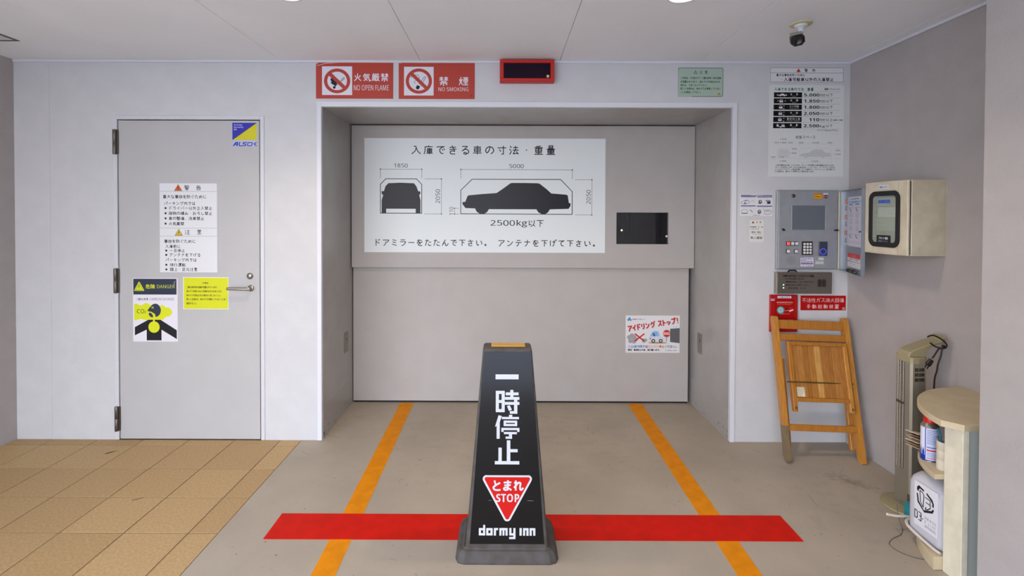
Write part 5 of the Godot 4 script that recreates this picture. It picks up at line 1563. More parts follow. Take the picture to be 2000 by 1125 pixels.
	# outline (x, y), pushed from z = 0 back to z = -depth, rim chamfered by bev at the front
	func prism(outline: PackedVector2Array, depth: float, bev := 0.0, xf := Transform3D()) -> MB:
		var pts := outline
		if not Geometry2D.is_polygon_clockwise(pts):
			pass
		else:
			pts = pts.duplicate()
			pts.reverse()
		var inner := pts
		if bev > 0.0:
			inner = PackedVector2Array()
			var m := pts.size()
			for i in m:
				var d0 := (pts[i] - pts[(i + m - 1) % m]).normalized()
				var d1 := (pts[(i + 1) % m] - pts[i]).normalized()
				var nrm := (Vector2(-d0.y, d0.x) + Vector2(-d1.y, d1.x)).normalized()
				inner.append(pts[i] + nrm * bev / maxf(0.4, nrm.dot(Vector2(-d1.y, d1.x))))
		var ix := Geometry2D.triangulate_polygon(inner)
		for i in range(0, ix.size(), 3):
			var a := inner[ix[i]]
			var b := inner[ix[i + 1]]
			var c := inner[ix[i + 2]]
			if (b - a).cross(c - a) < 0.0:
				var tmp := b
				b = c
				c = tmp
			tri(xf * Vector3(a.x, a.y, 0), xf * Vector3(b.x, b.y, 0), xf * Vector3(c.x, c.y, 0))
		ix = Geometry2D.triangulate_polygon(pts)
		for i in range(0, ix.size(), 3):
			var a := pts[ix[i]]
			var b := pts[ix[i + 1]]
			var c := pts[ix[i + 2]]
			if (b - a).cross(c - a) > 0.0:
				var tmp := b
				b = c
				c = tmp
			tri(xf * Vector3(a.x, a.y, -depth), xf * Vector3(b.x, b.y, -depth), xf * Vector3(c.x, c.y, -depth))
		var m := pts.size()
		for i in m:
			var j := (i + 1) % m
			var a := pts[i]
			var b := pts[j]
			if bev > 0.0:
				quad(xf * Vector3(inner[i].x, inner[i].y, 0), xf * Vector3(a.x, a.y, -bev), xf * Vector3(b.x, b.y, -bev), xf * Vector3(inner[j].x, inner[j].y, 0))
			quad(xf * Vector3(a.x, a.y, -bev), xf * Vector3(a.x, a.y, -depth), xf * Vector3(b.x, b.y, -depth), xf * Vector3(b.x, b.y, -bev))
		return self
	# skin over closed rings of equal size, from first to last; ends closed
	func loft(rings: Array, smooth := true) -> MB:
		var m := rings.size()
		var n: int = rings[0].size()
		for i in m - 1:
			for k in n:
				var j := (k + 1) % n
				var p := [rings[i][k], rings[i][j], rings[i + 1][j], rings[i + 1][k]]
				if smooth:
					var nr := []
					for q in [[i, k], [i, j], [i + 1, j], [i + 1, k]]:
						var along: Vector3 = rings[mini(q[0] + 1, m - 1)][q[1]] - rings[maxi(q[0] - 1, 0)][q[1]]
						var around: Vector3 = rings[q[0]][(q[1] + 1) % n] - rings[q[0]][(q[1] + n - 1) % n]
						nr.append(around.cross(along).normalized())
					quad_n(p, nr)
				else:
					quad(p[0], p[1], p[2], p[3])
		for e in [0, m - 1]:
			var c := Vector3.ZERO
			for p: Vector3 in rings[e]:
				c += p / n
			for k in n:
				var j := (k + 1) % n
				if e == 0:
					tri(c, rings[e][j], rings[e][k])
				else:
					tri(c, rings[e][k], rings[e][j])
		return self
	func done() -> ArrayMesh:
		return st.commit()


# a ring of points: rectangle with round or cut corners, level at height y, seen from above counter-clockwise
func corner_ring(cx: float, y: float, cz: float, hx: float, hz: float, r: float, steps: int) -> Array:
	var o := []
	for q in 4:
		var sx: float = [1, 1, -1, -1][q]
		var sz: float = [1, -1, -1, 1][q]
		var a0: float = [PI / 2, 0.0, -PI / 2, -PI][q]
		for i in steps + 1:
			var a := a0 - PI / 2 * i / steps
			o.append(Vector3(cx + sx * (hx - r) + cos(a) * r, y, cz + sz * (hz - r) + sin(a) * r))
	return o


# flat band with round corners, facing +z, from z = 0 to t
func band_ring(w: float, h: float, r: float, band: float, t: float) -> ArrayMesh:
	var b := MB.new()
	var n := 40
	var rings := []
	for e in [[0.0, 0.0], [0.0, t * 0.7], [band * 0.2, t], [band * 0.8, t], [band, t * 0.7], [band, 0.0]]:
		var src := corner_ring(0, 0, 0, w / 2 - e[0], h / 2 - e[0], maxf(r - e[0], 0.002), 9)
		var ring := []
		for p: Vector3 in src:
			ring.append(Vector3(p.x, -p.z, e[1]))
		rings.append(ring)
	n = rings[0].size()
	for i in rings.size() - 1:
		for k in n:
			var j := (k + 1) % n
			b.quad(rings[i][k], rings[i][j], rings[i + 1][j], rings[i + 1][k])
	return b.done()


func V(x: float, y: float, d: float) -> Vector3:
	return Vector3(x, y, -d)   # d is the depth into the room, away from the camera


func put(parent: Node, called: String, m: Mesh, material: Material, at := Vector3.ZERO, turn := Vector3.ZERO) -> MeshInstance3D:
	var o := MeshInstance3D.new()
	o.name = called
	o.mesh = m
	for i in m.get_surface_count():
		if material and (i == 0 or m.surface_get_material(i) == null):
			o.set_surface_override_material(i, material)
	o.position = at
	o.rotation = turn
	parent.add_child(o, true)
	return o


var used := {}
func numbered(called: String) -> String:
	used[called] = used.get(called, -1) + 1
	return called if used[called] == 0 else "%s_%03d" % [called, used[called]]


func tag(o: Node, label: String, category: String, group := "") -> Node:
	o.set_meta("label", label)
	o.set_meta("category", category)
	if group:
		o.set_meta("group", group)
	return o


func thing(called: String, label: String, category: String, at := Vector3.ZERO, turn := Vector3.ZERO, group := "") -> Node3D:
	var o := Node3D.new()
	o.name = numbered(called)
	o.position = at
	o.rotation = turn
	add_child(o)
	tag(o, label, category, group)
	return o


func solo(called: String, m: Mesh, material: Material, label: String, category: String, at := Vector3.ZERO, turn := Vector3.ZERO, group := "") -> MeshInstance3D:
	var o := put(self, numbered(called), m, material, at, turn)
	tag(o, label, category, group)
	return o


func struct(called: String, m: Mesh, material: Material, label: String, at := Vector3.ZERO) -> MeshInstance3D:
	var o := put(self, numbered(called), m, material, at)
	o.set_meta("kind", "structure")
	o.set_meta("label", label)
	return o


func frame_node(called: String, label: String) -> Node3D:
	var o := Node3D.new()
	o.name = numbered(called)
	add_child(o)
	o.set_meta("kind", "structure")
	o.set_meta("label", label)
	return o


# ---------------------------------------------------------------- materials
func mat(c: Color, rough := 0.5, metal := 0.0) -> StandardMaterial3D:
	var m := StandardMaterial3D.new()
	m.albedo_color = c
	m.roughness = rough
	m.metallic = metal
	return m


func noise(freq: float, octaves := 4, sd := 1) -> FastNoiseLite:
	var n := FastNoiseLite.new()
	n.seed = sd
	n.frequency = freq
	n.fractal_octaves = octaves
	return n


func noise_tex(freq: float, a: Color, b: Color, size := 512, sd := 1, octaves := 4, lo := 0.25, hi := 0.75) -> NoiseTexture2D:
	var t := NoiseTexture2D.new()
	t.width = size
	t.height = size
	t.seamless = true
	t.noise = noise(freq, octaves, sd)
	var g := Gradient.new()
	g.offsets = PackedFloat32Array([lo, hi])
	g.colors = PackedColorArray([a, b])
	t.color_ramp = g
	return t


func bump_tex(freq: float, strength: float, size := 512, sd := 3, octaves := 3) -> NoiseTexture2D:
	var t := NoiseTexture2D.new()
	t.width = size
	t.height = size
	t.seamless = true
	t.noise = noise(freq, octaves, sd)
	t.as_normal_map = true
	t.bump_strength = strength
	return t


func triplanar(m: StandardMaterial3D, per_metre: float) -> StandardMaterial3D:
	m.uv1_triplanar = true
	m.uv1_world_triplanar = true
	m.uv1_scale = Vector3.ONE * per_metre
	return m


# ---------------------------------------------------------------- flat print
class Canvas:
	# a picture to print on a flat plate: shapes are filled with anti-aliased edges
	var x0: float
	var y0: float
	var k: float
	var w: int
	var h: int
	var px: PackedByteArray
	var cov: PackedFloat32Array
	var bx0 := 999999
	var by0 := 999999
	var bx1 := -1
	var by1 := -1
	var xf := Transform2D()
	var glyphs: Dictionary
	var fonts: Array
	func _init(ax: float, ay: float, bx: float, by: float, scale: float, bg: Color) -> void:
		x0 = ax
		y0 = ay
		k = scale
		w = maxi(4, int(round((bx - ax) * scale)))
		h = maxi(4, int(round((by - ay) * scale)))
		var im := Image.create(w, h, false, Image.FORMAT_RGB8)
		im.fill(bg)
		px = im.get_data()
		cov = PackedFloat32Array()
		cov.resize(w * h)
	func poly(pts: PackedVector2Array) -> void:
		var n := pts.size()
		var q := PackedVector2Array()
		q.resize(n)
		var lo := 1e9
		var hi := -1e9
		for i in n:
			var p := xf * pts[i]
			p = Vector2((p.x - x0) * k, (p.y - y0) * k)
			q[i] = p
			lo = minf(lo, p.y)
			hi = maxf(hi, p.y)
		var r0 := maxi(0, int(floor(lo)))
		var r1 := mini(h - 1, int(floor(hi)))
		if r1 < r0:
			return
		by0 = mini(by0, r0)
		by1 = maxi(by1, r1)
		for row in range(r0, r1 + 1):
			var base := row * w
			for s in 4:
				var y := row + (s + 0.5) * 0.25
				var xs := PackedFloat32Array()
				var a := q[n - 1]
				for i in n:
					var b := q[i]
					if (a.y <= y) != (b.y <= y):
						xs.append(a.x + (y - a.y) / (b.y - a.y) * (b.x - a.x))
					a = b
				if xs.size() > 2:
					xs.sort()
				for i in range(0, xs.size() - 1, 2):
					var xa := clampf(minf(xs[i], xs[i + 1]), 0.0, w - 0.001)
					var xb := clampf(maxf(xs[i], xs[i + 1]), 0.0, w - 0.001)
					if xb <= xa:
						continue
					var ia := int(xa)
					var ib := int(xb)
					bx0 = mini(bx0, ia)
					bx1 = maxi(bx1, ib)
					if ia == ib:
						cov[base + ia] += (xb - xa) * 0.25
					else:
						cov[base + ia] += (ia + 1 - xa) * 0.25
						cov[base + ib] += (xb - ib) * 0.25
						for x in range(ia + 1, ib):
							cov[base + x] += 0.25
	func flush(c: Color) -> void:
		var r := c.r * 255.0
		var g := c.g * 255.0
		var b := c.b * 255.0
		var al := c.a
		for y in range(by0, by1 + 1):
			var base := y * w
			for x in range(bx0, bx1 + 1):
				var i := base + x
				var a := cov[i]
				if a > 0.0:
					cov[i] = 0.0
					a = minf(a, 1.0) * al
					var j := i * 3
					px[j] = int(px[j] + (r - px[j]) * a)
					px[j + 1] = int(px[j + 1] + (g - px[j + 1]) * a)
					px[j + 2] = int(px[j + 2] + (b - px[j + 2]) * a)
		bx0 = 999999
		by0 = 999999
		bx1 = -1
		by1 = -1
	func line(p: Array, wd: float, closed := false) -> void:
		var n := p.size() / 2
		var m := n if closed else n - 1
		for i in m:
			var j := (i + 1) % n
			var a := Vector2(p[2 * i], p[2 * i + 1])
			var b := Vector2(p[2 * j], p[2 * j + 1])
			var d := (b - a).normalized()
			var e := wd * 0.42
			if i > 0 or closed:
				a -= d * e
			if i < m - 1 or closed:
				b += d * e
			var s := Vector2(-d.y, d.x) * wd * 0.5
			poly(PackedVector2Array([a + s, b + s, b - s, a - s]))
	func fill(p: Array, c: Color) -> void:
		var q := PackedVector2Array()
		for i in range(0, p.size(), 2):
			q.append(Vector2(p[i], p[i + 1]))
		poly(q)
		flush(c)
	func rect(ax: float, ay: float, bx: float, by: float, c: Color) -> void:
		fill([ax, ay, bx, ay, bx, by, ax, by], c)
	func ink(p: Array, wd: float, c: Color, closed := false) -> void:
		line(p, wd, closed)
		flush(c)
	func disc(cx: float, cy: float, rx: float, c: Color, ry := 0.0, n := 28) -> void:
		var q := PackedVector2Array()
		for i in n:
			var a := TAU * i / n
			q.append(Vector2(cx + cos(a) * rx, cy + sin(a) * (ry if ry > 0.0 else rx)))
		poly(q)
		flush(c)
	func ring(cx: float, cy: float, r1: float, r0: float, c: Color, n := 64) -> void:
		var q := PackedVector2Array()
		for i in n + 1:
			var a := TAU * i / n
			q.append(Vector2(cx + cos(a) * r1, cy + sin(a) * r1))
		for i in n + 1:
			var a := TAU * (n - i) / n
			q.append(Vector2(cx + cos(a) * r0, cy + sin(a) * r0))
		poly(q)
		flush(c)
	func curve(p: Array) -> Array:
		# Catmull-Rom through the points
		var n := p.size() / 2
		if n < 3:
			return p
		var o := []
		for i in n - 1:
			var a := Vector2(p[2 * maxi(i - 1, 0)], p[2 * maxi(i - 1, 0) + 1])
			var b := Vector2(p[2 * i], p[2 * i + 1])
			var c := Vector2(p[2 * i + 2], p[2 * i + 3])
			var d := Vector2(p[2 * mini(i + 2, n - 1)], p[2 * mini(i + 2, n - 1) + 1])
			for s in 4:
				var q := b.cubic_interpolate(c, a, d, s / 4.0)
				o.append_array([q.x, q.y])
		o.append_array([p[2 * n - 2], p[2 * n - 1]])
		return o
	func glyph(ch: String, ox: float, oy: float, sx: float, sy: float, wd: float, soft: bool) -> void:
		for s in glyphs.get(ch, []):
			if s[0] is String:
				glyph(s[0], ox + s[1] * sx, oy + s[2] * sy, sx * s[3] / 20.0, sy * s[4] / 20.0, wd, soft or s[0] == "゜")
			else:
				var p: Array = curve(s) if soft else s
				var q := []
				for i in range(0, p.size(), 2):
					q.append_array([ox + p[i] * sx, oy + p[i + 1] * sy])
				line(q, wd)
	# characters drawn stroke by stroke; (cx, cy) is the middle of the first one
	func jp(text: String, cx: float, cy: float, size: float, wd: float, c: Color, pitch := 0.0, squeeze := 1.0) -> void:
		var step := pitch if pitch > 0.0 else size * squeeze
		for i in text.length():
			var ch := text[i]
			var code := ch.unicode_at(0)
			glyph(ch, cx + i * step - size * squeeze / 2, cy - size / 2, size * squeeze / 20.0, size / 20.0, wd, code >= 0x3041 and code <= 0x3096 or ch == "。")
		flush(c)
	# a line of characters stretched to run from ax to bx
	func jpw(text: String, ax: float, bx: float, cy: float, size: float, wd: float, c: Color) -> void:
		var step := (bx - ax) / text.length()
		jp(text, ax + step / 2, cy, size, wd, c, step, minf(1.0, step / size * 0.97))
	# letters fitted into a rectangle
	func latin(text: String, ax: float, ay: float, bx: float, by: float, c: Color, font := 0, shear := 0.0) -> void:
		var t := TextMesh.new()
		t.font = fonts[font]
		t.font_size = 48
		t.pixel_size = 0.01
		t.depth = 0.0
		t.curve_step = 1.0
		t.text = text
		var arr := t.get_mesh_arrays()
		var vs: PackedVector3Array = arr[Mesh.ARRAY_VERTEX]
		var nr: PackedVector3Array = arr[Mesh.ARRAY_NORMAL]
		var ix: PackedInt32Array = arr[Mesh.ARRAY_INDEX]
		if vs.is_empty():
			return
		var lo := Vector2(1e9, 1e9)
		var hi := -lo
		for p in vs:
			lo = lo.min(Vector2(p.x, p.y))
			hi = hi.max(Vector2(p.x, p.y))
		var sz := hi - lo
		for i in range(0, ix.size(), 3):
			if nr[ix[i]].z < 0.5:
				continue
			var q := PackedVector2Array()
			for j in 3:
				var p := vs[ix[i + j]]
				var yy := (p.y - lo.y) / sz.y
				q.append(Vector2(ax + (p.x - lo.x) / sz.x * (bx - ax - shear) + shear * yy, by - yy * (by - ay)))
			poly(q)
		flush(c)
	func upright(at: Vector2, deg: float) -> void:
		xf = Transform2D(deg_to_rad(deg), at) * Transform2D(0.0, -at)
	func level() -> void:
		xf = Transform2D()
	func texture() -> ImageTexture:
		return ImageTexture.create_from_image(Image.create_from_data(w, h, false, Image.FORMAT_RGB8, px))


var fonts := []
func canvas(ax: float, ay: float, bx: float, by: float, scale: float, bg: Color) -> Canvas:
	var c := Canvas.new(ax, ay, bx, by, scale, bg)
	if fonts.is_empty():
		for d in [["Droid Sans", 400], ["Droid Sans", 700], ["Droid Serif", 400]]:
			var f := SystemFont.new()
			f.font_names = PackedStringArray([d[0]])
			f.font_weight = d[1]
			fonts.append(f)
	c.fonts = fonts
	c.glyphs = GLYPHS
	return c


func printed(c: Canvas, rough := 0.5) -> StandardMaterial3D:
	var m := mat(Color.WHITE, rough)
	m.albedo_texture = c.texture()
	m.metallic_specular = 0.34
	m.texture_repeat = false
	return m


# a plate facing +z with its back at z = 0: the front carries the print
func plate(wd: float, ht: float, t: float, front: Material, rim: Material) -> ArrayMesh:
	var a := MB.new()
	var x := wd / 2
	var y := ht / 2
	a.quad_uv(Vector3(-x, -y, t), Vector3(x, -y, t), Vector3(x, y, t), Vector3(-x, y, t), Vector2(0, 1), Vector2(1, 1), Vector2(1, 0), Vector2(0, 0))
	var m := a.done()
	m.surface_set_material(0, front)
	var b := MB.new()
	b.quad(Vector3(-x, y, 0), Vector3(x, y, 0), Vector3(x, -y, 0), Vector3(-x, -y, 0))
	b.quad(Vector3(x, -y, 0), Vector3(x, y, 0), Vector3(x, y, t), Vector3(x, -y, t))
	b.quad(Vector3(-x, y, 0), Vector3(-x, -y, 0), Vector3(-x, -y, t), Vector3(-x, y, t))
	b.quad(Vector3(-x, y, t), Vector3(x, y, t), Vector3(x, y, 0), Vector3(-x, y, 0))
	b.quad(Vector3(-x, -y, 0), Vector3(x, -y, 0), Vector3(x, -y, t), Vector3(-x, -y, t))
	b.st.commit(m)
	m.surface_set_material(1, rim)
	return m


# a printed plate on a wall that faces the camera, from corner (x0, top) to (x1, bottom)
func wall_print(called: String, c: Canvas, x0: float, top: float, x1: float, low: float, depth: float, t: float, rough: float, label: String, category: String, group := "") -> MeshInstance3D:
	var o := MeshInstance3D.new()
	o.name = numbered(called)
	o.mesh = plate(x1 - x0, top - low, t, printed(c, rough), M.white_plastic)
	o.position = V((x0 + x1) / 2, (top + low) / 2, depth - 0.0004)
	add_child(o)
	tag(o, label, category, group)
	return o

# ---------------------------------------------------------------- characters, each a list of strokes on a 20 x 20 grid (x right, y down)
# a stroke is x, y, x, y ...; an entry that starts with a character places that character in a box x, y, width, height
const GLYPHS := {
	"・": [[9.2, 10, 11.2, 10], [10.2, 9, 10.2, 11]], "●": [[4, 10, 16, 10], [5, 7, 15, 7], [5, 13, 15, 13], [7, 4.5, 13, 4.5], [7, 15.5, 13, 15.5], [10, 4, 10, 16]],
	"。": [[2.6, 16, 4.3, 14.2, 6, 16, 4.3, 17.8, 2.6, 16]], "、": [[3, 14, 6.5, 17.8]], "!": [[10, 1, 10, 13], [10, 16.5, 10, 19]], "(": [[14, 1, 10, 6, 10, 14, 14, 19]], ")": [[6, 1, 10, 6, 10, 14, 6, 19]],
	"゛": [[15.8, 0.6, 17.2, 3.2], [18.2, 0, 19.6, 2.6]], "゜": [[15.8, 2.6, 17.2, 1, 18.8, 2.6, 17.2, 4.2, 15.8, 2.6]],
	"0": [[7, 3, 13, 3, 15, 6, 15, 14, 13, 17.5, 7, 17.5, 5, 14, 5, 6, 7, 3]], "1": [[6.5, 5.5, 10.5, 3, 10.5, 18]], "4": [[12.5, 18, 12.5, 3, 4, 13.5, 16.5, 13.5]], "m": [[3, 18, 3, 8], [3, 9.5, 5.5, 8, 8.5, 8, 10, 9.5, 10, 18], [10, 9.5, 12, 8, 15, 8, 17, 9.5, 17, 18]],
	# hiragana
	"て": [[2, 4.2, 17.5, 3.4], [17, 3.6, 12, 5.4, 8.6, 9, 8.6, 13, 11, 16.6, 15.5, 17.6]], "で": [["て", 0, 0, 20, 20], [13.2, 8.4, 14.8, 11.4], [16.4, 7.2, 18, 10.2]],
	"き": [[3, 5.2, 16, 4.2], [3, 9.2, 17, 8.2], [8, 1.2, 14, 13.2], [14, 13.2, 9, 12, 5, 13.4, 5, 16.2, 8, 18.2, 14.5, 18.2]], "さ": [[3, 6.5, 17, 5.5], [8, 1.5, 13.8, 13], [13.8, 13, 9, 11.8, 5, 13.2, 5, 16, 8, 18.2, 14.5, 18.2]],
	"る": [[4, 3, 15, 3], [15, 3, 3.8, 12.4], [3.8, 12.4, 9, 9, 14, 9.2, 17, 12.4, 16, 16, 12, 18.4, 8.5, 18, 7.6, 16.2, 9.6, 14.8, 12, 16, 12.6, 18.2]], "ろ": [[4, 3, 15, 3], [15, 3, 4, 12.5], [4, 12.5, 9, 9.2, 14, 9.2, 17, 12.5, 15.5, 16.5, 9.5, 18.2]],
	"の": [[10.6, 4, 9.6, 9, 7, 14, 4.6, 15.4, 2.4, 12.6, 3, 8, 6.5, 4.6, 11, 3.4, 15.5, 5.4, 17.8, 9.6, 17, 14, 12.6, 17.8]],
	"を": [[3, 4.5, 16, 4], [8.5, 1.2, 6, 7, 2.5, 12.4], [2.5, 12.4, 6, 8.6, 9, 8.6, 10.6, 11, 10.6, 15.2], [17.5, 7.8, 12, 10.4, 6.6, 13.6, 6.6, 16.6, 10, 18.3, 16.6, 18]],
	"た": [[2, 5, 12, 4.5], [7.2, 1.4, 5, 10, 2, 18.6], [11, 9, 18, 8.6], [18.2, 17.2, 13, 17.7, 10.5, 16, 11, 13.5]], "だ": [["た", 0, 0, 20, 20], ["゛", 0, 0.6, 20, 20]],
	"ん": [[10.6, 1.8, 6, 10, 2.2, 18.2], [2.2, 18.2, 6, 11.6, 9, 10.6, 10.6, 13, 11, 17, 13.5, 18.2, 16.6, 15.6, 18.3, 12]], "い": [[3.4, 4, 3.4, 10, 5, 15.2, 7, 17, 9.2, 14.4], [14.4, 4.8, 16.6, 9, 17.6, 14.4]],
	"け": [[3.6, 2.4, 2.8, 9, 3.6, 17.8], [8.5, 6.6, 17.8, 6.3], [13.6, 2, 13.6, 10, 12.6, 14.6, 9.4, 18.4]], "げ": [["け", 0, 0, 19, 20], ["゛", 0.2, 0.2, 20, 20]],
	"な": [[2, 5, 11, 4.5], [7, 1.4, 5, 8, 2.4, 12.8], [14, 3.8, 18.2, 7], [13.6, 8.4, 13.6, 15, 11, 17.7, 8, 17.2, 7.4, 14.8, 10, 13.3, 14, 14.6, 18.2, 17.8]], "く": [[13.8, 1.8, 6, 9.8, 14.2, 18.4]], "ぐ": [[12.5, 1.8, 5, 9.8, 13.2, 18.4], [14.6, 5.8, 16.4, 8.9], [17.2, 4.6, 19, 7.7]],
	"め": [[4, 5, 6, 11, 9, 16.6], [12.2, 3, 9.6, 11, 6, 15.6, 3.4, 16.2, 2.2, 13, 4, 9, 9, 6, 14, 6.4, 17.6, 10, 17, 14.6, 12, 18.2]], "に": [[3.6, 2.4, 2.8, 9, 3.6, 17.8], [9, 5, 17.2, 5], [8.5, 13, 8.5, 16, 11, 17.2, 17.8, 16.8]],
	"は": [[3.6, 2.4, 2.8, 9, 3.6, 17.8], [8, 6, 18.2, 5.6], [13.6, 2, 13.6, 15, 11.6, 17.7, 8.5, 17.2, 7.8, 15, 10.4, 13.8, 14, 15, 18.2, 17.8]], "み": [[4, 4, 11, 3.5], [11, 3.5, 8, 11, 5, 16.2, 2.4, 15.6, 3, 12.5, 7, 11.5, 13, 13, 18.2, 15.6], [15.6, 8.4, 15, 13, 11.4, 18.2]],
	"お": [[2, 5.5, 11.5, 5], [7, 1.4, 7, 16.2, 5, 17.7, 3, 16, 4.5, 13, 10, 10, 15, 10.2, 17.2, 13, 15.5, 16.6, 11.4, 18], [14, 3.4, 18.2, 6.6]], "し": [[6, 1.8, 5.8, 11, 6.5, 16, 9.5, 18.2, 13.5, 17, 17.6, 13]],
	"と": [[6, 1.8, 8.4, 9.6], [16.6, 5.8, 9, 9.6, 4.4, 13.6, 6, 17, 11, 18.2, 17.2, 17.6]], "ど": [["と", 0, 0, 19, 20], ["゛", 0.2, 0.4, 20, 20]], "ま": [[3, 5.4, 17, 5], [4, 10, 16, 9.6], [10.6, 1.4, 10.6, 15.2, 8.5, 17.7, 5, 17.6, 3.4, 15.6, 6, 13.8, 10.6, 14.4, 17.2, 18.2]],
	"れ": [[5, 1.8, 5, 18.8], [2, 6, 8, 5.4], [8, 5.4, 2, 14.4], [2, 14.4, 7, 8.4, 11, 5.4, 13.6, 7, 13, 12, 13.4, 16.6, 15.6, 17.4, 18.6, 14.4]], "こ": [[4, 4.5, 15.6, 4.5], [4, 13, 4.6, 16, 9, 17.2, 17.2, 16.6]],
	"か": [[2, 6.6, 11, 6, 13, 8, 11.5, 16, 9, 18, 6.4, 16.6], [7.6, 1.4, 6, 8, 2, 17.2], [14.4, 5.8, 18.2, 11.8]], "が": [["か", 0, 0, 19, 20], ["゛", 0.2, 0.6, 20, 20]], "す": [[2, 5, 18.2, 4.5], [11.6, 1.4, 11.6, 11, 9, 13.6, 6.4, 12, 7, 9, 10, 8, 11.9, 11, 11, 15, 7, 18.7]],
	"や": [[2, 9, 9, 6, 15, 5, 18.2, 8, 16, 11.6, 12, 11.6], [10, 1.4, 12, 4.6], [5.4, 4, 11.6, 18.7]], "あ": [[3, 5, 16, 4.5], [8.6, 1.4, 8, 10, 9.6, 17.2], [14.6, 7.4, 11, 14, 6, 17.7, 3, 16.6, 3, 13, 8, 9.5, 14, 9.5, 17.2, 12.6, 15.5, 16.6, 11.4, 18.5]],
	"り": [[5, 2.4, 5, 11], [14.6, 1.8, 14.6, 11, 12.6, 15.6, 8.4, 18.7]], "そ": [[5, 3, 14, 3], [14, 3, 3, 10.6], [3, 10.6, 17.4, 8.8], [12, 9.6, 7.6, 14, 9.6, 17.6, 14.7, 18.2]], "よ": [[11, 6.5, 16.7, 6], [11, 1.4, 11, 15, 9, 17.7, 5, 17.3, 3.8, 15, 7, 13.8, 11.5, 14.8, 16.7, 18.2]],
	"む": [[2, 5.5, 11, 5], [6.6, 1.4, 6.6, 13, 4.5, 15.2, 3, 13, 4.5, 11, 6.5, 12, 6.5, 16, 9, 18.2, 14.5, 18, 16.6, 16, 16.2, 13], [14.4, 3.8, 18.2, 7.6]], "っ": [[4, 10, 11, 8, 16, 10, 16, 14, 11, 17.6, 8, 18]],
	# katakana
	"ト": [[6.4, 1.2, 6.4, 18.8], [6.4, 7.6, 15.4, 12.4]], "ド": [["ト", 0, 0, 20, 20], [11.6, 2, 13.2, 5.2], [14.8, 0.8, 16.4, 4]], "ア": [[2, 3.4, 17.7, 3.4, 16, 7, 12, 10.2], [10, 7.4, 9.5, 12, 7.5, 15.6, 4, 18.7]], "ミ": [[5, 2.4, 15.2, 5], [5.4, 8.4, 14.2, 10.6], [4, 14.4, 16.2, 18.2]],
	"ラ": [[4, 2.8, 16, 2.8], [2.5, 8, 17.5, 8, 15.5, 13, 12, 16.5, 6.3, 18.7]], "ー": [[2, 10, 18, 10]], "ン": [[3, 3.8, 8.2, 7.2], [3, 17.6, 8, 16.2, 13, 12.6, 17.7, 5.8]], "テ": [[5, 2.8, 15, 2.8], [2, 8.4, 18, 8.4], [10.5, 8.4, 10, 13, 8, 16, 4.3, 18.7]], "デ": [["テ", 0, 0, 19, 20], ["゛", 0.2, 0, 20, 20]], "ナ": [[2, 6.8, 18, 6.8], [10.5, 1.2, 10.5, 9, 9, 14, 4.3, 18.7]],
	"ハ": [[6.6, 4.8, 5, 11.5, 1.8, 17.3], [12.4, 4.3, 15.5, 10, 18.2, 17.3]], "パ": [["ハ", 0, 0, 20, 20], ["゜", 0, 0, 20, 20]], "バ": [["ハ", 0, 0, 20, 20], ["゛", 0, 0, 20, 20]], "キ": [[3, 6, 16.7, 5], [2, 12, 18, 11], [8.4, 1.2, 12.2, 18.8]], "ク": [[8, 1.8, 6, 6, 2.3, 10.3], [7, 5, 16.5, 5, 15, 11, 11, 15.5, 4.8, 18.7]], "グ": [["ク", 0, 0, 19, 20], ["゛", 0.4, 0, 20, 20]],
	"イ": [[16.7, 1.8, 11, 7.5, 2.8, 11.7], [11, 7.6, 11, 18.8]], "ィ": [["イ", 3, 5, 14, 15]], "ス": [[3.5, 3.3, 15, 3.3, 12, 10, 7.5, 14.5, 2.3, 17.7], [11.3, 10.8, 17.7, 17.7]], "ッ": [[3.5, 8.8, 5, 13], [9, 7.8, 10.5, 12], [16.7, 8.8, 14.5, 14, 7.8, 18.7]], "フ": [[3, 3.8, 16.2, 3.8, 14.6, 11, 11, 15.5, 4.8, 18.7]], "プ": [["フ", 0, 0, 20, 20], ["゜", 0.6, 0, 20, 20]],
	"ロ": [[4, 4, 16, 4, 16, 17, 4, 17, 4, 4]], "カ": [[2.5, 6.4, 16, 6.4, 15, 17, 12.3, 17.7], [9.6, 1.2, 9, 9, 2.8, 18.2]], "ガ": [["カ", 0, 0, 19, 20], ["゛", 0.4, 0, 20, 20]], "リ": [[5, 2.3, 5, 11.2], [14.6, 1.8, 14.6, 11, 12.6, 15.6, 7.3, 18.7]], "エ": [[4, 3.8, 16, 3.8], [10, 3.8, 10, 16.6], [1.8, 16.6, 18.2, 16.6]],
	"シ": [[4.4, 2.8, 8.6, 5.5], [2.8, 7.8, 7, 10.6], [3.4, 17.7, 9, 15.6, 13.5, 11.5, 17.7, 5.8]], "ジ": [["シ", 0, 0, 19, 20], ["゛", 0.2, 0.4, 20, 20]], "ペ": [[1.4, 12.2, 7, 5.4, 18.7, 15.3], ["゜", -1, 3, 20, 20]], "タ": [["ク", 0, 0, 20, 20], [7.4, 8.4, 13.7, 13.2]], "ヤ": [[1.8, 8.6, 17.2, 5.4, 15, 10, 12.4, 12.2], [6.4, 2.3, 11.2, 18.7]], "レ": [[5.4, 2.3, 5.4, 17.6, 11, 15, 17.3, 9.3]], "メ": [[13.6, 1.8, 11, 9, 2.8, 17.7], [4.8, 6.3, 16.3, 15.3]],
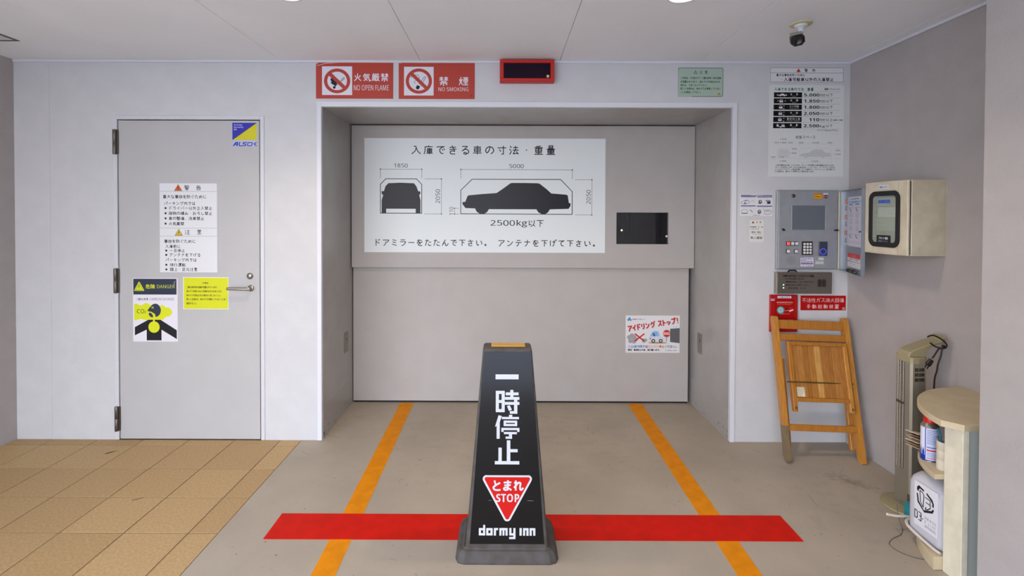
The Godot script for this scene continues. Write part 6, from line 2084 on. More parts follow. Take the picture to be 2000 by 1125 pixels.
	"オ": [[1.8, 6, 18.2, 6], [12.6, 1.2, 12.6, 17.6, 9.3, 17], [12, 6.4, 8, 12, 2.3, 16.2]], "サ": [[1.8, 6.4, 18.2, 6.4], [6, 1.8, 6, 12.2], [14, 1.8, 14, 9, 12.4, 14, 7.8, 18.7]], "ョ": [[5, 8, 15, 8, 15, 18, 5, 18], [5.4, 13, 15, 13]], "ツ": [[3.4, 4.8, 5.6, 10.2], [9, 3.8, 11, 9.2], [17.2, 4.8, 14.4, 12, 6.8, 18.2]],
	# parts of characters
	"亻": [[15, 1.2, 10, 7, 2.5, 11.7], [11, 7, 11, 19]], "彳": [[14, 1, 3, 7], [15, 6, 3, 13], [10, 10, 10, 19]], "氵": [[4, 2, 14, 5.5], [1, 8, 11, 11], [2, 19, 15, 12]], "牜": [[5, 3, 2, 9], [2, 7, 18, 7], [1, 14, 19, 11.5], [11, 1.2, 11, 19]], "忄": [[10, 1, 10, 19], [3, 6, 2, 11], [15, 5, 18, 9]], "扌": [[3, 5.5, 17, 5.5], [11, 1.2, 11, 18, 5, 18.3], [2, 13, 18, 10]],
	"阝": [[3, 2, 16, 2, 10, 8, 16, 12, 14, 15.5, 9, 15], [3, 2, 3, 19]], "攵": [[6, 1.2, 4.5, 6, 1.5, 10], [5, 5.5, 18.5, 5.5], [15, 5.5, 13, 12, 8, 16, 1.5, 18.8], [5, 8, 10, 14, 18.5, 18.8]], "宀": [[10, 1, 10, 3.5], [2, 7, 2, 4, 18, 4, 18, 7]], "广": [[10.5, 1, 10.5, 3.5], [3, 3.8, 18.5, 3.8], [3.5, 3.8, 3.5, 11, 1.5, 18.8]], "辶": [[3, 2, 6, 5], [1.5, 8.5, 5, 8.5, 5, 15, 1.5, 18], [5, 15, 8, 17.8, 19, 18.3]],
	"罒": [[2.5, 1.5, 17.5, 1.5, 17.5, 6, 2.5, 6, 2.5, 1.5], [7.5, 1.5, 7.5, 6], [12.5, 1.5, 12.5, 6]], "口": [[1.5, 2, 18.5, 2, 18.5, 18, 1.5, 18, 1.5, 2]], "日": [[3, 2, 17, 2, 17, 18, 3, 18, 3, 2], [3, 10, 17, 10]], "目": [[3, 2, 17, 2, 17, 18, 3, 18, 3, 2], [3, 7.3, 17, 7.3], [3, 12.7, 17, 12.7]], "田": [[2.5, 2.5, 17.5, 2.5, 17.5, 18, 2.5, 18, 2.5, 2.5], [2.5, 10.2, 17.5, 10.2], [10, 2.5, 10, 18]],
	"土": [[3.5, 7, 16.5, 7], [10, 1.5, 10, 17.5], [1.5, 17.5, 18.5, 17.5]], "王": [[2, 3, 18, 3], [3.5, 10, 16.5, 10], [10, 3, 10, 17], [1.5, 17, 18.5, 17]], "木": [[1.5, 6, 18.5, 6], [10, 1.5, 10, 19], [9.5, 6.5, 6, 12, 1.5, 15.5], [10.5, 6.5, 14, 12, 18.5, 15.5]], "禾": [[16, 1.8, 4, 3.5], [1.5, 7.5, 18.5, 7.5], [10, 3, 10, 19], [9.5, 8, 6, 12.5, 1.5, 15.5], [10.5, 8, 14, 12, 18.5, 15]],
	"月": [[4, 2, 16, 2, 16, 18, 13, 18.5], [4, 2, 4, 12, 1.5, 18.8], [4, 7, 16, 7], [4, 12, 16, 12]], "石": [[1.5, 3, 18.5, 3], [9, 3, 6.5, 9, 1.5, 14.5], ["口", 6, 9, 11, 10]], "言": [[7, 1.5, 13, 1.5], [1.5, 4.5, 18.5, 4.5], [4, 7.3, 16, 7.3], [4, 10.2, 16, 10.2], ["口", 4, 12, 12, 7.5]], "殳": [[5.5, 2, 5.5, 6, 2, 9.5], [5.5, 2, 14, 2, 14, 8, 18.5, 8], [3, 11, 16, 11, 12, 15.5, 2, 19], [6, 12.5, 11, 16, 18.5, 19]],
	"力": [[2.5, 6.5, 16.5, 6.5, 16, 17.5, 12.5, 18.2], [9.5, 1.5, 9, 10, 2.5, 18.5]], "酉": [[1.5, 2.5, 18.5, 2.5], [3, 6.5, 17, 6.5, 17, 18, 3, 18, 3, 6.5], [7.5, 2.5, 7.5, 11, 4, 12.5], [12.5, 2.5, 12.5, 11, 16, 11.5], [3, 14.5, 17, 14.5]], "隹": [[5, 1.5, 3.5, 5, 1, 8.5], [4, 5, 4, 19], [12, 1.5, 10.5, 5], [4, 5, 18, 5], [4, 9, 17, 9], [4, 13, 17, 13], [4, 17.8, 19, 17.8], [11, 5, 11, 17.8]], "頁": [[1.5, 2, 18.5, 2], [10, 2, 8.5, 5.5], [4, 5.5, 16, 5.5, 16, 15.5, 4, 15.5, 4, 5.5], [4, 8.8, 16, 8.8], [4, 12.2, 16, 12.2], [7, 16, 2.5, 19], [13, 16, 17.5, 19]],
	"方": [[10, 1.5, 10, 5], [1.5, 5, 18.5, 5], [8, 5, 7, 12, 2, 18.5], [7.5, 10, 16.5, 10, 15.5, 18, 12, 18.3]], "古": [[1.5, 6, 18.5, 6], [10, 1.5, 10, 10.5], ["口", 2.5, 10, 15, 9]], "主": [[9, 1, 11.5, 4], [3, 5, 17, 5], [4, 11, 16, 11], [10, 5, 10, 18], [1.5, 18, 18.5, 18]], "生": [[5.5, 2.5, 2, 9.5], [4, 6.5, 17, 6.5], [4, 12, 16.5, 12], [10.5, 1.5, 10.5, 18], [1.5, 18, 18.5, 18]], "先": [[5, 2.5, 2.5, 8], [4, 5.5, 17, 5.5], [10, 1.5, 10, 10], [1.5, 10, 18.5, 10], [7, 10, 6, 14.5, 1.5, 18.5], [12.5, 10, 12.5, 18, 18, 18, 18.3, 15]],
	"舌": [[15, 2, 4, 3.8], [1.5, 7.5, 18.5, 7.5], [10, 3, 10, 11.5], ["口", 3, 11, 14, 8]], "己": [[3, 3, 16, 3, 16, 9.5, 4, 9.5], [4, 9.5, 4, 17.5, 17, 17.5, 17.5, 14]], "亭": [[10, 1, 10, 3.5], [1.5, 3.8, 18.5, 3.8], ["口", 5.5, 5, 9, 4.8], [2, 14, 2, 11.3, 18, 11.3, 18, 14], [5, 14.2, 15, 14.2], [10, 14.2, 10, 18.3, 7.5, 18.7]], "余": [[10, 1.5, 6.5, 5.5, 1.5, 9], [10, 2, 13.5, 5.5, 18.5, 9], [5.5, 7.5, 14.5, 7.5], [3, 11, 17, 11], [10, 7.5, 10, 18, 7.5, 18.3], [6, 13, 2.5, 17], [14, 13, 17.5, 17]],
	"咅": [[10, 1, 10, 3], [3, 3.5, 17, 3.5], [6, 5, 7, 9], [14, 5, 12.5, 9], [1.5, 9.5, 18.5, 9.5], ["口", 3.5, 11, 13, 8]], "昜": [["日", 4, 0.5, 12, 7.5], [1.5, 9.5, 18.5, 9.5], [6, 9.5, 2, 14], [5, 11.8, 17.5, 11.8, 16.5, 18, 14, 18.5], [9, 12, 3, 17.5], [13, 12, 7, 18.8]], "門": [[2.5, 19, 2.5, 2, 8.5, 2, 8.5, 8, 2.5, 8], [2.5, 5, 8.5, 5], [17.5, 18.5, 17.5, 2, 11.5, 2, 11.5, 8, 17.5, 8], [11.5, 5, 17.5, 5]], "軍": [[2.5, 6, 2.5, 2, 17.5, 2, 17.5, 6], [4, 5, 16, 5], [4.5, 7.5, 15.5, 7.5, 15.5, 13, 4.5, 13, 4.5, 7.5], [4.5, 10.3, 15.5, 10.3], [1.5, 16, 18.5, 16], [10, 3.5, 10, 19]],
	"音": [[10, 0.8, 10, 3], [3, 3.2, 17, 3.2], [6.5, 4.5, 7.5, 7.5], [13.5, 4.5, 12.5, 7.5], [1.5, 8, 18.5, 8], ["日", 4.5, 9.5, 11, 9.5]], "直": [[3, 3.5, 17, 3.5], [10, 1.2, 10, 6], [5.5, 6, 15, 6, 15, 15, 5.5, 15, 5.5, 6], [5.5, 9, 15, 9], [5.5, 12, 15, 12], [2.5, 7, 2.5, 18, 18.5, 18]], "束": [[1.5, 4.5, 18.5, 4.5], [3.5, 7.5, 16.5, 7.5, 16.5, 12.5, 3.5, 12.5, 3.5, 7.5], [10, 1.2, 10, 19], [9.5, 12.5, 2, 18], [10.5, 12.5, 18, 18]],
	"責": [[3, 2.5, 17, 2.5], [10, 1, 10, 7], [4, 4.8, 16, 4.8], [1.5, 7.2, 18.5, 7.2], [4.5, 9, 15.5, 9, 15.5, 16, 4.5, 16, 4.5, 9], [4.5, 11.3, 15.5, 11.3], [4.5, 13.7, 15.5, 13.7], [7, 16.3, 3, 19], [13, 16.3, 17, 19]], "豆": [[2, 2.5, 18, 2.5], ["口", 3.5, 5, 13, 6.5], [6, 12.5, 7.5, 16], [14, 12.5, 12.5, 16.5], [1.5, 17.5, 18.5, 17.5]], "寺": [[3.5, 4, 16.5, 4], [10, 1.2, 10, 8], [1.5, 8, 18.5, 8], [1.5, 12, 18.5, 12], [13.5, 8.5, 13.5, 18, 10.5, 18.4], [5.5, 13.5, 8, 16.5]],
	"原": [[2, 2.5, 18.5, 2.5], [3.5, 2.5, 3.3, 10, 1.5, 18.8], [11, 3, 9.5, 5.5], ["日", 6, 5, 10, 7.5], [11, 12.5, 11, 18.3, 9, 18.7], [7.5, 14, 5, 17.5], [14, 14, 17.5, 17.5]], "求": [[1.5, 5.5, 18.5, 5.5], [10, 1.2, 10, 18.3, 7.5, 18.6], [13.5, 1.5, 16, 3.8], [4, 8, 6.5, 10.5], [1.5, 17, 9.5, 12], [16.5, 7.5, 11.5, 11], [10.5, 9, 14, 14, 18.8, 17]], "及": [[3, 3, 12, 3, 10, 8.5, 17, 8.5, 13, 14, 3, 18.8], [6, 3, 5.5, 10, 1.5, 18.5], [6, 9, 11, 15, 18.5, 18.8]], "糸": [[8, 1.5, 3.5, 6.5, 8.5, 9.5], [15, 4, 4, 13, 16, 11.5], [10, 11.5, 10, 19], [4.5, 14, 2.5, 18], [14.5, 14, 17.5, 17.5]], "各": [[8, 1.5, 6.5, 5, 2.5, 8.5], [7.5, 3.5, 15, 3.5, 10, 9.5, 1.5, 13.5], [5.5, 6, 12, 10.5, 18.5, 13], ["口", 5, 12.5, 10, 7]],
	# kanji
	"一": [[1.5, 10, 18.5, 10]], "二": [[3.5, 5, 16.5, 5], [1.5, 16.5, 18.5, 16.5]], "入": [[5.2, 3, 9.4, 3, 10.6, 7, 13.5, 13.3, 18.9, 18.2], [10.3, 6, 7.5, 13, 1.2, 18.4]], "人": [[10, 2, 9.5, 7, 6.5, 13.5, 1.5, 18.3], [10, 7, 13, 13.5, 18.5, 18.3]], "下": [[1.5, 3, 18.5, 3], [10, 3, 10, 19], [10.5, 7.5, 16, 11]], "上": [[10, 1.5, 10, 17.5], [10, 8, 17, 8], [1.5, 17.5, 18.5, 17.5]],
	"大": [[1.5, 7, 18.5, 7], [10, 1.5, 9.5, 8, 6.5, 14, 1.5, 18.5], [10, 7.5, 13, 13.5, 18.5, 18.5]], "内": [[2.5, 19, 2.5, 5, 17.5, 5, 17.5, 18, 14.5, 18.5], [10, 1.5, 9.8, 6, 8, 11, 5, 14], [10, 8, 15, 14]], "中": [[3, 5.5, 17, 5.5, 17, 13, 3, 13, 3, 5.5], [10, 1.5, 10, 19]], "元": [[4, 3, 16, 3], [1.5, 8.5, 18.5, 8.5], [7, 8.5, 6.5, 13, 2, 18.5], [12.5, 8.5, 12.5, 18, 18, 18, 18.3, 14.5]], "不": [[1.5, 3, 18.5, 3], [10.5, 3.5, 7, 9, 1.5, 13.5], [10, 8, 10, 19], [12, 9, 18, 13.5]],
	"手": [[15.5, 2, 4, 3.5], [3.5, 8, 16.5, 8], [1.5, 12.5, 18.5, 12.5], [10, 3, 10, 18, 6.5, 18.3]], "止": [[4.5, 7, 4.5, 17.5], [10.5, 1.5, 10.5, 17.5], [10.5, 8.5, 17.5, 8.5], [1.5, 17.5, 18.5, 17.5]], "火": [[10, 1.5, 9.5, 8.5, 7, 14, 1.8, 18.5], [10, 9, 13, 14, 18.3, 18.5], [4, 6, 5.2, 10.5], [16.5, 5.5, 13.5, 10.5]], "化": [["亻", 0, 0, 8, 20], [17.5, 5, 11, 10], [10.5, 2, 10.5, 18, 18, 18, 18.5, 14.5]], "立": [[10, 1.5, 10, 5], [3, 5.5, 17, 5.5], [6.5, 8, 8, 16], [14, 8, 12, 17.5], [1.5, 17.5, 18.5, 17.5]],
	"可": [[1.5, 3, 18.5, 3], [15.5, 3, 15.5, 18, 12, 18.5], ["口", 3, 6.5, 10, 8.5]], "出": [[10, 1.5, 10, 18], [4, 4, 4, 9.5, 16, 9.5], [16, 4, 16, 9.5], [2.5, 11.5, 2.5, 18, 17.5, 18], [17.5, 11.5, 17.5, 18.5]], "外": [[5.5, 1.5, 4.5, 6, 2, 10], [5, 5, 10, 5, 9, 11, 6.5, 15, 2, 18.5], [5, 8.5, 8.5, 11], [13.5, 1.5, 13.5, 19], [14, 8, 18.5, 11.5]], "央": [[4, 5, 16, 5, 16, 11], [4, 5, 4, 11], [1.5, 11, 18.5, 11], [10, 1.5, 10, 10, 7, 15, 2, 18.5], [10.5, 11.5, 13.5, 15.5, 18.5, 18.5]],
	"左": [[1.5, 5.5, 18.5, 5.5], [8.5, 1.5, 6.5, 9, 1.5, 17], [7.5, 10.5, 17, 10.5], [12, 10.5, 12, 18], [5.5, 18, 18.5, 18]], "右": [[1.5, 5.5, 18.5, 5.5], [9, 1.5, 7, 8, 1.5, 15], ["口", 6.5, 9.5, 11, 9.5]], "以": [[4, 3, 4, 14.5, 9.5, 12.5], [9, 4, 11, 7.5], [17, 2, 16.5, 9, 14, 14.5, 7.5, 18.5], [14, 13, 18.5, 18]], "全": [[10, 1.5, 6.5, 6, 1.5, 9], [10, 2, 13.5, 6, 18.5, 9], [5, 9, 15, 9], [5, 13, 15, 13], [10, 9, 10, 17.8], [2.5, 17.8, 17.5, 17.8]], "合": [[10, 1.5, 6.5, 5.5, 1.5, 8.5], [10, 2, 13.5, 5.5, 18.5, 8.5], [6, 8.5, 14, 8.5], ["口", 3.5, 10.5, 13, 8.8]],
	"地": [["土", 0, 1, 8, 17], [8.5, 8.5, 18, 6, 18, 12.5, 16, 13], [13.5, 1.5, 13.5, 14.5], [10.3, 4, 10.3, 17.5, 18.5, 17.5, 18.5, 14.5]], "危": [[7, 1.5, 5.5, 4.5, 2, 7.5], [6.5, 3.5, 13, 3.5, 11, 7], [3, 7.5, 18, 7.5], [4.5, 7.5, 4.5, 12, 2, 18.8], [8, 10.5, 15.5, 10.5, 15.5, 14, 14, 14.3], [8, 10.5, 8, 18, 17.5, 18, 17.8, 15.5]], "気": [[6, 1.5, 4.5, 5, 1.5, 8], [5, 4, 17.5, 4], [5.5, 7, 16, 7], [2.5, 10, 15, 10, 15.5, 15, 17, 18.5, 18.8, 18.3, 19, 15.5], [12, 11.5, 3, 18.5], [4.5, 12, 12, 18]],
	"死": [[1.5, 3, 18.5, 3], [6, 3, 4.5, 8, 1.5, 11.5], [5, 7, 9.5, 7, 8, 12.5, 2, 18.5], [5, 10, 7.5, 12.5], [17.5, 7, 12.5, 10.5], [12, 5, 12, 18, 18, 18, 18.3, 15]], "行": [["彳", 0, 0, 7.5, 20], [9.5, 4, 18, 4], [8.5, 9.5, 19, 9.5], [14.5, 9.5, 14.5, 18, 11.5, 18.5]], "旦": [["日", 3.5, 0.5, 13, 13.5], [1.5, 17.5, 18.5, 17.5]], "告": [[5.5, 2, 3, 7.5], [4, 5, 16.5, 5], [10.5, 1.5, 10.5, 9.5], [1.5, 9.5, 18.5, 9.5], ["口", 3, 11, 14, 8]],
	"足": [["口", 3.5, 1, 13, 7.5], [10.5, 8, 10.5, 17], [10.5, 11.5, 17, 11.5], [5, 10, 4.5, 14.5, 1.5, 18.8], [4.5, 14.5, 8, 17, 12, 17.8, 19, 18]], "車": [[2.5, 4, 17.5, 4], [10, 1.2, 10, 19], [4, 6.8, 16, 6.8, 16, 13, 4, 13, 4, 6.8], [4, 9.9, 16, 9.9], [1.5, 16, 18.5, 16]], "低": [["亻", 0, 0, 7.5, 20], [17.5, 2.5, 9, 4], [9, 4, 9, 15], [8, 16.5, 13, 14], [9, 9, 18.5, 9], [13.5, 3.5, 14, 10, 16, 14, 18.5, 15], [8, 18.5, 16, 18.5]], "徐": [["彳", 0, 0, 7, 20], ["余", 6.5, 0, 13.5, 20]],
	"法": [["氵", 0.5, 0, 6, 20], [8, 5, 18, 5], [13, 1.5, 13, 10], [7, 10, 19, 10], [12, 10, 8.5, 17.5, 17, 16.5], [14.5, 12.5, 18.5, 18.5]], "注": [["氵", 0.5, 0, 6, 20], ["主", 6.5, 0, 13, 20]], "物": [["牜", 0, 0, 8.5, 20], [11, 1.5, 10, 5, 8, 8.5], [10.5, 5, 18.5, 5, 18, 17.5, 15, 18.5], [13.3, 5.5, 11.8, 10, 8.5, 13.5], [16, 5.5, 14, 12, 9, 17.5]], "事": [[1.5, 3.3, 18.5, 3.3], [10, 1.2, 10, 18.3, 7, 18.7], [4, 5.3, 16, 5.3, 16, 8.3, 4, 8.3, 4, 5.3], [3.5, 10.5, 16.5, 10.5, 16.5, 16, 3.5, 16], [1.5, 13.2, 19, 13.2]],
	"性": [["忄", 0.5, 0, 6, 20], ["生", 6.5, 0, 13, 20]], "長": [[5, 2, 16, 2], [5, 2, 5, 11], [5, 5, 15, 5], [5, 8, 15, 8], [1.5, 11, 18.5, 11], [5, 11, 5, 18, 10.5, 16], [9.5, 11, 12.5, 15.5, 18.5, 18.5], [16.5, 12.5, 13, 15]], "防": [["阝", 0.5, 0, 7, 20], ["方", 6.5, 0, 13, 20]], "放": [["方", 0, 0, 10, 20], ["攵", 9.5, 0, 10.5, 20]], "故": [["古", 0, 0, 10, 20], ["攵", 9.5, 0, 10.5, 20]], "洗": [["氵", 0.5, 0, 6, 20], ["先", 6.5, 0, 13, 20]], "活": [["氵", 0.5, 0, 6, 20], ["舌", 6.5, 0, 13, 20]],
	"前": [[5.5, 1.5, 7.5, 4], [14.5, 1.5, 12.5, 4], [1.5, 5, 18.5, 5], [3, 7.5, 3, 19], [3, 7.5, 9.5, 7.5, 9.5, 18, 7.5, 18.3], [3, 11, 9.5, 11], [3, 14.3, 9.5, 14.3], [13, 8, 13, 15], [17.3, 7, 17.3, 18.2, 14.5, 18.5]], "室": [["宀", 0, 0, 20, 20], [4.5, 7, 15.5, 7], [9, 7, 6, 11, 15, 10.5], [12.5, 8.8, 16, 12], [10, 11.5, 10, 18], [4, 14.3, 16, 14.3], [2, 18.2, 18, 18.2]], "重": [[15, 1.8, 4.5, 3], [1.5, 5, 18.5, 5], [10, 2.5, 10, 18], [4, 7, 16, 7, 16, 13, 4, 13, 4, 7], [4, 10, 16, 10], [3.5, 15.5, 16.5, 15.5], [1.5, 18.3, 18.5, 18.3]],
	"険": [["阝", 0.5, 0, 6.5, 20], [13, 1.5, 10, 5.5, 7, 8], [13, 2, 16, 5.5, 19, 8], [10, 7.5, 16, 7.5], [8.5, 9.8, 17.5, 9.8, 17.5, 13.5, 8.5, 13.5, 8.5, 9.8], [13, 7.5, 13, 13.5, 10.5, 16.5, 7, 18.8], [13, 13.5, 15, 16.5, 19, 18.8]], "高": [[10, 1, 10, 3.5], [1.5, 3.8, 18.5, 3.8], ["口", 5.5, 5, 9, 5], [2.5, 19, 2.5, 11.3, 17.5, 11.3, 17.5, 18, 15, 18.5], ["口", 6, 13, 8, 5]], "庫": [["广", 0, 0, 20, 20], ["車", 5, 5, 14.5, 14.5]],
	"荷": [[1.5, 4, 18.5, 4], [6.5, 1.5, 6.5, 6], [13.5, 1.5, 13.5, 6], ["亻", 0, 6, 7, 13.5], [7, 8.5, 19, 8.5], [16.5, 8.5, 16.5, 18, 14, 18.5], ["口", 8, 10.5, 6.5, 6]], "消": [["氵", 0.5, 0, 6, 20], [13, 1.5, 13, 7], [8.5, 2.5, 10, 6], [17.5, 2.5, 16, 6], [8.5, 19, 8.5, 7.5, 17.8, 7.5, 17.8, 18, 15.5, 18.5], [8.5, 11, 17.8, 11], [8.5, 14.3, 17.8, 14.3]], "素": [[3, 3, 17, 3], [4, 6, 16, 6], [10, 1.2, 10, 9], [1.5, 9, 18.5, 9], [8, 10, 5.5, 12.5, 12, 12.5], [13.5, 10.5, 5, 15.5, 16, 15], [10, 15, 10, 19], [5.5, 16.5, 3, 18.8], [14, 16.5, 17, 18.8]],
	"留": [[7.5, 1.5, 3, 2.5, 3, 8, 8, 7], [6.5, 4.5, 9, 8.5], [10.5, 2, 17.5, 2, 17, 8, 15, 8.3], [13.5, 2, 13, 6, 10.5, 9], ["田", 3, 10, 14, 9]], "起": [[2.5, 4, 9.5, 4], [6, 1.5, 6, 7.5], [1, 7.5, 10.5, 7.5], [6, 7.5, 6, 16], [6, 11.5, 10, 11.5], [3, 10.5, 2.8, 15, 1, 18.8], [2.8, 15, 6, 17.3, 19, 18.5], [11.5, 3.5, 17.5, 3.5, 17.5, 8.5, 12, 8.5], [12, 8.5, 12, 14, 18, 14, 18.3, 11.5]], "容": [["宀", 0, 0, 20, 20], [7.5, 6, 4, 9.5], [12.5, 6, 16, 9.5], [10, 8, 6, 12, 1.5, 14.5], [10, 8.5, 14, 12, 18.5, 14.5], ["口", 5, 13, 10, 6]],
	"炭": [[10, 1, 10, 6], [3, 2.5, 3, 6, 17, 6], [17, 2.5, 17, 6], [2.5, 8.5, 18.5, 8.5], [5, 8.5, 4.5, 13, 1.5, 18.8], [11, 9.5, 10.5, 13, 8.5, 16, 5, 18.8], [11, 13, 13.5, 16.5, 18, 18.8], [7, 11.5, 8, 14], [16.5, 11, 14, 13.5]], "転": [["車", 0, 0, 10.5, 20], [11.5, 4, 18.5, 4], [10.5, 9, 19.5, 9], [14, 9, 11.5, 17, 18, 16], [16, 12, 18.8, 18]], "動": [[9.5, 1.5, 2, 2.8], [1, 5, 11.5, 5], [6, 2.3, 6, 17], [2, 7, 10.5, 7, 10.5, 12.5, 2, 12.5, 2, 7], [2, 9.7, 10.5, 9.7], [2, 15, 11, 15], [1, 18, 11.8, 17], ["力", 11, 1, 8.5, 18.5]],
	"停": [["亻", 0, 0, 7, 20], ["亭", 6, 0, 13.5, 20]], "設": [["言", 0, 0, 9.5, 20], ["殳", 9.5, 0, 10.5, 20]], "部": [["咅", 0, 0, 11.5, 20], ["阝", 12, 0, 8, 20]], "場": [["土", 0, 1, 7.5, 17], ["昜", 7, 0, 13, 20]], "無": [[5, 1.5, 1.5, 6.5], [4, 4, 17.5, 4], [1.5, 8.5, 18.5, 8.5], [1.5, 13, 18.5, 13], [4.5, 4, 4.5, 13], [8.2, 4, 8.2, 13], [11.8, 4, 11.8, 13], [15.5, 4, 15.5, 13], [3, 15.5, 1.5, 18.8], [7, 15.5, 7.5, 18.5], [11.5, 15.5, 12.5, 18.5], [16, 15.5, 18.5, 18.8]],
	"開": [["門", 0, 0, 20, 20], [6, 10.5, 14, 10.5], [5, 14, 15, 14], [8.3, 10.5, 8.3, 14.5, 6, 18.5], [11.8, 10.5, 11.8, 18.5]], "量": [["日", 4.5, 0.5, 11, 6.5], [1.5, 8, 18.5, 8], [4, 9.7, 16, 9.7, 16, 14, 4, 14, 4, 9.7], [4, 11.9, 16, 11.9], [10, 9.7, 10, 18.5], [3.5, 16.2, 16.5, 16.2], [1.5, 18.5, 18.5, 18.5]], "運": [["辶", 0, 0, 20, 20], ["軍", 6.5, 0, 13, 17]], "連": [["辶", 0, 0, 20, 20], ["車", 6.5, 0, 13, 16.5]], "込": [["辶", 0, 0, 20, 20], ["入", 6.5, 1, 12.5, 14]],
	"装": [[2, 3, 4, 5.5], [6.5, 1.5, 6.5, 9], [1.5, 8.8, 6.5, 7], [9.5, 4, 18.5, 4], [14, 1.5, 14, 8], [10.5, 8, 18, 8], [10, 8.5, 10, 11], [1.5, 11, 18.5, 11], [9, 11, 6, 14.5, 1.5, 16.5], [6, 14, 6, 18.5, 10.5, 17.3], [11, 11.5, 13.5, 15.5, 18.5, 18.5], [16, 12.5, 13.5, 14.5]], "示": [[4.5, 3, 15.5, 3], [1.5, 8, 18.5, 8], [10, 8, 10, 18, 7.5, 18.4], [5.5, 11, 2, 16.5], [14.5, 11, 18, 16.5]], "禁": [["木", 0.5, 0, 9.5, 11.5], ["木", 10, 0, 9.5, 11.5], [5, 11.5, 15, 11.5], [2, 14, 18, 14], [10, 14, 10, 18.7, 8, 18.9], [6, 15.5, 3, 18.5], [14, 15.5, 17, 18.5]],
	"意": [["音", 0, -0.5, 20, 14], [4.2, 14.8, 2.3, 18.5], [7.3, 14.2, 7.3, 18.3, 13.5, 18.3, 14, 16], [10, 13.8, 11.5, 16], [15.5, 14.5, 18, 18]], "煙": [["火", 0, 0, 8.5, 20], [8.5, 3, 19, 3], [10, 6, 17.8, 6, 17.8, 10.5, 10, 10.5, 10, 6], [12.5, 3, 12.5, 10.5], [15.3, 3, 15.3, 10.5], [9.5, 14, 18.5, 14], [14, 10.5, 14, 18], [8.5, 18.2, 19.3, 18.2]], "置": [["罒", 0, 0, 20, 20], ["直", 0, 6.5, 20, 13.5]],
	"傷": [["亻", 0, 0, 7, 20], [10, 1.5, 7.5, 5.5], [9.5, 3.5, 18.5, 3.5], ["日", 9, 5, 8.5, 5.5], [7, 11.8, 19, 11.8], [10, 12, 7.5, 15], [10, 13.8, 18.3, 13.8, 17.8, 18.3, 16, 18.6], [12.5, 14, 8.5, 18], [15.3, 14, 11.5, 18.8]], "滞": [["氵", 0.5, 0, 5.5, 20], [7, 4, 19, 4], [9.5, 1.5, 9.5, 7], [13, 1.5, 13, 7], [16.5, 1.5, 16.5, 7], [9.5, 7, 16.5, 7], [7, 12, 7, 9.5, 19, 9.5, 19, 12], [13, 9.5, 13, 19], [9.3, 18, 9.3, 12.3, 16.8, 12.3, 16.8, 17, 15, 17.3]],
	"備": [["亻", 0, 0, 7, 20], [7.5, 4, 19, 4], [10.5, 1.5, 10.5, 6], [15.5, 1.5, 15.5, 6], [8.5, 7.5, 18.5, 7.5], [9, 7.5, 9, 13, 7, 18.8], [10.8, 19, 10.8, 10, 17.8, 10, 17.8, 18, 16, 18.5], [10.8, 12.7, 17.8, 12.7], [10.8, 15.3, 17.8, 15.3], [14.3, 10, 14.3, 18.5]], "認": [["言", 0, 0, 9.5, 20], [10.5, 2.5, 18, 2.5, 17.5, 9, 15.5, 9.3], [14, 2.5, 13, 6.5, 10, 9.8], [11, 5, 12.5, 7.5], [10.8, 12, 10, 16.5], [13, 11, 13, 18, 17.5, 18, 18, 15], [14.8, 10.5, 16, 13], [18, 12.5, 19.3, 15.5]],
	"確": [["石", 0, 1, 8.5, 18], [9, 5, 9, 2.8, 19, 2.8, 19, 5], ["隹", 8.5, 2.5, 11, 17]], "酸": [["酉", 0, 0, 9.5, 20], [14, 1, 11.5, 5, 18, 4.5], [16.5, 2.8, 18.8, 6], [13, 6, 11, 9], [16, 6, 18.5, 8.5], [14, 8.5, 10, 14], [13, 10.5, 17.8, 10.5, 15.5, 15, 10, 19], [12.5, 12.5, 15, 16, 19, 19]], "機": [["木", 0, 0, 8, 20], [11, 1.5, 9, 4.5, 11.5, 4.5, 9, 8.5], [16.5, 1.5, 14.8, 4.5, 17.5, 4.5, 15, 8.5], [8.5, 10.5, 19, 10.5], [13, 1.5, 14, 10, 16, 16, 18.5, 18, 19, 15], [10.5, 10.5, 10, 15, 8, 18.5], [17.5, 13, 13, 18]],
	"整": [["束", 0, 0, 10.5, 11.5], ["攵", 10, 0, 10, 11.5], [2, 12.3, 18, 12.3], [10, 12.3, 10, 18.3], [10, 15.2, 16, 15.2], [5, 14.5, 5, 18.3], [1.5, 18.4, 18.5, 18.4]], "積": [["禾", 0, 0, 8, 20], ["責", 7.5, 0, 12.5, 20]], "頭": [["豆", 0, 0, 9, 20], ["頁", 8.5, 0, 11.5, 20]], "警": [[1, 2.3, 10, 2.3], [3.7, 1, 3.7, 3.8], [7.3, 1, 7.3, 3.8], [3, 4, 1, 7], [2.5, 5.2, 9.5, 5.2, 9, 9.5, 7.5, 9.8], ["口", 2.8, 6.3, 4.5, 3.4], ["攵", 10.3, 0.3, 9.2, 10], [1.5, 11.3, 18.5, 11.3], [5, 13, 15, 13], [5, 14.7, 15, 14.7], ["口", 5, 15.8, 10, 3.8]],
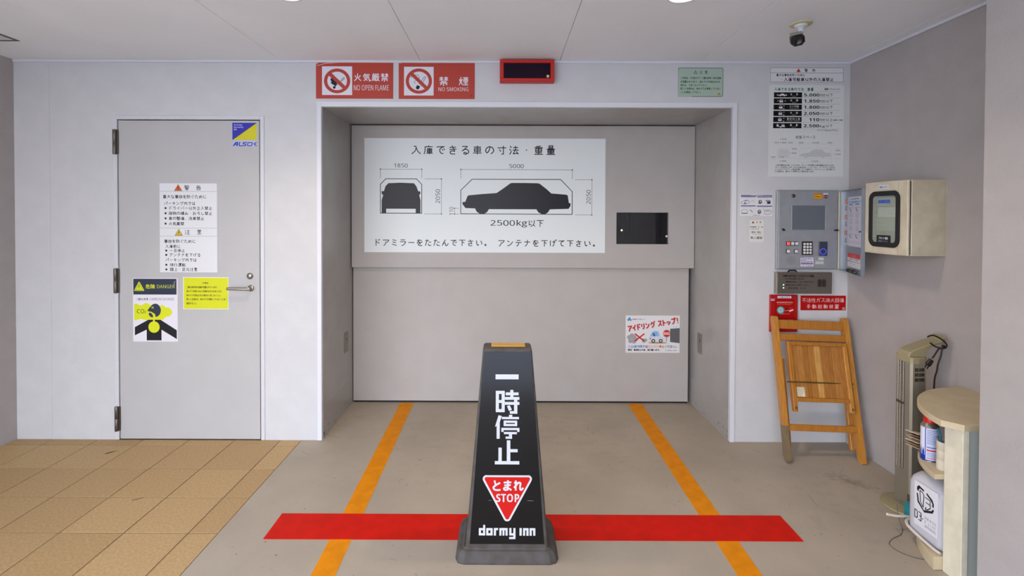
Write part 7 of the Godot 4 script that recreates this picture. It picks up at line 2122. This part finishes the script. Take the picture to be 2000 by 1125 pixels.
	"厳": [[4, 1, 5.5, 3], [10, 1, 10.5, 3], [16, 1, 14.5, 3], [2.5, 4, 18.5, 4], [3, 4, 3, 11, 1.5, 18.8], [5, 6.5, 11.5, 6.5], [6, 6.5, 6, 8.3], [5, 8.5, 11.5, 8.5], [5.5, 8.5, 5.5, 17.5], [10.5, 8.5, 10.5, 19], [5.5, 11.3, 10.5, 11.3], [5.5, 14, 10.5, 14], [4.5, 17.3, 11.8, 16.3], [13.8, 5.5, 12, 10.5], [13.3, 8, 19, 8], [17.3, 8, 16, 14, 11.8, 18.8], [13.5, 10.5, 15.5, 15.5, 19, 18.8]],
	"幅": [[4.5, 1.5, 4.5, 19], [1.5, 13.5, 1.5, 5.5, 7.5, 5.5, 7.5, 12.5, 6.3, 13], [9, 2.5, 19, 2.5], ["口", 10.5, 4.5, 7.5, 5], ["田", 9.5, 10.5, 9.5, 8.8]], "最": [["日", 4.5, 0.3, 11, 6.8], [1.5, 8.5, 18.5, 8.5], [4, 8.5, 4, 17], [8.8, 8.5, 8.8, 19], [4, 11.3, 8.8, 11.3], [4, 14, 8.8, 14], [1.5, 17, 10, 16.2], [11, 11, 17.5, 11, 15, 15.5, 10.5, 18.8], [12, 12, 14.5, 15.8, 19, 18.8]], "待": [["彳", 0, 0, 7.5, 20], ["寺", 7, 0, 13, 20]], "時": [["日", 0.5, 2, 8, 15.5], ["寺", 8, 0, 12, 20]],
	"環": [["王", 0, 1, 7.5, 17], ["罒", 8, 0.3, 11, 17], [7.5, 7.5, 19.5, 7.5], ["口", 9.5, 8.5, 8, 4.5], [13, 12.5, 8, 17], [11, 14.5, 11, 18.8, 14.5, 17.5], [13.5, 12.8, 15.5, 16, 19, 18.8], [17.5, 13.5, 15.5, 15]], "境": [["土", 0, 1, 7.5, 17], [13.3, 0.8, 13.3, 2.5], [9, 3, 18, 3], [10.5, 4, 11.2, 6], [16, 4, 15.3, 6], [7.8, 6.5, 19, 6.5], ["日", 9.5, 7.5, 7.8, 6.5], [11.5, 14, 11, 16.5, 7.8, 18.8], [15, 14, 15, 18, 18.8, 18, 19, 16]],
	"為": [[4, 2, 6, 5], [12, 1, 9, 7, 1.5, 16], [3, 6.5, 15, 6.5, 14, 10], [8, 10, 16, 10, 15.3, 13.3], [6, 13.3, 17.5, 13.3, 16.5, 18.5, 14, 18.7], [3.5, 15, 2, 18], [6.5, 15.5, 7, 18], [9.5, 15.3, 10.5, 17.5], [12.5, 15, 14, 17]], "励": [[1.5, 3, 11, 3], [3.5, 3, 3, 10, 1, 18.5], [4, 8, 11, 8], [7, 8, 6, 14, 3.5, 18.5], [6.5, 11.5, 10.5, 11.5, 10, 17.5, 8, 18], ["力", 11, 1, 8.5, 18.5]], "願": [["原", 0, 0, 10.5, 20], ["頁", 9.5, 0, 10.5, 20]], "収": [[3, 3.5, 3, 14], [1.5, 14.5, 7.5, 12.5], [7, 1.5, 7, 19], [9, 3.5, 17.5, 3.5, 15.5, 10.5, 12, 15, 8.5, 18.5], [10.5, 6, 13, 12, 18.8, 18.5]],
	"寸": [[1.5, 5.5, 18.5, 5.5], [13, 1.5, 13, 18, 9, 18.4], [5, 9, 8, 13]], "球": [["王", 0, 1, 7.5, 17], ["求", 7.5, 0, 12.5, 20]], "記": [["言", 0, 0, 10, 20], ["己", 10, 0, 10, 20]], "交": [[10, 1, 10, 4], [1.5, 4.3, 18.5, 4.3], [6.5, 6, 2.5, 10], [13.5, 6, 17.5, 10], [14, 9, 11, 14, 2, 18.8], [6, 9, 10, 14.5, 18, 18.8]], "換": [["扌", 0, 0, 7.5, 20], [11.5, 1, 8.5, 5.5], [11, 3, 16, 3, 14.5, 5.5], [8.8, 12, 8.8, 5.8, 18, 5.8, 18, 12], [12, 6, 11, 9], [15, 6, 16.3, 9], [7.5, 12.5, 19.3, 12.5], [13.3, 9.5, 12.5, 14.5, 8, 18.8], [13.5, 13, 15.5, 16.3, 19, 18.8]],
	"着": [[6, 1, 7.5, 3], [14, 1, 12.5, 3], [2.5, 3.5, 17.5, 3.5], [4, 6, 16, 6], [1.5, 8.5, 18.5, 8.5], [10, 3.5, 10, 8.5], [8, 8.5, 6, 13, 1.5, 17], ["目", 6, 10.5, 11, 8.8]], "等": [[4.5, 1, 1.5, 5], [3.5, 3, 9.5, 3], [6, 3, 7, 5.5], [12.5, 1, 10, 5], [12, 3, 19, 3], [14.5, 3, 15.5, 5.5], [4, 8, 16, 8], [10, 6, 10, 11], [1.5, 11, 18.5, 11], [2, 14, 18, 14], [13.5, 11.5, 13.5, 18.5, 10.5, 18.8], [5.5, 15.3, 8, 17.5]],
	"能": [[5, 1.5, 2, 6.5, 8.5, 6], [7, 3.5, 9.5, 7.5], [2.5, 19, 2.5, 9, 9, 9, 9, 18, 7, 18.4], [2.5, 12.2, 9, 12.2], [2.5, 15.2, 9, 15.2], [17.5, 2.5, 12.5, 5], [12, 1.5, 12, 8.5, 18, 8.5, 18.3, 6.5], [17.5, 11.5, 12.5, 14], [12, 10.5, 12, 18, 18, 18, 18.5, 15.5]], "吸": [["口", 0.5, 3, 7, 11], ["及", 7.5, 0, 12.5, 20]], "者": [[3.5, 4, 14, 4], [9, 1.5, 9, 8], [1.5, 8, 18.5, 8], [16.5, 2, 10, 9, 2, 13.5], ["日", 6, 11, 10, 8.5]], "自": [[10, 1, 8.5, 4], ["目", 2, 3.5, 16, 16]], "必": [[5, 6, 2, 14], [14.5, 3, 9, 12, 2, 18], [7, 5, 7, 17, 15, 17, 15.5, 13], [9, 2, 12, 5], [16, 8, 18.5, 12]], "絡": [["糸", 0, 0, 8.5, 20], ["各", 8, 0, 12, 20]],
	"ず": [["す", 0, 0, 19, 20], ["゛", 0.2, 0.4, 20, 20]], "ば": [["は", 0, 0, 19, 20], ["゛", 0.2, 0, 20, 20]], "へ": [[1.4, 12.2, 7, 5.4, 18.7, 15.3]], "ら": [[6, 2, 12, 4.5], [5, 7, 4.5, 13, 9, 10, 14, 10.5, 15.5, 14, 12, 18, 6, 18.2]], "わ": [[5, 1.8, 5, 18.8], [2, 6, 8, 5.4], [8, 5.4, 2, 14.4], [2, 14.4, 8, 8, 13, 7, 17, 10, 16.5, 14.5, 12, 18]], "せ": [[2, 8, 18, 7], [13.5, 2, 13.5, 11, 11.5, 13], [6, 3, 6, 14, 8, 17.5, 16, 17.5]], "ち": [[3, 5, 15, 4.5], [8.5, 1.5, 6, 11.5], [6, 11.5, 11, 9, 15.5, 10.5, 15.5, 15, 8, 18.3]],
	"ル": [[6, 3, 5.5, 12, 2, 18], [11.5, 2.5, 11.5, 17.5, 18.5, 11]], "ネ": [[9.5, 1.5, 11.5, 4], [3, 6, 15.5, 6, 9, 12, 2, 15], [10.5, 10.5, 10.5, 19], [13, 10.5, 17.5, 14]], "ボ": [[2, 6, 16, 6], [9, 2, 9, 18.5], [5.5, 9, 2, 15], [12.5, 9, 16, 15], ["゛", 0, 0, 20, 20]],
	"電": [[4, 2, 16, 2], [2, 7, 2, 4.5, 18, 4.5, 18, 7], [10, 2, 10, 17, 18, 17, 18, 15], [5, 6.5, 8, 6.5], [12, 6.5, 15, 6.5], [5, 8.5, 8, 8.5], [12, 8.5, 15, 8.5], ["田", 3, 9, 14, 7]], "話": [["言", 0, 0, 9.5, 20], ["舌", 9.5, 0, 10.5, 20]], "用": [[4, 2.5, 16.5, 2.5, 16.5, 18, 14, 18.5], [4, 2.5, 4, 12, 2, 18.5], [4, 7.5, 16.5, 7.5], [4, 12.5, 16.5, 12.5], [10.2, 2.5, 10.2, 18.5]], "通": [["辶", 0, 0, 20, 20], [9, 2, 17, 2, 13, 5], [8, 6, 18, 6, 18, 16, 16, 16], [8, 6, 8, 16], [8, 9.3, 18, 9.3], [8, 12.5, 18, 12.5], [13, 6, 13, 16]], "問": [["門", 0, 0, 20, 20], ["口", 6, 10, 8, 7]],
	"点": [[10, 1.5, 10, 7], [10, 4, 17, 4], ["口", 3.5, 6, 13, 7.5], [3.5, 15.5, 2, 18.5], [7.5, 15.5, 8, 18], [12, 15.5, 13, 18], [16, 15.5, 18, 18.5]], "灯": [["火", 0, 0, 9, 20], [10, 4, 19, 4], [14.5, 4, 14.5, 17.5, 11.5, 18]], "非": [[7.5, 1.5, 7.5, 19], [12.5, 1.5, 12.5, 19], [2, 5, 7.5, 5], [2, 9.5, 7.5, 9.5], [1.5, 14, 7.5, 14], [12.5, 5, 18, 5], [12.5, 9.5, 18, 9.5], [12.5, 14, 18.5, 14]], "常": [[10, 1, 10, 4.5], [5, 1.5, 6.5, 4], [15, 1.5, 13.5, 4], [2, 7.5, 2, 5, 18, 5, 18, 7.5], ["口", 5.5, 6.5, 9, 5], [3.5, 17.5, 3.5, 12.5, 16.5, 12.5, 16.5, 16.5], [10, 11, 10, 19]],
	"取": [[1.5, 3, 11, 3], [3, 3, 3, 15], [9, 3, 9, 19], [3, 7, 9, 7], [3, 11, 9, 11], [1.5, 15.5, 10, 14], [11, 5, 18, 5, 15.5, 12, 11, 18], [12, 8, 18.5, 18]], "検": [["木", 0, 0, 8, 20], [13, 1.5, 10, 5.5, 7, 8], [13, 2, 16, 5.5, 19, 8], [10, 7.5, 16, 7.5], [8.5, 9.8, 17.5, 9.8, 17.5, 13.5, 8.5, 13.5, 8.5, 9.8], [13, 7.5, 13, 13.5, 7, 18.8], [13, 13.5, 19, 18.8]], "作": [["亻", 0, 0, 7.5, 20], [10.5, 1.5, 7.5, 8], [9.5, 5, 19, 5], [12.5, 5, 12.5, 19], [12.5, 9.5, 18, 9.5], [12.5, 14, 18, 14]],
	"使": [["亻", 0, 0, 7.5, 20], [8, 4, 19, 4], ["口", 9, 5.5, 9, 6], [13.5, 1.5, 13, 13, 8, 18.8], [9, 12, 19, 18.8]], "器": [["口", 1, 1, 8, 6], ["口", 11, 1, 8, 6], ["口", 1, 13, 8, 6], ["口", 11, 13, 8, 6], [1.5, 10, 18.5, 10], [10, 7, 3, 13], [10, 10, 17, 13]], "受": [[16, 1.5, 4, 2.5], [4, 4, 5, 6.5], [9.5, 4, 10, 6.5], [15.5, 4, 14, 6.5], [2, 10, 2, 7.5, 18, 7.5, 18, 10], [4, 11, 15, 11, 10, 16, 2, 19], [6, 12, 11, 16, 18, 19]], "押": [["扌", 0, 0, 7.5, 20], [9, 3, 18, 3, 18, 11.5, 9, 11.5, 9, 3], [9, 7.2, 18, 7.2], [13.5, 3, 13.5, 19]],
	"番": [[15, 1.5, 5, 2.5], [1.5, 6.5, 18.5, 6.5], [10, 2, 10, 10], [5.5, 3.5, 6.5, 5.5], [14.5, 3.5, 13.5, 5.5], [9, 6.5, 2, 10.5], [11, 6.5, 18, 10.5], ["田", 4, 10.5, 12, 9]], "号": [["口", 4.5, 1, 11, 6.5], [1.5, 9.5, 18.5, 9.5], [6.5, 9.5, 6, 13, 15.5, 13, 14.5, 18, 11, 18.5]], "体": [["亻", 0, 0, 7.5, 20], ["木", 7, 0, 13, 17], [10.5, 15, 16, 15]], "後": [["彳", 0, 0, 7.5, 20], [13, 1, 9.5, 4.5, 14, 5, 9, 9, 17.5, 8.5], [12, 10, 8, 15], [11, 12, 17, 12, 13, 16, 8, 19], [11, 13.5, 19, 19]],
}
